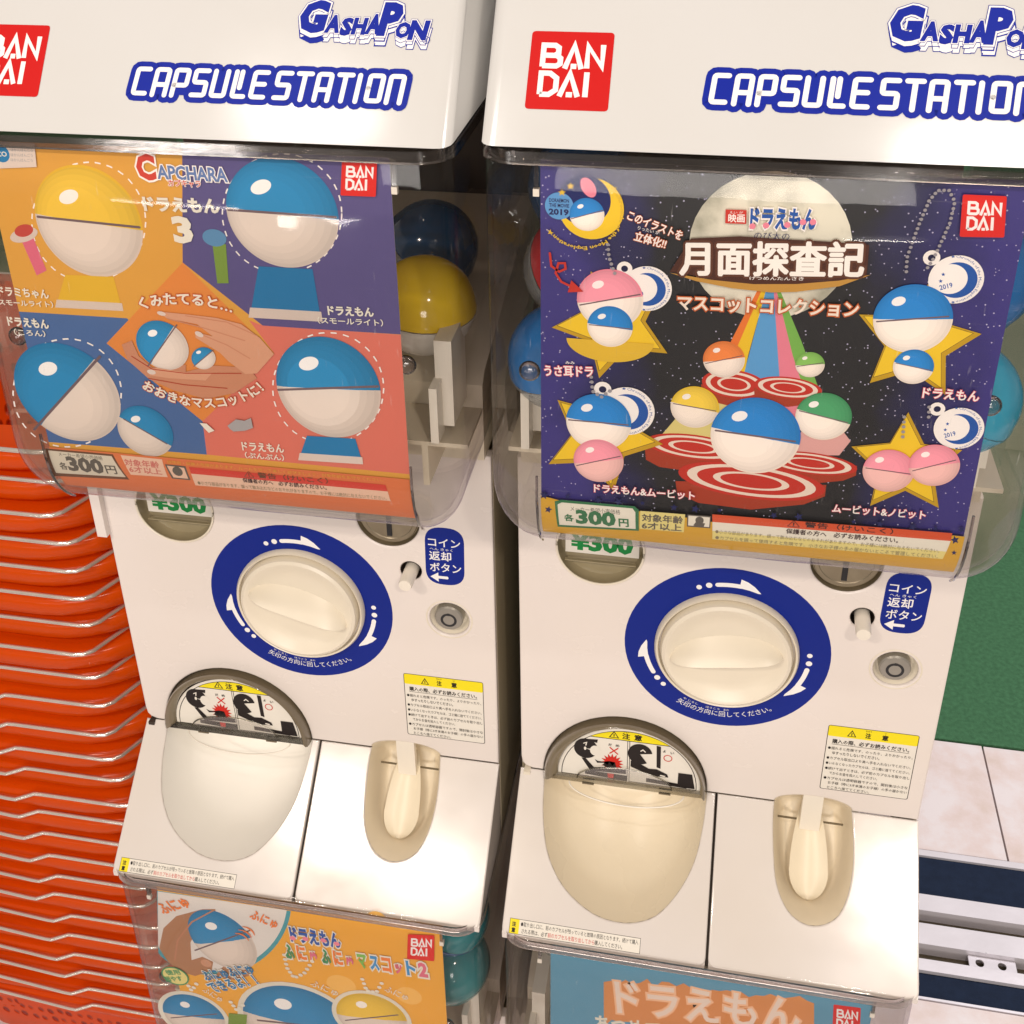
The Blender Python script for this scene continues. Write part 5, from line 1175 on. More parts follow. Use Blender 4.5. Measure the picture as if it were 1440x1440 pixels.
["printed_text","disc","p_pink",[0.1641,-0.026],0.0016,0.0016,0,0,360],
["printed_text","disc","p_pink",[0.1689,-0.0257],0.0016,0.0016,0,0,360],
["printed_text","text","のび太の","p_navy",[0.141,-0.0365],[0.1585,-0.0362],0.0042,None,0.0,0.012],
["title","poly","p_brown",[[0.0999,-0.0572],[0.1098,-0.0379],[0.1339,-0.0353],[0.155,-0.0356],[0.1758,-0.0356],[0.1971,-0.0362],[0.1978,-0.0539],[0.1747,-0.0586],[0.1538,-0.0624],[0.1285,-0.0613],[0.1072,-0.0575]]],
["title","poly","p_goldmid",[[0.0999,-0.0576],[0.1212,-0.0602],[0.1429,-0.0612],[0.1642,-0.0597],[0.1849,-0.0564],[0.1997,-0.0522],[0.1853,-0.0595],[0.1646,-0.0641],[0.1522,-0.0653],[0.1324,-0.0643],[0.114,-0.0615]]],
["title","text","月面探査記","p_silver",[0.1048,-0.0593],[0.1965,-0.0544],0.0201,"p_brown2",0.055,0.03],
["title","text","げつめんたんさき","p_white",[0.1406,-0.0589],[0.1675,-0.0575],0.002,None,0.0,0.01],
["title","text","マスコットコレクション","p_cream",[0.105,-0.0789],[0.1963,-0.0764],0.0091,"p_orange2",0.07,0.03],
["printed_text","text","うさ耳ドラ","p_white",[0.0345,-0.1243],[0.0614,-0.1227],0.0068,"p_pink2",0.05,0.02],
["printed_text","text","みみ","p_white",[0.046,-0.1157],[0.0511,-0.1155],0.0018,None,0.0,0.01],
["printed_text","text","ドラえもん","p_white",[0.2336,-0.12],[0.2616,-0.1199],0.0061,"p_pink2",0.05,0.02],
["printed_text","text","ドラえもん&ムービット","p_white",[0.0632,-0.1985],[0.1206,-0.1975],0.0059,"p_pink2",0.05,0.02],
["printed_text","text","ムービット&ノビット","p_white",[0.1963,-0.1972],[0.2458,-0.1962],0.0058,"p_pink2",0.05,0.02],
["price_strip","wave","p_amber",0.032,0.268,-0.2085,-0.2365],
["price_strip","poly","p_navy",[[0.0345,-0.2008],[0.0349,-0.2028],[0.0367,-0.2031],[0.0351,-0.2043],[0.0352,-0.2064],[0.0338,-0.2051],[0.032,-0.2061],[0.0328,-0.2041],[0.0316,-0.2027],[0.0335,-0.2027]]],
["price_strip","poly","p_navy",[[0.0485,-0.2015],[0.0485,-0.2027],[0.0495,-0.2032],[0.0484,-0.2037],[0.0483,-0.205],[0.0476,-0.204],[0.0464,-0.2043],[0.0471,-0.2033],[0.0466,-0.2022],[0.0477,-0.2025]]],
["price_strip","poly","p_navy",[[0.0671,-0.2016],[0.0668,-0.2033],[0.068,-0.2043],[0.0664,-0.2046],[0.0658,-0.2063],[0.0652,-0.2047],[0.0636,-0.2048],[0.0648,-0.2035],[0.0644,-0.2019],[0.0658,-0.2026]]],
["price_strip","poly","p_navy",[[0.0793,-0.2013],[0.0785,-0.2032],[0.0797,-0.2047],[0.0779,-0.2046],[0.0768,-0.2064],[0.0765,-0.2044],[0.0747,-0.204],[0.0763,-0.2029],[0.0762,-0.2009],[0.0776,-0.2021]]],
["price_strip","poly","p_navy",[[0.0927,-0.2018],[0.092,-0.2029],[0.0925,-0.2039],[0.0914,-0.2036],[0.0906,-0.2045],[0.0907,-0.2033],[0.0897,-0.2028],[0.0907,-0.2023],[0.0909,-0.2011],[0.0916,-0.2021]]],
["price_strip","poly","p_navy",[[0.1114,-0.2029],[0.1102,-0.2041],[0.1106,-0.2057],[0.1092,-0.2049],[0.1079,-0.2059],[0.1083,-0.2042],[0.1071,-0.2031],[0.1087,-0.2029],[0.1092,-0.2013],[0.1098,-0.2028]]],
["price_strip","poly","p_navy",[[0.1239,-0.203],[0.1224,-0.204],[0.1224,-0.206],[0.1211,-0.2047],[0.1194,-0.2054],[0.1202,-0.2036],[0.1191,-0.202],[0.1209,-0.2022],[0.1219,-0.2005],[0.1222,-0.2025]]],
["price_strip","poly","p_navy",[[0.1365,-0.203],[0.1355,-0.2033],[0.1353,-0.2045],[0.1347,-0.2035],[0.1336,-0.2037],[0.1342,-0.2027],[0.1338,-0.2016],[0.1348,-0.202],[0.1356,-0.2012],[0.1356,-0.2024]]],
["price_strip","poly","p_navy",[[0.1671,-0.2035],[0.1657,-0.2036],[0.1651,-0.2052],[0.1645,-0.2036],[0.163,-0.2035],[0.1642,-0.2024],[0.1638,-0.2008],[0.1651,-0.2017],[0.1664,-0.2008],[0.166,-0.2024]]],
["price_strip","poly","p_navy",[[0.1809,-0.2036],[0.1792,-0.2033],[0.1782,-0.2049],[0.1779,-0.203],[0.1762,-0.2024],[0.1778,-0.2015],[0.1778,-0.1995],[0.179,-0.2009],[0.1807,-0.2003],[0.1799,-0.202]]],
["price_strip","poly","p_navy",[[0.2097,-0.2033],[0.2087,-0.2028],[0.2079,-0.2036],[0.208,-0.2024],[0.2071,-0.2018],[0.2081,-0.2015],[0.2083,-0.2003],[0.2089,-0.2014],[0.2099,-0.2012],[0.2093,-0.2022]]],
["price_strip","poly","p_navy",[[0.2239,-0.2038],[0.2227,-0.2029],[0.2215,-0.2037],[0.2218,-0.2021],[0.2208,-0.201],[0.2222,-0.2009],[0.2228,-0.1995],[0.2233,-0.201],[0.2247,-0.2012],[0.2236,-0.2022]]],
["price_strip","poly","p_navy",[[0.2411,-0.2043],[0.2399,-0.2029],[0.2383,-0.2034],[0.2391,-0.2017],[0.2381,-0.2001],[0.2397,-0.2005],[0.2407,-0.199],[0.241,-0.2009],[0.2426,-0.2016],[0.2411,-0.2024]]],
["price_strip","poly","p_navy",[[0.2524,-0.2029],[0.2519,-0.2019],[0.2508,-0.202],[0.2515,-0.2011],[0.2511,-0.2],[0.252,-0.2005],[0.2528,-0.1997],[0.2527,-0.2009],[0.2536,-0.2016],[0.2526,-0.2018]]],
["price_strip","poly","p_navy",[[0.2654,-0.2029],[0.265,-0.2014],[0.2636,-0.2011],[0.2647,-0.2002],[0.2644,-0.1986],[0.2655,-0.1996],[0.2668,-0.1989],[0.2664,-0.2004],[0.2674,-0.2016],[0.266,-0.2015]]],
["price_strip","poly","p_navy",[[0.2627,-0.2106],[0.2624,-0.2085],[0.2608,-0.2077],[0.2623,-0.207],[0.2624,-0.205],[0.2635,-0.2065],[0.2651,-0.2061],[0.2644,-0.2078],[0.2653,-0.2096],[0.2637,-0.209]]],
["price_strip","poly","p_navy",[[0.2638,-0.2188],[0.2638,-0.2173],[0.2629,-0.2165],[0.2639,-0.2162],[0.2641,-0.2149],[0.2647,-0.2162],[0.2658,-0.2162],[0.2651,-0.2172],[0.2656,-0.2186],[0.2646,-0.2179]]],
["price_strip","poly","p_navy",[[0.0345,-0.2159],[0.0354,-0.214],[0.0345,-0.2125],[0.0361,-0.2126],[0.0371,-0.211],[0.0373,-0.2128],[0.0388,-0.2133],[0.0373,-0.2144],[0.0372,-0.2164],[0.0361,-0.2151]]],
["price_strip","poly","p_dgreen",[[0.0403,-0.2072],[0.0441,-0.2057],[0.0869,-0.2054],[0.0894,-0.2077],[0.0897,-0.2246],[0.0414,-0.2285]]],
["price_strip","poly","p_paper",[[0.042,-0.2091],[0.0445,-0.2075],[0.0857,-0.207],[0.0874,-0.2095],[0.0878,-0.2231],[0.0426,-0.2263]]],
["price_strip","text","メーカー希望小売価格","p_gray",[0.0495,-0.2132],[0.0788,-0.2125],0.0037,None,0.0,0.01],
["price_strip","text","各","p_dgreen",[0.0455,-0.2219],[0.0515,-0.222],0.0062,None,0.0,0.03],
["price_strip","text","300","p_dgreen",[0.0527,-0.2235],[0.0763,-0.2229],0.0121,None,0.0,0.05],
["price_strip","text","円","p_dgreen",[0.078,-0.2223],[0.0839,-0.222],0.0069,None,0.0,0.03],
["price_strip","poly","p_paleyellow",[[0.0902,-0.2081],[0.1159,-0.2076],[0.1157,-0.2217],[0.0901,-0.2224]]],
["price_strip","text","対象年齢","p_gray",[0.0913,-0.2158],[0.115,-0.2149],0.0059,None,0.0,0.025],
["price_strip","text","6才以上","p_gray",[0.0914,-0.2222],[0.1145,-0.2212],0.006,None,0.0,0.025],
["price_strip","poly","p_gray",[[0.1171,-0.2074],[0.1304,-0.2071],[0.1305,-0.216],[0.1173,-0.2164]]],
["price_strip","poly","p_paper",[[0.1178,-0.2081],[0.1299,-0.208],[0.1299,-0.2152],[0.1179,-0.2154]]],
["price_strip","disc","p_gray",[0.1242,-0.2108],0.0024,0.0027,0,0,360],
["price_strip","poly","p_gray",[[0.1204,-0.2159],[0.1222,-0.2122],[0.1275,-0.2126],[0.1268,-0.2153]]],
["price_strip","poly","p_red2",[[0.1311,-0.2057],[0.2611,-0.2033],[0.2611,-0.2085],[0.1315,-0.211]]],
["price_strip","poly","p_paper",[[0.1315,-0.211],[0.2611,-0.2085],[0.2602,-0.2164],[0.1319,-0.2179]]],
["price_strip","poly","p_paleyellow",[[0.1319,-0.2179],[0.2602,-0.2164],[0.2594,-0.2229],[0.1322,-0.2253]]],
["price_strip","text","⚠ 警告（けいこく）","p_dark2",[0.1731,-0.2091],[0.2304,-0.2081],0.0042,None,0.0,0.02],
["price_strip","text","保護者の方へ　必ずお読みください。","p_dark2",[0.1728,-0.2144],[0.2339,-0.2136],0.004,None,0.0,0.02],
["price_strip","text","●小さな部品があります。誤って飲み込むなどのおそれがありますので、お子様には絶対に与えないでください。","p_gray2",[0.1336,-0.2196],[0.2566,-0.2179],0.0031,None,0.0,0],
["price_strip","text","●カプセルを誤って使用すると危険です。小さなお子様の手の届かないところで管理してください。","p_gray2",[0.1339,-0.225],[0.2567,-0.2227],0.0035,None,0.0,0],
["price_strip","maker",[[0.2366,-0.0075],[0.2565,-0.0074],[0.2588,-0.0284],[0.2384,-0.0292]]]
],
'UL':[
["background","sheet","p_mango",0.032,0.268,0,-0.2365],
["background","poly","p_violet",[[0.1523,0],[0.268,0],[0.268,-0.1037],[0.1862,-0.1043],[0.1424,-0.0673]]],
["background","poly","p_slate",[[0.032,-0.106],[0.1017,-0.1055],[0.1095,-0.1155],[0.1395,-0.1715],[0.1388,-0.1967],[0.032,-0.1979]]],
["background","poly","p_salmon",[[0.1395,-0.1715],[0.1911,-0.1219],[0.1779,-0.1012],[0.1862,-0.1041],[0.268,-0.1039],[0.268,-0.1978],[0.1388,-0.1967]]],
["background","poly","p_tanger",[[0.1424,-0.0673],[0.1911,-0.1219],[0.1394,-0.1726],[0.0854,-0.1233]]],
["capsule_picture","line","p_white",[[0.1238,-0.0437],[0.1227,-0.0485],[0.121,-0.0532],[0.1188,-0.0578],[0.116,-0.0623],[0.1127,-0.0665],[0.109,-0.0704],[0.105,-0.0739],[0.1006,-0.0769],[0.096,-0.0794],[0.0912,-0.0813],[0.0864,-0.0826],[0.0816,-0.0832],[0.0769,-0.0832],[0.0724,-0.0825],[0.0682,-0.0812],[0.0644,-0.0792],[0.061,-0.0766],[0.0581,-0.0735],[0.0557,-0.07],[0.0539,-0.066],[0.0528,-0.0617],[0.0523,-0.0571],[0.0524,-0.0523],[0.0532,-0.0475],[0.0545,-0.0427],[0.0565,-0.0379],[0.0589,-0.0333],[0.0619,-0.029],[0.0653,-0.025],[0.0691,-0.0213],[0.0732,-0.0181],[0.0775,-0.0154],[0.082,-0.0132],[0.0866,-0.0115],[0.0912,-0.0104],[0.0957,-0.0099],[0.1001,-0.01],[0.1043,-0.0107],[0.1083,-0.012],[0.1119,-0.0138],[0.1152,-0.0162],[0.118,-0.019],[0.1204,-0.0224],[0.1222,-0.0261],[0.1235,-0.0301],[0.1242,-0.0345],[0.1243,-0.039]],0.00087,1,0.00346],
["capsule_picture","disc","p_yellow3",[0.0888,-0.0456],0.0326,0.034,-6,0,180],
["capsule_picture","disc","p_pale",[0.0888,-0.0456],0.0326,0.034,-6,180,360],
["capsule_picture","disc","p_yellow3_0",[0.0885,-0.0456],0.0318,0.0324,-6,0,180],
["capsule_picture","disc","p_pale_0",[0.0885,-0.0456],0.0318,0.0324,-6,180,360],
["capsule_picture","disc","p_yellow3_1",[0.0874,-0.0455],0.03,0.0313,-6,0,180],
["capsule_picture","disc","p_pale_1",[0.0874,-0.0455],0.03,0.0313,-6,180,360],
["capsule_picture","disc","p_yellow3_2",[0.086,-0.0454],0.028,0.028,-6,0,180],
["capsule_picture","disc","p_pale_2",[0.086,-0.0454],0.028,0.028,-6,180,360],
["capsule_picture","disc","p_yellow3_3",[0.0844,-0.0454],0.0242,0.0247,-6,0,180],
["capsule_picture","disc","p_pale_3",[0.0844,-0.0454],0.0242,0.0247,-6,180,360],
["capsule_picture","disc","p_yellow3_4",[0.0828,-0.0453],0.0196,0.0205,-6,0,180],
["capsule_picture","disc","p_pale_4",[0.0828,-0.0453],0.0196,0.0205,-6,180,360],
["capsule_picture","line","p_seam",[[0.0577,-0.044],[0.1195,-0.0471]],0.0015,0,0.0],
["capsule_picture","disc","p_shine",[0.0795,-0.0309],0.0065,0.0039,25,0,360],
["capsule_picture","poly","p_yellow3",[[0.0675,-0.0796],[0.098,-0.079],[0.0994,-0.0957],[0.0595,-0.0962]]],
["capsule_picture","poly","p_pale",[[0.0586,-0.0962],[0.1003,-0.0957],[0.1003,-0.1008],[0.0566,-0.1015]]],
["capsule_picture","poly","p_rose",[[0.0437,-0.0577],[0.0518,-0.0559],[0.0561,-0.0776],[0.049,-0.0812]]],
["capsule_picture","disc","p_pale",[0.0464,-0.0558],0.0097,0.0041,20,0,360],
["capsule_picture","disc","p_rose2",[0.047,-0.0531],0.0064,0.0036,20,0,360],
["capsule_picture","line","p_white",[[0.2394,-0.0325],[0.2388,-0.0371],[0.2375,-0.0416],[0.2357,-0.046],[0.2334,-0.0503],[0.2306,-0.0543],[0.2273,-0.058],[0.2236,-0.0613],[0.2195,-0.0642],[0.2152,-0.0666],[0.2107,-0.0684],[0.2061,-0.0696],[0.2015,-0.0702],[0.1969,-0.0702],[0.1924,-0.0695],[0.1882,-0.0682],[0.1842,-0.0664],[0.1807,-0.0639],[0.1776,-0.061],[0.175,-0.0576],[0.1729,-0.0538],[0.1714,-0.0497],[0.1705,-0.0453],[0.1702,-0.0408],[0.1705,-0.0362],[0.1714,-0.0315],[0.1729,-0.027],[0.1749,-0.0226],[0.1775,-0.0185],[0.1805,-0.0146],[0.1839,-0.0111],[0.1876,-0.0081],[0.1916,-0.0055],[0.1958,-0.0033],[0.2002,-0.0018],[0.2046,-0.0007],[0.209,-0.0003],[0.2134,-0.0004],[0.2176,-0.001],[0.2216,-0.0022],[0.2253,-0.004],[0.2287,-0.0063],[0.2317,-0.009],[0.2343,-0.0122],[0.2364,-0.0157],[0.238,-0.0196],[0.239,-0.0237],[0.2395,-0.0281]],0.00081,1,0.00325],
["capsule_picture","disc","p_blue3",[0.2053,-0.0343],0.0321,0.0321,-4,0,180],
["capsule_picture","disc","p_pale",[0.2053,-0.0343],0.0321,0.0321,-4,180,360],
["capsule_picture","disc","p_blue3_0",[0.205,-0.0343],0.0317,0.0317,-4,0,180],
["capsule_picture","disc","p_pale_0",[0.205,-0.0343],0.0317,0.0317,-4,180,360],
["capsule_picture","disc","p_blue3_1",[0.2039,-0.0343],0.0299,0.0299,-4,0,180],
["capsule_picture","disc","p_pale_1",[0.2039,-0.0343],0.0299,0.0299,-4,180,360],
["capsule_picture","disc","p_blue3_2",[0.2025,-0.0343],0.0273,0.0273,-4,0,180],
["capsule_picture","disc","p_pale_2",[0.2025,-0.0343],0.0273,0.0273,-4,180,360],
["capsule_picture","disc","p_blue3_3",[0.2009,-0.0342],0.0238,0.0238,-4,0,180],
["capsule_picture","disc","p_pale_3",[0.2009,-0.0342],0.0238,0.0238,-4,180,360],
["capsule_picture","disc","p_blue3_4",[0.1993,-0.0342],0.0197,0.0197,-4,0,180],
["capsule_picture","disc","p_pale_4",[0.1993,-0.0342],0.0197,0.0197,-4,180,360],
["capsule_picture","line","p_seam",[[0.1744,-0.0337],[0.2358,-0.0349]],0.00146,0,0.0],
["capsule_picture","disc","p_shine",[0.1949,-0.0195],0.0064,0.0038,25,0,360],
["capsule_picture","poly","p_blue3",[[0.188,-0.0667],[0.2197,-0.0665],[0.2214,-0.0927],[0.1806,-0.0929]]],
["capsule_picture","poly","p_pale",[[0.1797,-0.0929],[0.2223,-0.0926],[0.2226,-0.0989],[0.1781,-0.0994]]],
["capsule_picture","poly","p_olive",[[0.1622,-0.0544],[0.1702,-0.0544],[0.1687,-0.0784],[0.1618,-0.0789]]],
["capsule_picture","disc","p_steel",[0.1639,-0.0509],0.0071,0.0052,0,0,360],
["capsule_picture","line","p_white",[[0.089,-0.157],[0.0878,-0.1621],[0.086,-0.1671],[0.0835,-0.1721],[0.0806,-0.177],[0.0771,-0.1815],[0.0732,-0.1858],[0.0689,-0.1896],[0.0643,-0.1929],[0.0595,-0.1957],[0.0545,-0.1979],[0.0494,-0.1994],[0.0444,-0.2002],[0.0395,-0.2004],[0.0348,-0.1998],[0.0305,-0.1985],[0.0265,-0.1966],[0.023,-0.194],[0.02,-0.1908],[0.0176,-0.1871],[0.0158,-0.1829],[0.0147,-0.1784],[0.0142,-0.1735],[0.0144,-0.1685],[0.0152,-0.1634],[0.0167,-0.1582],[0.0188,-0.1531],[0.0215,-0.1481],[0.0246,-0.1434],[0.0282,-0.139],[0.0322,-0.135],[0.0366,-0.1315],[0.0411,-0.1285],[0.0458,-0.126],[0.0506,-0.1241],[0.0555,-0.1228],[0.0602,-0.1221],[0.0648,-0.122],[0.0692,-0.1226],[0.0733,-0.1239],[0.0771,-0.1257],[0.0804,-0.1281],[0.0834,-0.131],[0.0857,-0.1345],[0.0876,-0.1383],[0.0889,-0.1426],[0.0895,-0.1472],[0.0896,-0.152]],0.001,1,0.004],
["capsule_picture","disc","p_blue3",[0.0525,-0.1601],0.0342,0.0353,48,0,180],
["capsule_picture","disc","p_pale",[0.0525,-0.1601],0.0342,0.0353,48,180,360],
["capsule_picture","disc","p_blue3_0",[0.0522,-0.1604],0.0333,0.0345,48,0,180],
["capsule_picture","disc","p_pale_0",[0.0522,-0.1604],0.0333,0.0345,48,180,360],
["capsule_picture","disc","p_blue3_1",[0.0512,-0.1614],0.0315,0.0325,48,0,180],
["capsule_picture","disc","p_pale_1",[0.0512,-0.1614],0.0315,0.0325,48,180,360],
["capsule_picture","disc","p_blue3_2",[0.0499,-0.1628],0.0294,0.0298,48,0,180],
["capsule_picture","disc","p_pale_2",[0.0499,-0.1628],0.0294,0.0298,48,180,360],
["capsule_picture","disc","p_blue3_3",[0.0485,-0.1642],0.0253,0.0266,48,0,180],
["capsule_picture","disc","p_pale_3",[0.0485,-0.1642],0.0253,0.0266,48,180,360],
["capsule_picture","disc","p_blue3_4",[0.0471,-0.1657],0.0209,0.0217,48,0,180],
["capsule_picture","disc","p_pale_4",[0.0471,-0.1657],0.0209,0.0217,48,180,360],
["capsule_picture","line","p_seam",[[0.0241,-0.1891],[0.0795,-0.1326]],0.00169,0,0.0],
["capsule_picture","disc","p_shine",[0.043,-0.1439],0.0068,0.0044,25,0,360],
["capsule_picture","disc","p_blue3",[0.1004,-0.1833],0.0183,0.0183,-30,0,180],
["capsule_picture","disc","p_pale",[0.1004,-0.1833],0.0183,0.0183,-30,180,360],
["capsule_picture","disc","p_blue3_0",[0.1003,-0.1833],0.0179,0.0179,-30,0,180],
["capsule_picture","disc","p_pale_0",[0.1003,-0.1833],0.0179,0.0179,-30,180,360],
["capsule_picture","disc","p_blue3_1",[0.0998,-0.183],0.0167,0.0167,-30,0,180],
["capsule_picture","disc","p_pale_1",[0.0998,-0.183],0.0167,0.0167,-30,180,360],
["capsule_picture","disc","p_blue3_2",[0.0992,-0.1826],0.0152,0.0152,-30,0,180],
["capsule_picture","disc","p_pale_2",[0.0992,-0.1826],0.0152,0.0152,-30,180,360],
["capsule_picture","disc","p_blue3_3",[0.0985,-0.1822],0.0134,0.0134,-30,0,180],
["capsule_picture","disc","p_pale_3",[0.0985,-0.1822],0.0134,0.0134,-30,180,360],
["capsule_picture","disc","p_blue3_4",[0.0979,-0.1818],0.0109,0.0109,-30,0,180],
["capsule_picture","disc","p_pale_4",[0.0979,-0.1818],0.0109,0.0109,-30,180,360],
["capsule_picture","line","p_seam",[[0.0874,-0.1756],[0.1134,-0.1911]],0.00083,0,0.0],
["capsule_picture","disc","p_shine",[0.0954,-0.1749],0.0035,0.0022,25,0,360],
["capsule_picture","line","p_white",[[0.2559,-0.1392],[0.2553,-0.1441],[0.2541,-0.149],[0.2524,-0.1538],[0.2501,-0.1584],[0.2473,-0.1628],[0.2441,-0.1669],[0.2405,-0.1705],[0.2365,-0.1737],[0.2323,-0.1764],[0.2278,-0.1784],[0.2233,-0.1799],[0.2187,-0.1807],[0.2141,-0.1808],[0.2097,-0.1802],[0.2055,-0.1789],[0.2016,-0.1771],[0.198,-0.1746],[0.1949,-0.1715],[0.1923,-0.1679],[0.1902,-0.1639],[0.1886,-0.1595],[0.1877,-0.1549],[0.1874,-0.15],[0.1876,-0.1451],[0.1885,-0.1401],[0.1899,-0.1352],[0.1919,-0.1304],[0.1943,-0.1259],[0.1972,-0.1217],[0.2006,-0.1179],[0.2042,-0.1145],[0.2082,-0.1116],[0.2123,-0.1092],[0.2166,-0.1073],[0.221,-0.1061],[0.2254,-0.1055],[0.2297,-0.1055],[0.2338,-0.1061],[0.2378,-0.1073],[0.2415,-0.109],[0.2449,-0.1114],[0.2479,-0.1142],[0.2505,-0.1175],[0.2527,-0.1213],[0.2543,-0.1254],[0.2554,-0.1298],[0.2559,-0.1344]],0.00091,1,0.00365],
["capsule_picture","disc","p_blue3",[0.2221,-0.1421],0.0318,0.0337,2,0,180],
["capsule_picture","disc","p_pale",[0.2221,-0.1421],0.0318,0.0337,2,180,360],
["capsule_picture","disc","p_blue3_0",[0.2218,-0.1421],0.031,0.0336,2,0,180],
["capsule_picture","disc","p_pale_0",[0.2218,-0.1421],0.031,0.0336,2,180,360],
["capsule_picture","disc","p_blue3_1",[0.2207,-0.1423],0.0293,0.031,2,0,180],
["capsule_picture","disc","p_pale_1",[0.2207,-0.1423],0.0293,0.031,2,180,360],
["capsule_picture","disc","p_blue3_2",[0.2193,-0.1425],0.0261,0.0284,2,0,180],
["capsule_picture","disc","p_pale_2",[0.2193,-0.1425],0.0261,0.0284,2,180,360],
["capsule_picture","disc","p_blue3_3",[0.2177,-0.1427],0.0235,0.0255,2,0,180],
["capsule_picture","disc","p_pale_3",[0.2177,-0.1427],0.0235,0.0255,2,180,360],
["capsule_picture","disc","p_blue3_4",[0.2161,-0.1428],0.0191,0.0206,2,0,180],
["capsule_picture","disc","p_pale_4",[0.2161,-0.1428],0.0191,0.0206,2,180,360],
["capsule_picture","line","p_seam",[[0.1911,-0.1459],[0.2524,-0.1384]],0.00153,0,0.0],
["capsule_picture","disc","p_shine",[0.2117,-0.1266],0.0064,0.0042,25,0,360],
["capsule_picture","poly","p_blue3",[[0.2057,-0.1764],[0.236,-0.1755],[0.2385,-0.1883],[0.2008,-0.189]]],
["capsule_picture","poly","p_pale",[[0.1999,-0.1891],[0.2394,-0.1882],[0.2395,-0.1933],[0.1985,-0.1944]]],
["hands_picture","poly","p_skin2",[[0.0954,-0.1232],[0.1024,-0.1198],[0.1052,-0.1301],[0.1127,-0.1373],[0.1346,-0.1336],[0.1339,-0.1384],[0.1518,-0.1327],[0.1741,-0.1323],[0.1786,-0.1391],[0.1629,-0.1506],[0.144,-0.1562],[0.1241,-0.152],[0.1091,-0.1454],[0.0974,-0.1332]]],
["hands_picture","disc","p_blue3",[0.1216,-0.1217],0.0163,0.0165,55,0,180],
["hands_picture","disc","p_pale",[0.1216,-0.1217],0.0163,0.0165,55,180,360],
["hands_picture","disc","p_blue3_0",[0.1214,-0.1218],0.0158,0.0164,55,0,180],
["hands_picture","disc","p_pale_0",[0.1214,-0.1218],0.0158,0.0164,55,180,360],
["hands_picture","disc","p_blue3_1",[0.121,-0.1224],0.0149,0.0152,55,0,180],
["hands_picture","disc","p_pale_1",[0.121,-0.1224],0.0149,0.0152,55,180,360],
["hands_picture","disc","p_blue3_2",[0.1205,-0.123],0.0139,0.0139,55,0,180],
["hands_picture","disc","p_pale_2",[0.1205,-0.123],0.0139,0.0139,55,180,360],
["hands_picture","disc","p_blue3_3",[0.1199,-0.1238],0.0123,0.0122,55,0,180],
["hands_picture","disc","p_pale_3",[0.1199,-0.1238],0.0123,0.0122,55,180,360],
["hands_picture","disc","p_blue3_4",[0.1193,-0.1245],0.0097,0.0099,55,0,180],
["hands_picture","disc","p_pale_4",[0.1193,-0.1245],0.0097,0.0099,55,180,360],
["hands_picture","line","p_seam",[[0.1101,-0.1363],[0.1328,-0.1074]],0.00078,0,0.0],
["hands_picture","disc","p_shine",[0.1167,-0.1139],0.0033,0.0021,25,0,360],
["hands_picture","disc","p_blue3",[0.1466,-0.1283],0.0083,0.0068,40,0,180],
["hands_picture","disc","p_pale",[0.1466,-0.1283],0.0083,0.0068,40,180,360],
["hands_picture","disc","p_blue3_0",[0.1465,-0.1284],0.0079,0.0066,40,0,180],
["hands_picture","disc","p_pale_0",[0.1465,-0.1284],0.0079,0.0066,40,180,360],
["hands_picture","disc","p_blue3_1",[0.1463,-0.1286],0.0075,0.0062,40,0,180],
["hands_picture","disc","p_pale_1",[0.1463,-0.1286],0.0075,0.0062,40,180,360],
["hands_picture","disc","p_blue3_2",[0.146,-0.1288],0.0068,0.0058,40,0,180],
["hands_picture","disc","p_pale_2",[0.146,-0.1288],0.0068,0.0058,40,180,360],
["hands_picture","disc","p_blue3_3",[0.1456,-0.1291],0.006,0.0051,40,0,180],
["hands_picture","disc","p_pale_3",[0.1456,-0.1291],0.006,0.0051,40,180,360],
["hands_picture","disc","p_blue3_4",[0.1453,-0.1294],0.0049,0.0042,40,0,180],
["hands_picture","disc","p_pale_4",[0.1453,-0.1294],0.0049,0.0042,40,180,360],
["hands_picture","line","p_seam",[[0.1397,-0.1342],[0.1534,-0.1224]],0.00056,0,0.0],
["hands_picture","disc","p_shine",[0.1441,-0.1244],0.0017,0.001,25,0,360],
["hands_picture","poly","p_skin",[[0.122,-0.0992],[0.1397,-0.0998],[0.1584,-0.1008],[0.1732,-0.1038],[0.1835,-0.1118],[0.1911,-0.1219],[0.179,-0.1357],[0.1717,-0.1368],[0.1621,-0.129],[0.1575,-0.1236],[0.1436,-0.1148],[0.1437,-0.1111],[0.1545,-0.1131],[0.1458,-0.1058],[0.1276,-0.1034]]],
["hands_picture","poly","p_skin",[[0.1091,-0.1395],[0.1159,-0.137],[0.1338,-0.1389],[0.1511,-0.1375],[0.1458,-0.1433],[0.1231,-0.1437],[0.1104,-0.1428]]],
["hands_picture","line","p_skin2",[[0.1276,-0.1034],[0.1508,-0.1082],[0.1741,-0.1144]],0.00074,0,0.0],
["hands_picture","line","p_skin2",[[0.145,-0.1115],[0.1626,-0.1181],[0.1757,-0.126]],0.00073,0,0.0],
["hands_picture","line","p_skin2",[[0.1395,-0.1008],[0.1646,-0.1031],[0.1811,-0.1102]],0.00073,0,0.0],
["hands_picture","line","p_brick",[[0.1006,-0.1305],[0.1125,-0.1383],[0.1337,-0.1394],[0.1691,-0.1365]],0.00058,0,0.0],
["hands_picture","line","p_brick",[[0.1091,-0.1449],[0.1316,-0.1474],[0.1588,-0.1475]],0.00059,0,0.0],
["hands_picture","disc","p_pale",[0.1245,-0.1004],0.0027,0.0014,-10,0,360],
["hands_picture","disc","p_pale",[0.1462,-0.1123],0.0027,0.0017,-25,0,360],
["hands_picture","disc","p_pale",[0.1117,-0.1403],0.0028,0.0017,-5,0,360],
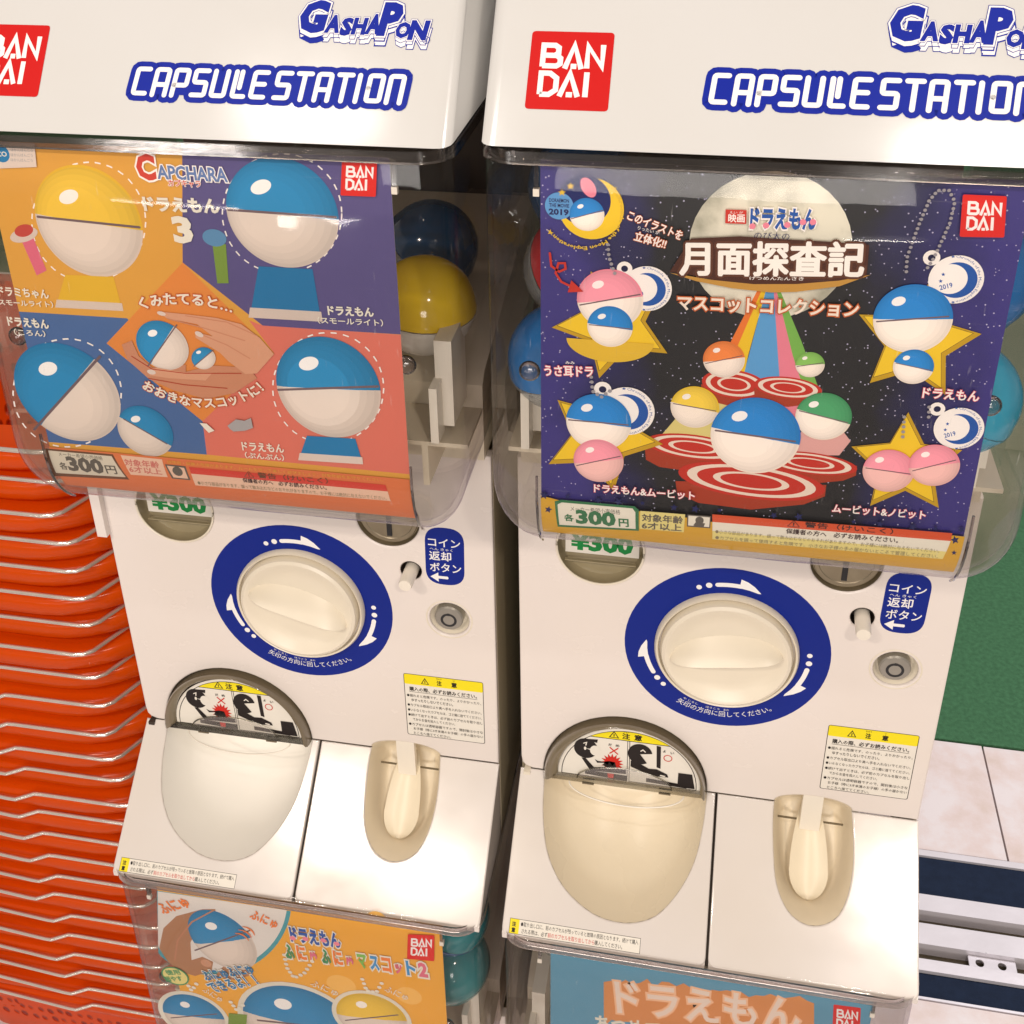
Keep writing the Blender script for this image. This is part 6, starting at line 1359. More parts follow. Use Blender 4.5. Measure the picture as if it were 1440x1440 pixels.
["printed_text","text","C","p_red4",[0.1238,-0.0185],[0.1351,-0.0188],0.0153,"p_white",0.06,0.05],
["printed_text","text","APCHARA","p_steel2",[0.1357,-0.0176],[0.1767,-0.0177],0.0083,"p_white",0.06,0.03],
["printed_text","text","カプキャラ","p_red4",[0.1414,-0.0214],[0.1605,-0.0213],0.0041,"p_white",0.06,0.02],
["printed_text","text","ドラえもん","p_paper",[0.1245,-0.0369],[0.1697,-0.0362],0.0089,None,0.0,0.05],
["printed_text","text","3","p_paper",[0.1399,-0.0553],[0.1519,-0.055],0.0165,None,0.0,0.05],
["printed_text","text","ドラミちゃん","p_paper",[0.0217,-0.0959],[0.0545,-0.096],0.0063,None,0.0,0.03],
["printed_text","text","（スモールライト）","p_paper",[0.0184,-0.1023],[0.0561,-0.1015],0.0044,None,0.0,0.02],
["printed_text","text","ドラえもん","p_paper",[0.0232,-0.1157],[0.0503,-0.1161],0.0064,None,0.0,0.04],
["printed_text","text","（ころん）","p_paper",[0.0261,-0.1218],[0.0468,-0.1217],0.0045,None,0.0,0.02],
["printed_text","text","ドラえもん","p_paper",[0.2264,-0.0941],[0.2535,-0.0935],0.0059,None,0.0,0.04],
["printed_text","text","（スモールライト）","p_paper",[0.2199,-0.1],[0.2585,-0.099],0.0045,None,0.0,0.02],
["printed_text","text","ドラえもん","p_paper",[0.1632,-0.1907],[0.1903,-0.19],0.0063,None,0.0,0.03],
["printed_text","text","（ぷんぷん）","p_paper",[0.1644,-0.1962],[0.1897,-0.1958],0.0047,None,0.0,0.02],
["printed_text","arc","くみたてると…","p_paper",[0.1127,-0.099],[0.1405,-0.0938],[0.1684,-0.0973],0.0079,"p_tanger2",0.05,0.03],
["printed_text","arc","おおきなマスコットに！","p_paper",[0.1033,-0.1523],[0.1417,-0.1628],[0.183,-0.1469],0.0076,"p_tanger2",0.05,0.03],
["small_label","poly","p_pale",[[0.0441,0.0002],[0.0656,-0.0002],[0.064,-0.0138],[0.0404,-0.0157]]],
["small_label","disc","p_blue3",[0.0438,-0.0068],0.0052,0.0052,0,0,360],
["small_label","text","ECO","p_paper",[0.039,-0.0087],[0.0473,-0.0085],0.003,None,0.0,0.02],
["small_label","text","ほかんばんごう","p_gray3",[0.0503,-0.0053],[0.0637,-0.0051],0.0019,None,0.0,0.01],
["small_label","text","ほかんばんごう","p_gray3",[0.0496,-0.0082],[0.0631,-0.008],0.0019,None,0.0,0.01],
["small_label","text","ほかんばんごう","p_gray3",[0.0489,-0.0111],[0.0624,-0.011],0.0019,None,0.0,0.01],
["price_strip","band","p_persimmon",0.032,0.268,-0.201,-0.2365],
["price_strip","poly","p_brown3",[[0.0292,-0.2023],[0.0756,-0.2022],[0.0818,-0.2225],[0.0275,-0.2262]]],
["price_strip","poly","p_paper2",[[0.0309,-0.2037],[0.0744,-0.2037],[0.08,-0.2203],[0.0308,-0.2227]]],
["price_strip","text","メーカー希望小売価格","p_gray",[0.0375,-0.2072],[0.0678,-0.2076],0.0032,None,0.0,0.01],
["price_strip","text","各","p_gray",[0.0357,-0.2186],[0.0412,-0.2186],0.0066,None,0.0,0.02],
["price_strip","text","300","p_gray",[0.0415,-0.2192],[0.0666,-0.2193],0.0125,None,0.0,0.05],
["price_strip","text","円","p_gray",[0.0678,-0.2185],[0.0753,-0.2182],0.0072,None,0.0,0.02],
["price_strip","poly","p_palesal",[[0.0809,-0.2022],[0.1086,-0.2026],[0.1096,-0.2165],[0.0843,-0.2174]]],
["price_strip","text","対象年齢","p_rose3",[0.0823,-0.21],[0.1059,-0.2097],0.0054,None,0.0,0.02],
["price_strip","text","6才以上","p_rose3",[0.0844,-0.2152],[0.1066,-0.215],0.0053,None,0.0,0.02],
["price_strip","poly","p_gray",[[0.11,-0.206],[0.1237,-0.2061],[0.1248,-0.2172],[0.1124,-0.2172]]],
["price_strip","poly","p_palesal",[[0.1112,-0.2069],[0.1226,-0.2074],[0.1236,-0.2161],[0.1136,-0.2161]]],
["price_strip","disc","p_gray",[0.1176,-0.2107],0.0034,0.0037,0,0,360],
["price_strip","poly","p_red4",[[0.126,-0.2064],[0.2528,-0.2063],[0.2537,-0.2112],[0.1265,-0.2115]]],
["price_strip","poly","p_palesal",[[0.1265,-0.2115],[0.2537,-0.2112],[0.2546,-0.219],[0.127,-0.2216]]],
["price_strip","text","⚠ 警告（けいこく）","p_brown3",[0.162,-0.2103],[0.2164,-0.2098],0.0046,None,0.0,0.02],
["price_strip","text","保護者の方へ　必ずお読みください。","p_dark2",[0.1603,-0.2147],[0.2149,-0.2147],0.0038,None,0.0,0.02],
["price_strip","text","●小さな部品があります。誤って飲み込むなどのおそれがありますので、お子様には絶対に与えないでください。","p_gray2",[0.1292,-0.2206],[0.2524,-0.2187],0.0035,None,0.0,0],
["price_strip","text","誤使用・誤飲の危険があります。ルールを守って楽しく遊びましょう。対象年齢をお守りください。","p_mango",[0.112,-0.2052],[0.2516,-0.2043],0.0025,None,0.0,0],
["torn_patch","poly","p_gray3",[[0.1558,-0.1736],[0.1619,-0.1685],[0.1673,-0.169],[0.1717,-0.1666],[0.1722,-0.1735],[0.1669,-0.176],[0.1594,-0.1773],[0.1573,-0.1759]]],
["torn_patch","poly","p_paper",[[0.1379,-0.1732],[0.1425,-0.1733],[0.1469,-0.1779],[0.143,-0.1798],[0.1402,-0.1765]]],
["torn_patch","maker",[[0.2424,-0.002],[0.2616,-0.0019],[0.2595,-0.0216],[0.2399,-0.0218]]]
],
'LL':[
["background","sheet","p_mango2",0.038,0.27,0,-0.2365],
["background","disc","p_mango3",[0.2194,-0.0008],0.0071,0.0071,0,0,360],
["background","disc","p_mango3",[0.1835,-0.0909],0.0124,0.0124,0,0,360],
["background","disc","p_mango3",[0.2389,-0.0045],0.0057,0.0057,0,0,360],
["background","disc","p_mango3",[0.2398,-0.09],0.0106,0.0106,0,0,360],
["inset_picture","poly","p_teal",[[0.0374,-0.0098],[0.1493,-0.0092],[0.1507,-0.0006],[0.1496,-0.0078],[0.1481,-0.015],[0.1461,-0.0223],[0.1437,-0.0296],[0.1409,-0.0368],[0.1377,-0.0439],[0.1342,-0.0509],[0.1302,-0.0577],[0.126,-0.0642],[0.1214,-0.0704],[0.1165,-0.0763],[0.1114,-0.0818],[0.106,-0.0869],[0.1005,-0.0915],[0.0948,-0.0956],[0.0891,-0.0991],[0.0832,-0.1021],[0.0774,-0.1045],[0.0716,-0.1062],[0.0658,-0.1073],[0.0602,-0.1078],[0.0547,-0.1076],[0.0494,-0.1067],[0.0444,-0.1052],[0.0396,-0.103],[0.0352,-0.1003],[0.0311,-0.0969],[0.0274,-0.0929],[0.0258,-0.0892]]],
["inset_picture","poly","p_pale2",[[0.0379,-0.0106],[0.1458,-0.0088],[0.1458,-0.0099],[0.1442,-0.0166],[0.1423,-0.0234],[0.14,-0.0301],[0.1373,-0.0368],[0.1342,-0.0434],[0.1308,-0.0498],[0.1271,-0.056],[0.123,-0.062],[0.1187,-0.0678],[0.1142,-0.0732],[0.1094,-0.0782],[0.1044,-0.0829],[0.0992,-0.0871],[0.0939,-0.0908],[0.0886,-0.0941],[0.0832,-0.0968],[0.0777,-0.0989],[0.0723,-0.1005],[0.067,-0.1016],[0.0618,-0.102],[0.0567,-0.1018],[0.0517,-0.101],[0.0471,-0.0997],[0.0426,-0.0977],[0.0385,-0.0952],[0.0346,-0.0922],[0.0311,-0.0886],[0.028,-0.0845],[0.027,-0.0799]]],
["inset_picture","poly","p_skin3",[[0.0276,-0.0824],[0.0356,-0.0557],[0.0495,-0.0377],[0.074,-0.0237],[0.0852,-0.0211],[0.085,-0.0314],[0.0696,-0.0418],[0.0572,-0.0683],[0.054,-0.0987],[0.0441,-0.114],[0.0322,-0.0967]]],
["inset_picture","poly","p_skin3",[[0.0729,-0.1068],[0.087,-0.0852],[0.1017,-0.0753],[0.1104,-0.0795],[0.1037,-0.0991],[0.0902,-0.108]]],
["inset_picture","disc","p_blue3",[0.0862,-0.0588],0.0272,0.0363,20,0,180],
["inset_picture","disc","p_pale",[0.0862,-0.0588],0.0272,0.0363,20,180,360],
["inset_picture","disc","p_blue3_0",[0.0859,-0.059],0.0265,0.0358,20,0,180],
["inset_picture","disc","p_pale_0",[0.0859,-0.059],0.0265,0.0358,20,180,360],
["inset_picture","disc","p_blue3_1",[0.085,-0.0596],0.025,0.0338,20,0,180],
["inset_picture","disc","p_pale_1",[0.085,-0.0596],0.025,0.0338,20,180,360],
["inset_picture","disc","p_blue3_2",[0.0838,-0.0605],0.0228,0.0308,20,0,180],
["inset_picture","disc","p_pale_2",[0.0838,-0.0605],0.0228,0.0308,20,180,360],
["inset_picture","disc","p_blue3_3",[0.0824,-0.0614],0.0201,0.0272,20,0,180],
["inset_picture","disc","p_pale_3",[0.0824,-0.0614],0.0201,0.0272,20,180,360],
["inset_picture","disc","p_blue3_4",[0.0811,-0.0624],0.0166,0.022,20,0,180],
["inset_picture","disc","p_pale_4",[0.0811,-0.0624],0.0166,0.022,20,180,360],
["inset_picture","line","p_seam",[[0.06,-0.0773],[0.1116,-0.0407]],0.0015,0,0.0],
["inset_picture","disc","p_shine",[0.0786,-0.043],0.0053,0.0045,25,0,360],
["inset_picture","line","p_skin2",[[0.0831,-0.0233],[0.0623,-0.0417],[0.046,-0.0682],[0.0394,-0.0949]],0.00137,0,0.0],
["inset_picture","poly","p_skin3",[[0.0496,-0.0943],[0.0654,-0.0841],[0.0742,-0.0883],[0.0713,-0.0999],[0.0553,-0.1112],[0.046,-0.1098]]],
["inset_picture","disc","p_skin",[0.0675,-0.0917],0.0047,0.0047,10,0,360],
["capsule_picture","disc","p_paper",[0.0459,-0.1666],0.0326,0.0326,0,0,360],
["capsule_picture","disc","p_blue3",[0.0459,-0.1666],0.0283,0.0283,5,0,180],
["capsule_picture","disc","p_pale",[0.0459,-0.1666],0.0283,0.0283,5,180,360],
["capsule_picture","disc","p_blue3_0",[0.0457,-0.1667],0.0277,0.0277,5,0,180],
["capsule_picture","disc","p_pale_0",[0.0457,-0.1667],0.0277,0.0277,5,180,360],
["capsule_picture","disc","p_blue3_1",[0.0449,-0.167],0.0262,0.0262,5,0,180],
["capsule_picture","disc","p_pale_1",[0.0449,-0.167],0.0262,0.0262,5,180,360],
["capsule_picture","disc","p_blue3_2",[0.0439,-0.1674],0.0239,0.0239,5,0,180],
["capsule_picture","disc","p_pale_2",[0.0439,-0.1674],0.0239,0.0239,5,180,360],
["capsule_picture","disc","p_blue3_3",[0.0428,-0.1678],0.0209,0.0209,5,0,180],
["capsule_picture","disc","p_pale_3",[0.0428,-0.1678],0.0209,0.0209,5,180,360],
["capsule_picture","disc","p_blue3_4",[0.0416,-0.1682],0.017,0.017,5,0,180],
["capsule_picture","disc","p_pale_4",[0.0416,-0.1682],0.017,0.017,5,180,360],
["capsule_picture","line","p_seam",[[0.0238,-0.1751],[0.0677,-0.1581]],0.0013,0,0.0],
["capsule_picture","disc","p_shine",[0.0398,-0.1529],0.0046,0.004,25,0,360],
["capsule_picture","disc","p_paper",[0.1418,-0.1526],0.0544,0.0544,0,0,360],
["capsule_picture","disc","p_blue3",[0.1418,-0.1526],0.0494,0.0494,-6,0,180],
["capsule_picture","disc","p_pale",[0.1418,-0.1526],0.0494,0.0494,-6,180,360],
["capsule_picture","disc","p_blue3_0",[0.1414,-0.1527],0.0482,0.0482,-6,0,180],
["capsule_picture","disc","p_pale_0",[0.1414,-0.1527],0.0482,0.0482,-6,180,360],
["capsule_picture","disc","p_blue3_1",[0.1401,-0.1528],0.0455,0.0455,-6,0,180],
["capsule_picture","disc","p_pale_1",[0.1401,-0.1528],0.0455,0.0455,-6,180,360],
["capsule_picture","disc","p_blue3_2",[0.1384,-0.153],0.0416,0.0416,-6,0,180],
["capsule_picture","disc","p_pale_2",[0.1384,-0.153],0.0416,0.0416,-6,180,360],
["capsule_picture","disc","p_blue3_3",[0.1365,-0.1532],0.0366,0.0366,-6,0,180],
["capsule_picture","disc","p_pale_3",[0.1365,-0.1532],0.0366,0.0366,-6,180,360],
["capsule_picture","disc","p_blue3_4",[0.1346,-0.1534],0.0297,0.0297,-6,0,180],
["capsule_picture","disc","p_pale_4",[0.1346,-0.1534],0.0297,0.0297,-6,180,360],
["capsule_picture","line","p_seam",[[0.105,-0.1566],[0.178,-0.1487]],0.00225,0,0.0],
["capsule_picture","disc","p_shine",[0.1301,-0.1285],0.0079,0.0069,25,0,360],
["capsule_picture","disc","p_paper",[0.2066,-0.126],0.034,0.034,0,0,360],
["capsule_picture","disc","p_yellow3",[0.2066,-0.126],0.0301,0.0301,6,0,180],
["capsule_picture","disc","p_pale",[0.2066,-0.126],0.0301,0.0301,6,180,360],
["capsule_picture","disc","p_yellow3_0",[0.2064,-0.1261],0.0291,0.0291,6,0,180],
["capsule_picture","disc","p_pale_0",[0.2064,-0.1261],0.0291,0.0291,6,180,360],
["capsule_picture","disc","p_yellow3_1",[0.2055,-0.1264],0.0277,0.0277,6,0,180],
["capsule_picture","disc","p_pale_1",[0.2055,-0.1264],0.0277,0.0277,6,180,360],
["capsule_picture","disc","p_yellow3_2",[0.2045,-0.1269],0.0254,0.0254,6,0,180],
["capsule_picture","disc","p_pale_2",[0.2045,-0.1269],0.0254,0.0254,6,180,360],
["capsule_picture","disc","p_yellow3_3",[0.2033,-0.1274],0.0224,0.0224,6,0,180],
["capsule_picture","disc","p_pale_3",[0.2033,-0.1274],0.0224,0.0224,6,180,360],
["capsule_picture","disc","p_yellow3_4",[0.2021,-0.1279],0.0181,0.0181,6,0,180],
["capsule_picture","disc","p_pale_4",[0.2021,-0.1279],0.0181,0.0181,6,180,360],
["capsule_picture","line","p_seam",[[0.1836,-0.1357],[0.2292,-0.1165]],0.00138,0,0.0],
["capsule_picture","disc","p_shine",[0.199,-0.1112],0.0049,0.0043,25,0,360],
["capsule_picture","poly","p_olive",[[0.0792,-0.1539],[0.096,-0.1514],[0.0918,-0.1757],[0.0754,-0.1782]]],
["capsule_picture","disc","p_paper",[0.1382,-0.0639],0.0018,0.0018,0,0,360],
["capsule_picture","disc","p_paper",[0.1384,-0.0694],0.0019,0.0019,0,0,360],
["capsule_picture","disc","p_paper",[0.1387,-0.075],0.0019,0.0019,0,0,360],
["capsule_picture","disc","p_paper",[0.1392,-0.0803],0.0019,0.0019,0,0,360],
["capsule_picture","disc","p_paper",[0.141,-0.0846],0.0019,0.0019,0,0,360],
["capsule_picture","disc","p_paper",[0.1429,-0.0889],0.0019,0.0019,0,0,360],
["capsule_picture","disc","p_paper",[0.1458,-0.0893],0.0019,0.0019,0,0,360],
["capsule_picture","disc","p_paper",[0.1498,-0.086],0.0019,0.0019,0,0,360],
["capsule_picture","disc","p_paper",[0.1535,-0.0823],0.0019,0.0019,0,0,360],
["capsule_picture","disc","p_paper",[0.1562,-0.0769],0.0019,0.0019,0,0,360],
["capsule_picture","disc","p_paper",[0.1589,-0.0714],0.0018,0.0018,0,0,360],
["capsule_picture","disc","p_paper",[0.1615,-0.066],0.0018,0.0018,0,0,360],
["capsule_picture","disc","p_paper",[0.0456,-0.121],0.002,0.002,0,0,360],
["capsule_picture","disc","p_paper",[0.0472,-0.1257],0.002,0.002,0,0,360],
["capsule_picture","disc","p_paper",[0.0488,-0.1303],0.002,0.002,0,0,360],
["capsule_picture","disc","p_paper",[0.0517,-0.1268],0.002,0.002,0,0,360],
["capsule_picture","disc","p_paper",[0.0549,-0.1211],0.002,0.002,0,0,360],
["capsule_picture","disc","p_paper",[0.2023,-0.0781],0.0018,0.0018,0,0,360],
["capsule_picture","disc","p_paper",[0.2033,-0.0833],0.0018,0.0018,0,0,360],
["capsule_picture","disc","p_paper",[0.2043,-0.0885],0.0019,0.0019,0,0,360],
["capsule_picture","disc","p_paper",[0.2063,-0.0917],0.0019,0.0019,0,0,360],
["capsule_picture","disc","p_paper",[0.2101,-0.0916],0.0018,0.0018,0,0,360],
["capsule_picture","disc","p_paper",[0.2136,-0.0903],0.0018,0.0018,0,0,360],
["capsule_picture","disc","p_paper",[0.2159,-0.0847],0.0018,0.0018,0,0,360],
["capsule_picture","disc","p_paper",[0.2182,-0.0791],0.0018,0.0018,0,0,360],
["capsule_picture","disc","p_paper",[0.0832,-0.1377],0.002,0.002,0,0,360],
["capsule_picture","disc","p_paper",[0.0851,-0.1421],0.002,0.002,0,0,360],
["capsule_picture","disc","p_paper",[0.087,-0.1466],0.002,0.002,0,0,360],
["capsule_picture","disc","p_paper",[0.0901,-0.1442],0.002,0.002,0,0,360],
["capsule_picture","disc","p_paper",[0.0937,-0.139],0.002,0.002,0,0,360],
["printed_text","text","ふにゅ","p_orange",[0.0396,-0.0383],[0.0658,-0.0221],0.0135,None,0.0,0.03],
["printed_text","text","ふにゅ","p_orange",[0.1128,-0.0251],[0.1343,-0.0337],0.0123,None,0.0,0.03],
["printed_text","arc",")))","p_orange",[0.1093,-0.0533],[0.1137,-0.0471],[0.1178,-0.0427],0.0126,None,0,0],
["printed_text","text","ドラえもん","p_blue2",[0.1461,-0.0455],[0.188,-0.0442],0.0186,"p_paper",0.08,0.05],
["printed_text","disc","p_pink",[0.1478,-0.0408],0.0026,0.0026,0,0,360],
["printed_text","disc","p_pink",[0.1585,-0.0391],0.0026,0.0026,0,0,360],
["printed_text","disc","p_pink",[0.1734,-0.0374],0.0025,0.0025,0,0,360],
["printed_text","disc","p_pink",[0.1843,-0.039],0.0025,0.0025,0,0,360],
["printed_text","text","ふ","p_green",[0.1396,-0.0671],[0.1475,-0.0668],0.0181,"p_paper",0.09,0.05],
["printed_text","text","に","p_orange",[0.1499,-0.0667],[0.1577,-0.0663],0.0181,"p_paper",0.09,0.05],
["printed_text","text","ゅ","p_rose",[0.1601,-0.0662],[0.166,-0.0664],0.0127,"p_paper",0.09,0.05],
["printed_text","text","ふ","p_green",[0.1702,-0.0658],[0.1779,-0.0655],0.0181,"p_paper",0.09,0.05],
["printed_text","text","に","p_orange",[0.1803,-0.0654],[0.188,-0.0651],0.0181,"p_paper",0.09,0.05],
["printed_text","text","ゅ","p_rose",[0.1904,-0.065],[0.1963,-0.0652],0.0126,"p_paper",0.09,0.05],
["printed_text","text","マ","p_lgreen",[0.2004,-0.0646],[0.208,-0.0643],0.0179,"p_paper",0.09,0.05],
["printed_text","text","ス","p_sky3",[0.2104,-0.0642],[0.218,-0.0639],0.0178,"p_paper",0.09,0.05],
["printed_text","text","コ","p_orange",[0.2203,-0.0638],[0.2279,-0.0635],0.0178,"p_paper",0.09,0.05],
["printed_text","text","ッ","p_rose",[0.2302,-0.0634],[0.236,-0.0635],0.0123,"p_paper",0.09,0.05],
["printed_text","text","ト","p_sky3",[0.2401,-0.063],[0.2476,-0.0627],0.0176,"p_paper",0.09,0.05],
["printed_text","text","2","p_rose",[0.2499,-0.0626],[0.2574,-0.0623],0.0176,"p_paper",0.09,0.05],
["printed_text","text","ふにゅふにゅ","p_blue3",[0.0654,-0.1151],[0.1111,-0.0937],0.0133,"p_paper",0.07,0.03],
["printed_text","text","できるよ！！","p_blue3",[0.0692,-0.1291],[0.1126,-0.1069],0.0135,"p_paper",0.07,0.03],
["printed_text","text","ふにゅ","p_paper",[0.1565,-0.0968],[0.1787,-0.1057],0.0084,None,0.0,0.01],
["printed_text","text","ふにゅ","p_paper",[0.2193,-0.0881],[0.2377,-0.0959],0.0082,None,0.0,0.01],
["printed_text","text","ふにゅ","p_paper",[0.0584,-0.129],[0.0734,-0.1402],0.0079,None,0.0,0.01],
["small_label","disc","p_green",[0.037,-0.1148],0.0122,0.0116,-8,0,360],
["small_label","disc","p_paleyellow",[0.037,-0.1148],0.0109,0.0102,-8,0,360],
["small_label","text","徳用","p_green",[0.0299,-0.1157],[0.0432,-0.1114],0.0069,None,0.0,0.03],
["small_label","text","超やす","p_green",[0.0278,-0.1246],[0.0439,-0.1196],0.0069,None,0.0,0.03],
["small_label","maker",[[0.2434,-0.0134],[0.2646,-0.0097],[0.263,-0.0406],[0.2412,-0.0429]]]
],
'LR':[
["background","sheet","p_bluecard",0.038,0.27,0,-0.2365],
["brush_patch","poly","p_orange4",[[0.0782,-0.0319],[0.0836,-0.029],[0.089,-0.0311],[0.0943,-0.0252],[0.0998,-0.029],[0.1051,-0.0259],[0.1102,-0.02],[0.1159,-0.0284],[0.1209,-0.0203],[0.1262,-0.0198],[0.1316,-0.0228],[0.1367,-0.0183],[0.1421,-0.0219],[0.1474,-0.0226],[0.1528,-0.0233],[0.1578,-0.0203],[0.163,-0.0203],[0.1681,-0.018],[0.1734,-0.0188],[0.1785,-0.0177],[0.184,-0.0218],[0.1889,-0.0182],[0.194,-0.0179],[0.1988,-0.0142],[0.2042,-0.0163],[0.2093,-0.0161],[0.2142,-0.0139],[0.219,-0.0111],[0.2245,-0.015],[0.2297,-0.0168],[0.2361,-0.0802],[0.2314,-0.0749],[0.2257,-0.0754],[0.2202,-0.07],[0.2136,-0.0773],[0.2092,-0.0706],[0.2052,-0.0804],[0.1976,-0.0776],[0.1949,-0.0802],[0.1877,-0.0744],[0.1838,-0.0751],[0.1769,-0.0818],[0.1723,-0.0729],[0.1675,-0.0814],[0.1618,-0.0738],[0.1549,-0.0758],[0.1504,-0.0788],[0.1455,-0.076],[0.1387,-0.0783],[0.1357,-0.0774],[0.1296,-0.0764],[0.1221,-0.0794],[0.119,-0.0821],[0.1139,-0.0769],[0.1053,-0.0773],[0.1028,-0.0739],[0.0967,-0.0746],[0.0887,-0.076],[0.0854,-0.0751],[0.0795,-0.0846]]],
["printed_text","text","ドラえもん","p_paper3",[0.0892,-0.0657],[0.2233,-0.0528],0.0382,"p_paper4",0.05,0.02],
["printed_text","text","あつめて","p_paper",[0.0735,-0.0936],[0.1236,-0.0893],0.0209,None,0.0,0.03],
["printed_text","maker",[[0.243,-0.0144],[0.2618,-0.0134],[0.2645,-0.0429],[0.2454,-0.0441]]]
]
}
def build_card(key, label, host, x0, x1):
    T = thing('display_card', label, 'display card', group='printed display cards inside the clear cases')
    T.location = host.location; T.rotation_euler = host.rotation_euler
    A = Art(F_card, inc=6e-6, h0=.0002, cut=(-.2031, -.2365)); items = CARD_PRINT[key]
    bm = bmesh.new(); rows = []
    for v in [0, -.1, -.2031] + [-.2031 - .0045 * i for i in range(1, 8)]:
        rows.append([bm.verts.new(F_card(x, v, 0)) for x in (x0, x1)])
    for a, b in zip(rows, rows[1:]): bm.faces.new((a[0], a[1], b[1], b[0]))
    sheet = from_bm('paper_sheet', bm, 'p_paper', T)
    last = None
    names = []
    for it in items:
        part = it[0]
        if last is not None and part != last: A.build(last, T)
        last = part; k = it[1]
        if k == 'sheet':
            _, _, m, a, b, c, d = it; A.poly(m, [(a, d), (b, d), (b, c), (a, c)])
        elif k in ('band', 'wave'):
            _, _, m, a, b, c, d = it
            top = [(b, c), (a, c)] if k == 'band' else [(b - (b - a) * i / 40, c + .0006 * math.sin(i * 1.3) + .0035 - .006 * math.sin(PI * i / 40)) for i in range(41)]
            A.poly(m, [(a, d), (b, d)] + top)
        elif k == 'poly': A.poly(it[2], it[3])
        elif k == 'disc': A.disc(it[2], it[3], it[4], it[5], it[6], it[7], it[8], bump=it[2] != 'p_chain')
        elif k == 'text': A.text(it[2], it[3], it[4], it[5], it[6], it[7], it[8], it[9])
        elif k == 'arc': A.arc(it[2], it[3], it[4], it[5], it[6], it[7], it[8], it[9], it[10])
        elif k == 'line': A.line(it[2], [tuple(q) for q in it[3]], it[4], it[5], it[6])
        elif k == 'maker':
            A.maker([tuple(q) for q in it[2]])
    A.build(last, T)
    return T
build_card('UR', 'dark blue card with big moon, yellow stars and red round platforms', UR, .032, .268)
build_card('UL', 'card split into orange, violet, blue and salmon fields with hands in the middle', UL, .032, .268)
build_card('LL', 'yellow orange card with round white inset picture at its left corner', LL, .038, .270)
build_card('LR', 'light blue card with rough orange brush patch behind white lettering', LR, .038, .270)
# ------------------------------------------------------------------ capsules
def capsule_mesh(top):
    out = []
    for s in (1, -1):
        bm = bmesh.new(); R = .033; rings = []
        for i in range(11):
            a = PI / 2 * i / 10; r = R * math.cos(a); z = s * R * math.sin(a)
            rings.append([bm.verts.new((r * math.cos(2 * PI * j / 32), r * math.sin(2 * PI * j / 32), z)) for j in range(32)] if i < 10 else [bm.verts.new((0, 0, z))])
        lip = [bm.verts.new((1.02 * R * math.cos(2 * PI * j / 32), 1.02 * R * math.sin(2 * PI * j / 32), s * .0004)) for j in range(32)]
        lip2 = [bm.verts.new((1.02 * R * math.cos(2 * PI * j / 32), 1.02 * R * math.sin(2 * PI * j / 32), s * .0022)) for j in range(32)]
        seq = [lip, lip2] + rings[1:]
        for a_, b_ in zip(seq, seq[1:]):
            for j in range(32):
                if len(b_) == 1: bm.faces.new((a_[j], b_[0], a_[(j + 1) % 32]))
                else: bm.faces.new((a_[j], b_[j], b_[(j + 1) % 32], a_[(j + 1) % 32]))
        bmesh.ops.recalc_face_normals(bm, faces=bm.faces[:]); me = bpy.data.meshes.new('shell'); bm.to_mesh(me); bm.free(); smooth(me, 40); out.append(me)
    return out
CM = capsule_mesh(1)
def capsule(loc, top, bot, tilt, label, host):
    T = thing('toy_capsule', label, 'toy capsule', group='toy capsules inside the clear cases')
    T.location = host.matrix_basis @ Vector(loc); T.rotation_euler = tilt
    for nm, me, mm in (('upper_shell', CM[0], top), ('lower_shell', CM[1], bot)):
        o = bpy.data.objects.new(nm, me.copy()); C.objects.link(o); o.parent = T; o.data.materials.append(M[mm])
for o in (UL, LR, LL): o.matrix_basis = Matrix.LocRotScale(o.location, o.rotation_euler, None)
cz = .398
for loc, t, b, tl, lb in [((.2575, .004, .397), 'capsule_yellow', 'capsule_white', (.1, .1, 0), 'yellow and white toy capsule beside the orange and violet card'),
                          ((.2430, .085, .404), 'capsule_blue_shaded', 'capsule_clear', (.2, .6, 0), 'blue toy capsule in shadow behind the yellow capsule')]:
    capsule(loc, t, b, tl, lb, UL)
for loc, t, b, tl, lb in [((.0370, -.040, .388), 'capsule_blue', 'capsule_clear', (.2, -.3, 0), 'blue toy capsule at the left margin of the starry card'),
                          ((.0380, .010, .4245), 'capsule_red', 'capsule_clear', (.5, .8, 0), 'red toy capsule above the blue one at the left of the starry card'),
                          ((.0450, .090, .405), 'capsule_yellow', 'capsule_clear', (.2, .1, .4), 'yellow toy capsule deep behind the blue and red ones'),
                          ((.0380, .034, .470), 'capsule_blue_shaded', 'capsule_clear', (1.0, .1, 0), 'uppermost shaded blue toy capsule behind the corner with crescent emblem'),
                          ((.2630, -.045, .384), 'capsule_cyan', 'capsule_cyan', (.2, .5, .3), 'bright cyan toy capsule at the right margin of the starry card'),
                          ((.2620, -.030, .452), 'capsule_blue', 'capsule_clear', (.2, .9, 0), 'deep blue toy capsule above the bright cyan one'),
                          ((.2450, .060, .402), 'capsule_clear', 'capsule_clear', (.6, .4, 0), 'clear toy capsule behind the bright cyan one')]:
    capsule(loc, t, b, tl, lb, UR)
for loc, t, b, tl, lb in [((.2620, -.035, .470), 'capsule_teal', 'capsule_blue', (.2, .5, .3), 'upper teal toy capsule right of the yellow orange card'), ((.2600, -.030, .400), 'capsule_teal', 'capsule_clear', (.6, .5, .3), 'teal toy capsule low behind the yellow orange card'),
                          ((.2400, .050, .460), 'capsule_blue', 'capsule_teal', (.6, .5, .3), 'blue toy capsule at the back of the lower left case')]:
    capsule(loc, t, b, tl, lb, LL)
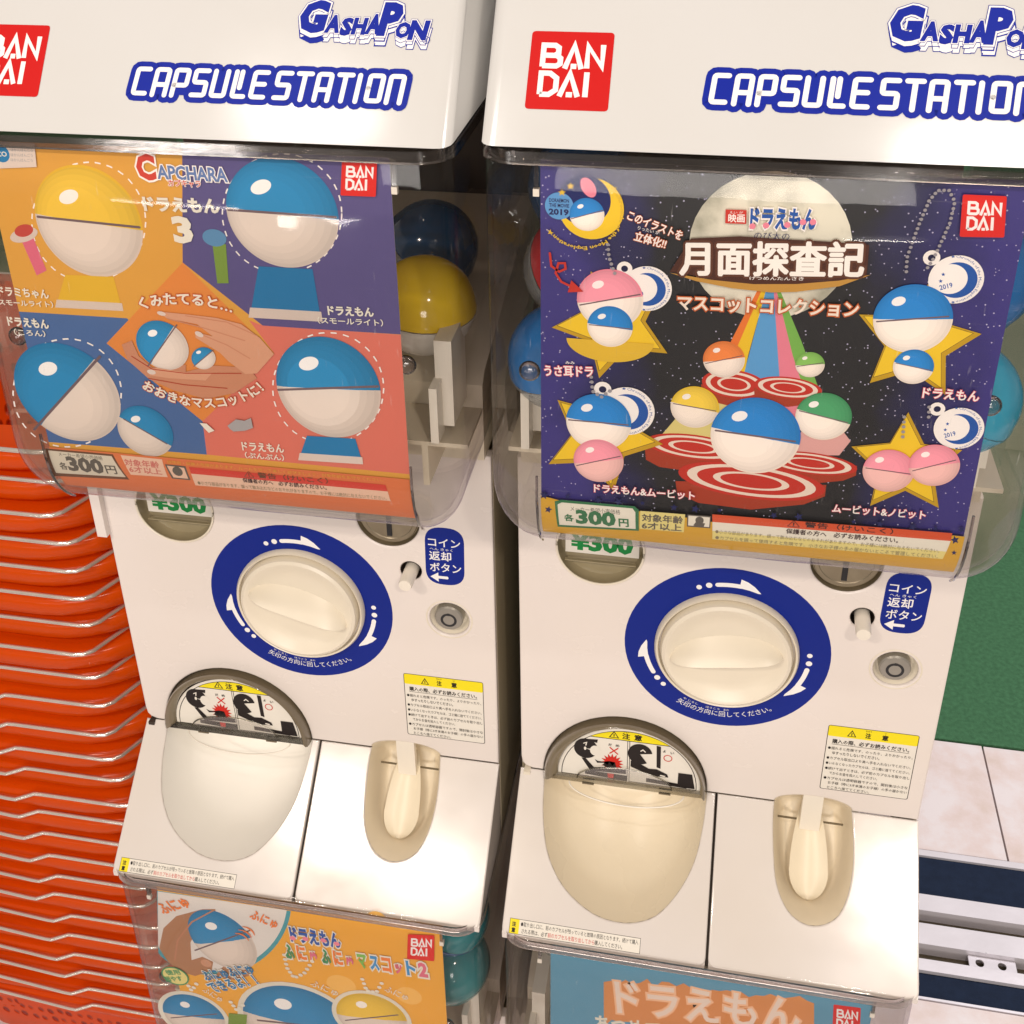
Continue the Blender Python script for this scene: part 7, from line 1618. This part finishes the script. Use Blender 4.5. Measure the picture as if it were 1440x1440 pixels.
for loc, t, b, tl, lb in [((.0390, -.01, .455), 'capsule_teal', 'capsule_clear', (.2, .5, .3), 'teal toy capsule left of the light blue card'), ((.2600, -.01, .45), 'capsule_red', 'capsule_white', (.6, .5, .3), 'red and white toy capsule right of the light blue card')]:
    capsule(loc, t, b, tl, lb, LR)
# ------------------------------------------------------------------ shopping baskets
BX0, BX1, BY0, BY1 = -.835, -.358, .082, .42
def rr_path(ins, z, r=.10, n=9, dy=0):
    x0, x1, y0, y1 = BX0 + ins, BX1 - ins, BY0 + ins + dy, BY1 - ins; r = max(.02, r - ins * .4); out = []
    for cx, cy, a0 in ((x0 + r, y0 + r, PI), (x1 - r, y0 + r, 1.5 * PI), (x1 - r, y1 - r, 0), (x0 + r, y1 - r, .5 * PI)):
        for i in range(n): a = a0 + PI / 2 * i / (n - 1); out.append(Vector((cx + r * math.cos(a), cy + r * math.sin(a), z)))
    return out
def loft_bm(rings, closed=True, bm=None):
    bm = bm or bmesh.new(); R = [[bm.verts.new(p) for p in r] for r in rings]
    for a, b in zip(R, R[1:]):
        n = len(a)
        for i in range(n): bm.faces.new((a[i], a[(i + 1) % n], b[(i + 1) % n], b[i]))
    return bm, R
def basket_parts():
    # z = 0 at the groove in which the handle lies
    bm, R = loft_bm([rr_path(i, z) for i, z in ((.030, .004), (.016, .0005), (.005, -.0010), (.0015, -.0030), (0, -.0065), (.0003, -.013), (.0026, -.020), (.0062, -.0248), (.0085, -.0255), (.014, -.0235))])
    me1 = bpy.data.meshes.new('rim'); bmesh.ops.recalc_face_normals(bm, faces=bm.faces[:]); bm.to_mesh(me1); bm.free(); smooth(me1, 60)
    bm, R = loft_bm([rr_path(i, z) for i, z in ((.030, .004), (.034, -.012), (.040, -.050), (.048, -.100), (.056, -.150), (.062, -.185), (.072, -.198), (.085, -.200))])
    bm.faces.new(R[-1]); me2 = bpy.data.meshes.new('body'); bmesh.ops.recalc_face_normals(bm, faces=bm.faces[:]); bm.to_mesh(me2); bm.free(); smooth(me2, 60)
    bm = tube_bm(hp_pts(0, 0), .0021, 8); me3 = bpy.data.meshes.new('handle'); bmesh.ops.recalc_face_normals(bm, faces=bm.faces[:]); bm.to_mesh(me3); bm.free(); smooth(me3, 60)
    bm = tube_bm(hp_pts(0, 1), .0021, 8); me4 = bpy.data.meshes.new('handle'); bmesh.ops.recalc_face_normals(bm, faces=bm.faces[:]); bm.to_mesh(me4); bm.free(); smooth(me4, 60)
    me1.materials.append(M['basket_orange']); me2.materials.append(M['basket_perforated']); me3.materials.append(M['chrome']); me4.materials.append(M['chrome'])
    return me1, me2, me3, me4
def hp_pts(k, back):
    z = .0012; yf = BY0 - .0012; xr = -.410
    base = [(-.70, yf + .1, z), (-.70, yf + .02, z), (-.68, yf, z), (-.540, yf - .006, z - .0045), (-.532, yf - .006, z - .0045), (-.514, yf, z), (-.506, yf + .0005, z), (xr - .012, yf + .0005, z), (xr - .003, yf + .0025, z), (xr + .004, yf + .0085, z), (xr + .017, yf + .0350, z + .001), (xr + .030, yf + .0620, z + .001), (xr + .036, yf + .090, z), (xr + .038, yf + .14, z)]
    if back: base = [(x, BY0 + BY1 - y, zz) for x, y, zz in base]
    out = []
    for a, b in zip(base, base[1:]):
        for i in range(4): t = i / 4; out.append(tuple(a[j] + (b[j] - a[j]) * t for j in range(3)))
    return out + [base[-1]]
RIM, BODY, HAND, HAND2 = basket_parts()
NB = 25; ztop = .196
for k in range(NB):
    z = ztop - .0316 * k
    lb = {0: 'topmost orange plastic shopping basket of the nested stack left of the machines', NB - 1: 'bottom orange shopping basket of the stack, its perforated wall showing'}.get(k)
    if not lb:
        ords = ['second', 'third', 'fourth', 'fifth', 'sixth', 'seventh', 'eighth', 'ninth', 'tenth', 'eleventh', 'twelfth']
        lb = 'orange shopping basket, %s from the top of the nested stack' % ords[k - 1] if k <= 11 else ('orange shopping basket at the middle of the nested stack' if k == 12 else 'orange shopping basket, %s from the bottom of the nested stack' % ords[NB - 2 - k])
    T = thing('shopping_basket', lb, 'shopping basket', group='orange shopping baskets nested in one stack')
    T.location = (random.uniform(-.005, .005), random.uniform(-.003, .003), z + random.uniform(-.002, .002)); T.rotation_euler = (0, 0, random.uniform(-.003, .003))
    for nm, me in (('rim', RIM), ('basket_body', BODY), ('handle', HAND), ('handle', HAND2)):
        if nm == 'basket_body' and k not in (0, NB - 1) and k % 1 != 0: continue
        o = bpy.data.objects.new(nm, me); C.objects.link(o); o.parent = T
        if nm == 'handle': o.location = (random.uniform(-.005, .005), random.uniform(-.0002, .0028), random.uniform(-.0012, .0012)); o.rotation_euler = (0, random.uniform(-.006, .006), 0)
# ------------------------------------------------------------------ floor
FZ = -.78
mat('sub_floor', (0.30, 0.27, 0.24), .6, var=.2, vscale=6)
def stone():
    m = mat('floor_stone', (.6, .5, .48), .32); nt = m.node_tree; b = nt.nodes['Principled BSDF']; tc = nt.nodes.new('ShaderNodeTexCoord')
    n = nt.nodes.new('ShaderNodeTexNoise'); n.inputs['Scale'].default_value = 13; n.inputs['Detail'].default_value = 9; n.inputs['Roughness'].default_value = .62; nt.links.new(tc.outputs['Object'], n.inputs['Vector'])
    cr = nt.nodes.new('ShaderNodeValToRGB'); e = cr.color_ramp.elements; e[0].position = .32; e[0].color = (.70, .54, .46, 1); e[1].position = .60; e[1].color = (.82, .74, .75, 1); x = e.new(.46); x.color = (.78, .63, .60, 1)
    v = nt.nodes.new('ShaderNodeTexVoronoi'); v.inputs['Scale'].default_value = 22; nt.links.new(tc.outputs['Object'], v.inputs['Vector'])
    mx = nt.nodes.new('ShaderNodeMix'); mx.data_type = 'RGBA'; mx.blend_type = 'MULTIPLY'; mx.inputs[0].default_value = 0
    nt.links.new(n.outputs['Fac'], cr.inputs[0]); nt.links.new(cr.outputs[0], mx.inputs[6]); nt.links.new(v.outputs['Color'], mx.inputs[7])
    h = nt.nodes.new('ShaderNodeHueSaturation'); h.inputs['Saturation'].default_value = .75; nt.links.new(mx.outputs[2], h.inputs['Color']); nt.links.new(h.outputs[0], b.inputs['Base Color'])
stone()
mat('carpet_green', (0.066, 0.18, 0.09), .95, var=.5, vscale=130, bump=1.0, bscale=300, spec=.1)
o = box('ground', -6, 6, -4, 8, FZ - .08, FZ - .03, 'sub_floor'); o['kind'] = 'structure'
def slabs(name, xs, ys, kindlabel=None):
    root = bpy.data.objects.new(name, None); C.objects.link(root); root['kind'] = 'structure'; base = {}
    for i in range(len(xs) - 1):
        for j in range(len(ys) - 1):
            w_, d_ = round(xs[i + 1] - xs[i], 4), round(ys[j + 1] - ys[j], 4)
            if (w_, d_) not in base:
                bm = box_bm(-w_ / 2 + .0016, w_ / 2 - .0016, -d_ / 2 + .0016, d_ / 2 - .0016, -.03, 0); base[(w_, d_)] = from_bm('slab', bm, 'floor_stone', root, bev=.0015, seg=2); o_ = base[(w_, d_)]
            else:
                o_ = bpy.data.objects.new('slab', base[(w_, d_)].data); C.objects.link(o_); o_.parent = root
            o_.location = ((xs[i] + xs[i + 1]) / 2, (ys[j] + ys[j + 1]) / 2, FZ + random.uniform(-.0004, .0004))
    return root
slabs('pavement', [-1.788 + .4 * i for i in range(11)], [.655, .884])
slabs('pavement', [-1.788 + .4 * i for i in range(11)], [-1.199, -.799, -.399, .001, .412])
car = box('carpet', -3, 3, .885, 4.5, FZ - .03, FZ + .003, 'carpet_green', bev=0); car['kind'] = 'structure'
tr = thing('floor_track', 'metal track with dark strips set in the floor right of the machines', 'floor track')
def rail(y0, y1, z1, m, nm, z0=FZ - .025, bev=.001): return box(nm, -1.8, 2.2, y0, y1, z0, z1, m, tr, bev=bev)
rail(.6440, .6545, FZ + .002, 'rail_metal', 'edge_trim'); rail(.5745, .6438, FZ - .002, 'strip_navy', 'dark_strip')
rail(.5470, .5743, FZ + .004, 'rail_metal', 'rail'); rail(.4930, .5260, FZ + .004, 'rail_metal', 'rail'); rail(.4525, .4700, FZ + .004, 'rail_metal', 'rail')
rail(.4700, .5470, FZ - .018, 'channel', 'channel'); rail(.4160, .4523, FZ - .002, 'strip_navy', 'dark_strip'); rail(.4123, .4158, FZ + .001, 'rail_metal', 'edge_trim')
bk = plate('bracket', [rrect(.530, .4705, .592, .4925, .0015), circ(.5445, .4825, .0055, 20), circ(.5735, .4825, .0055, 20)], .003, .0006, lambda u, v, h: Vector((u, v, FZ - .004 + h)), 'rail_metal', tr)
# ------------------------------------------------------------------ no further lights: shop lamps and added lights are set at the top
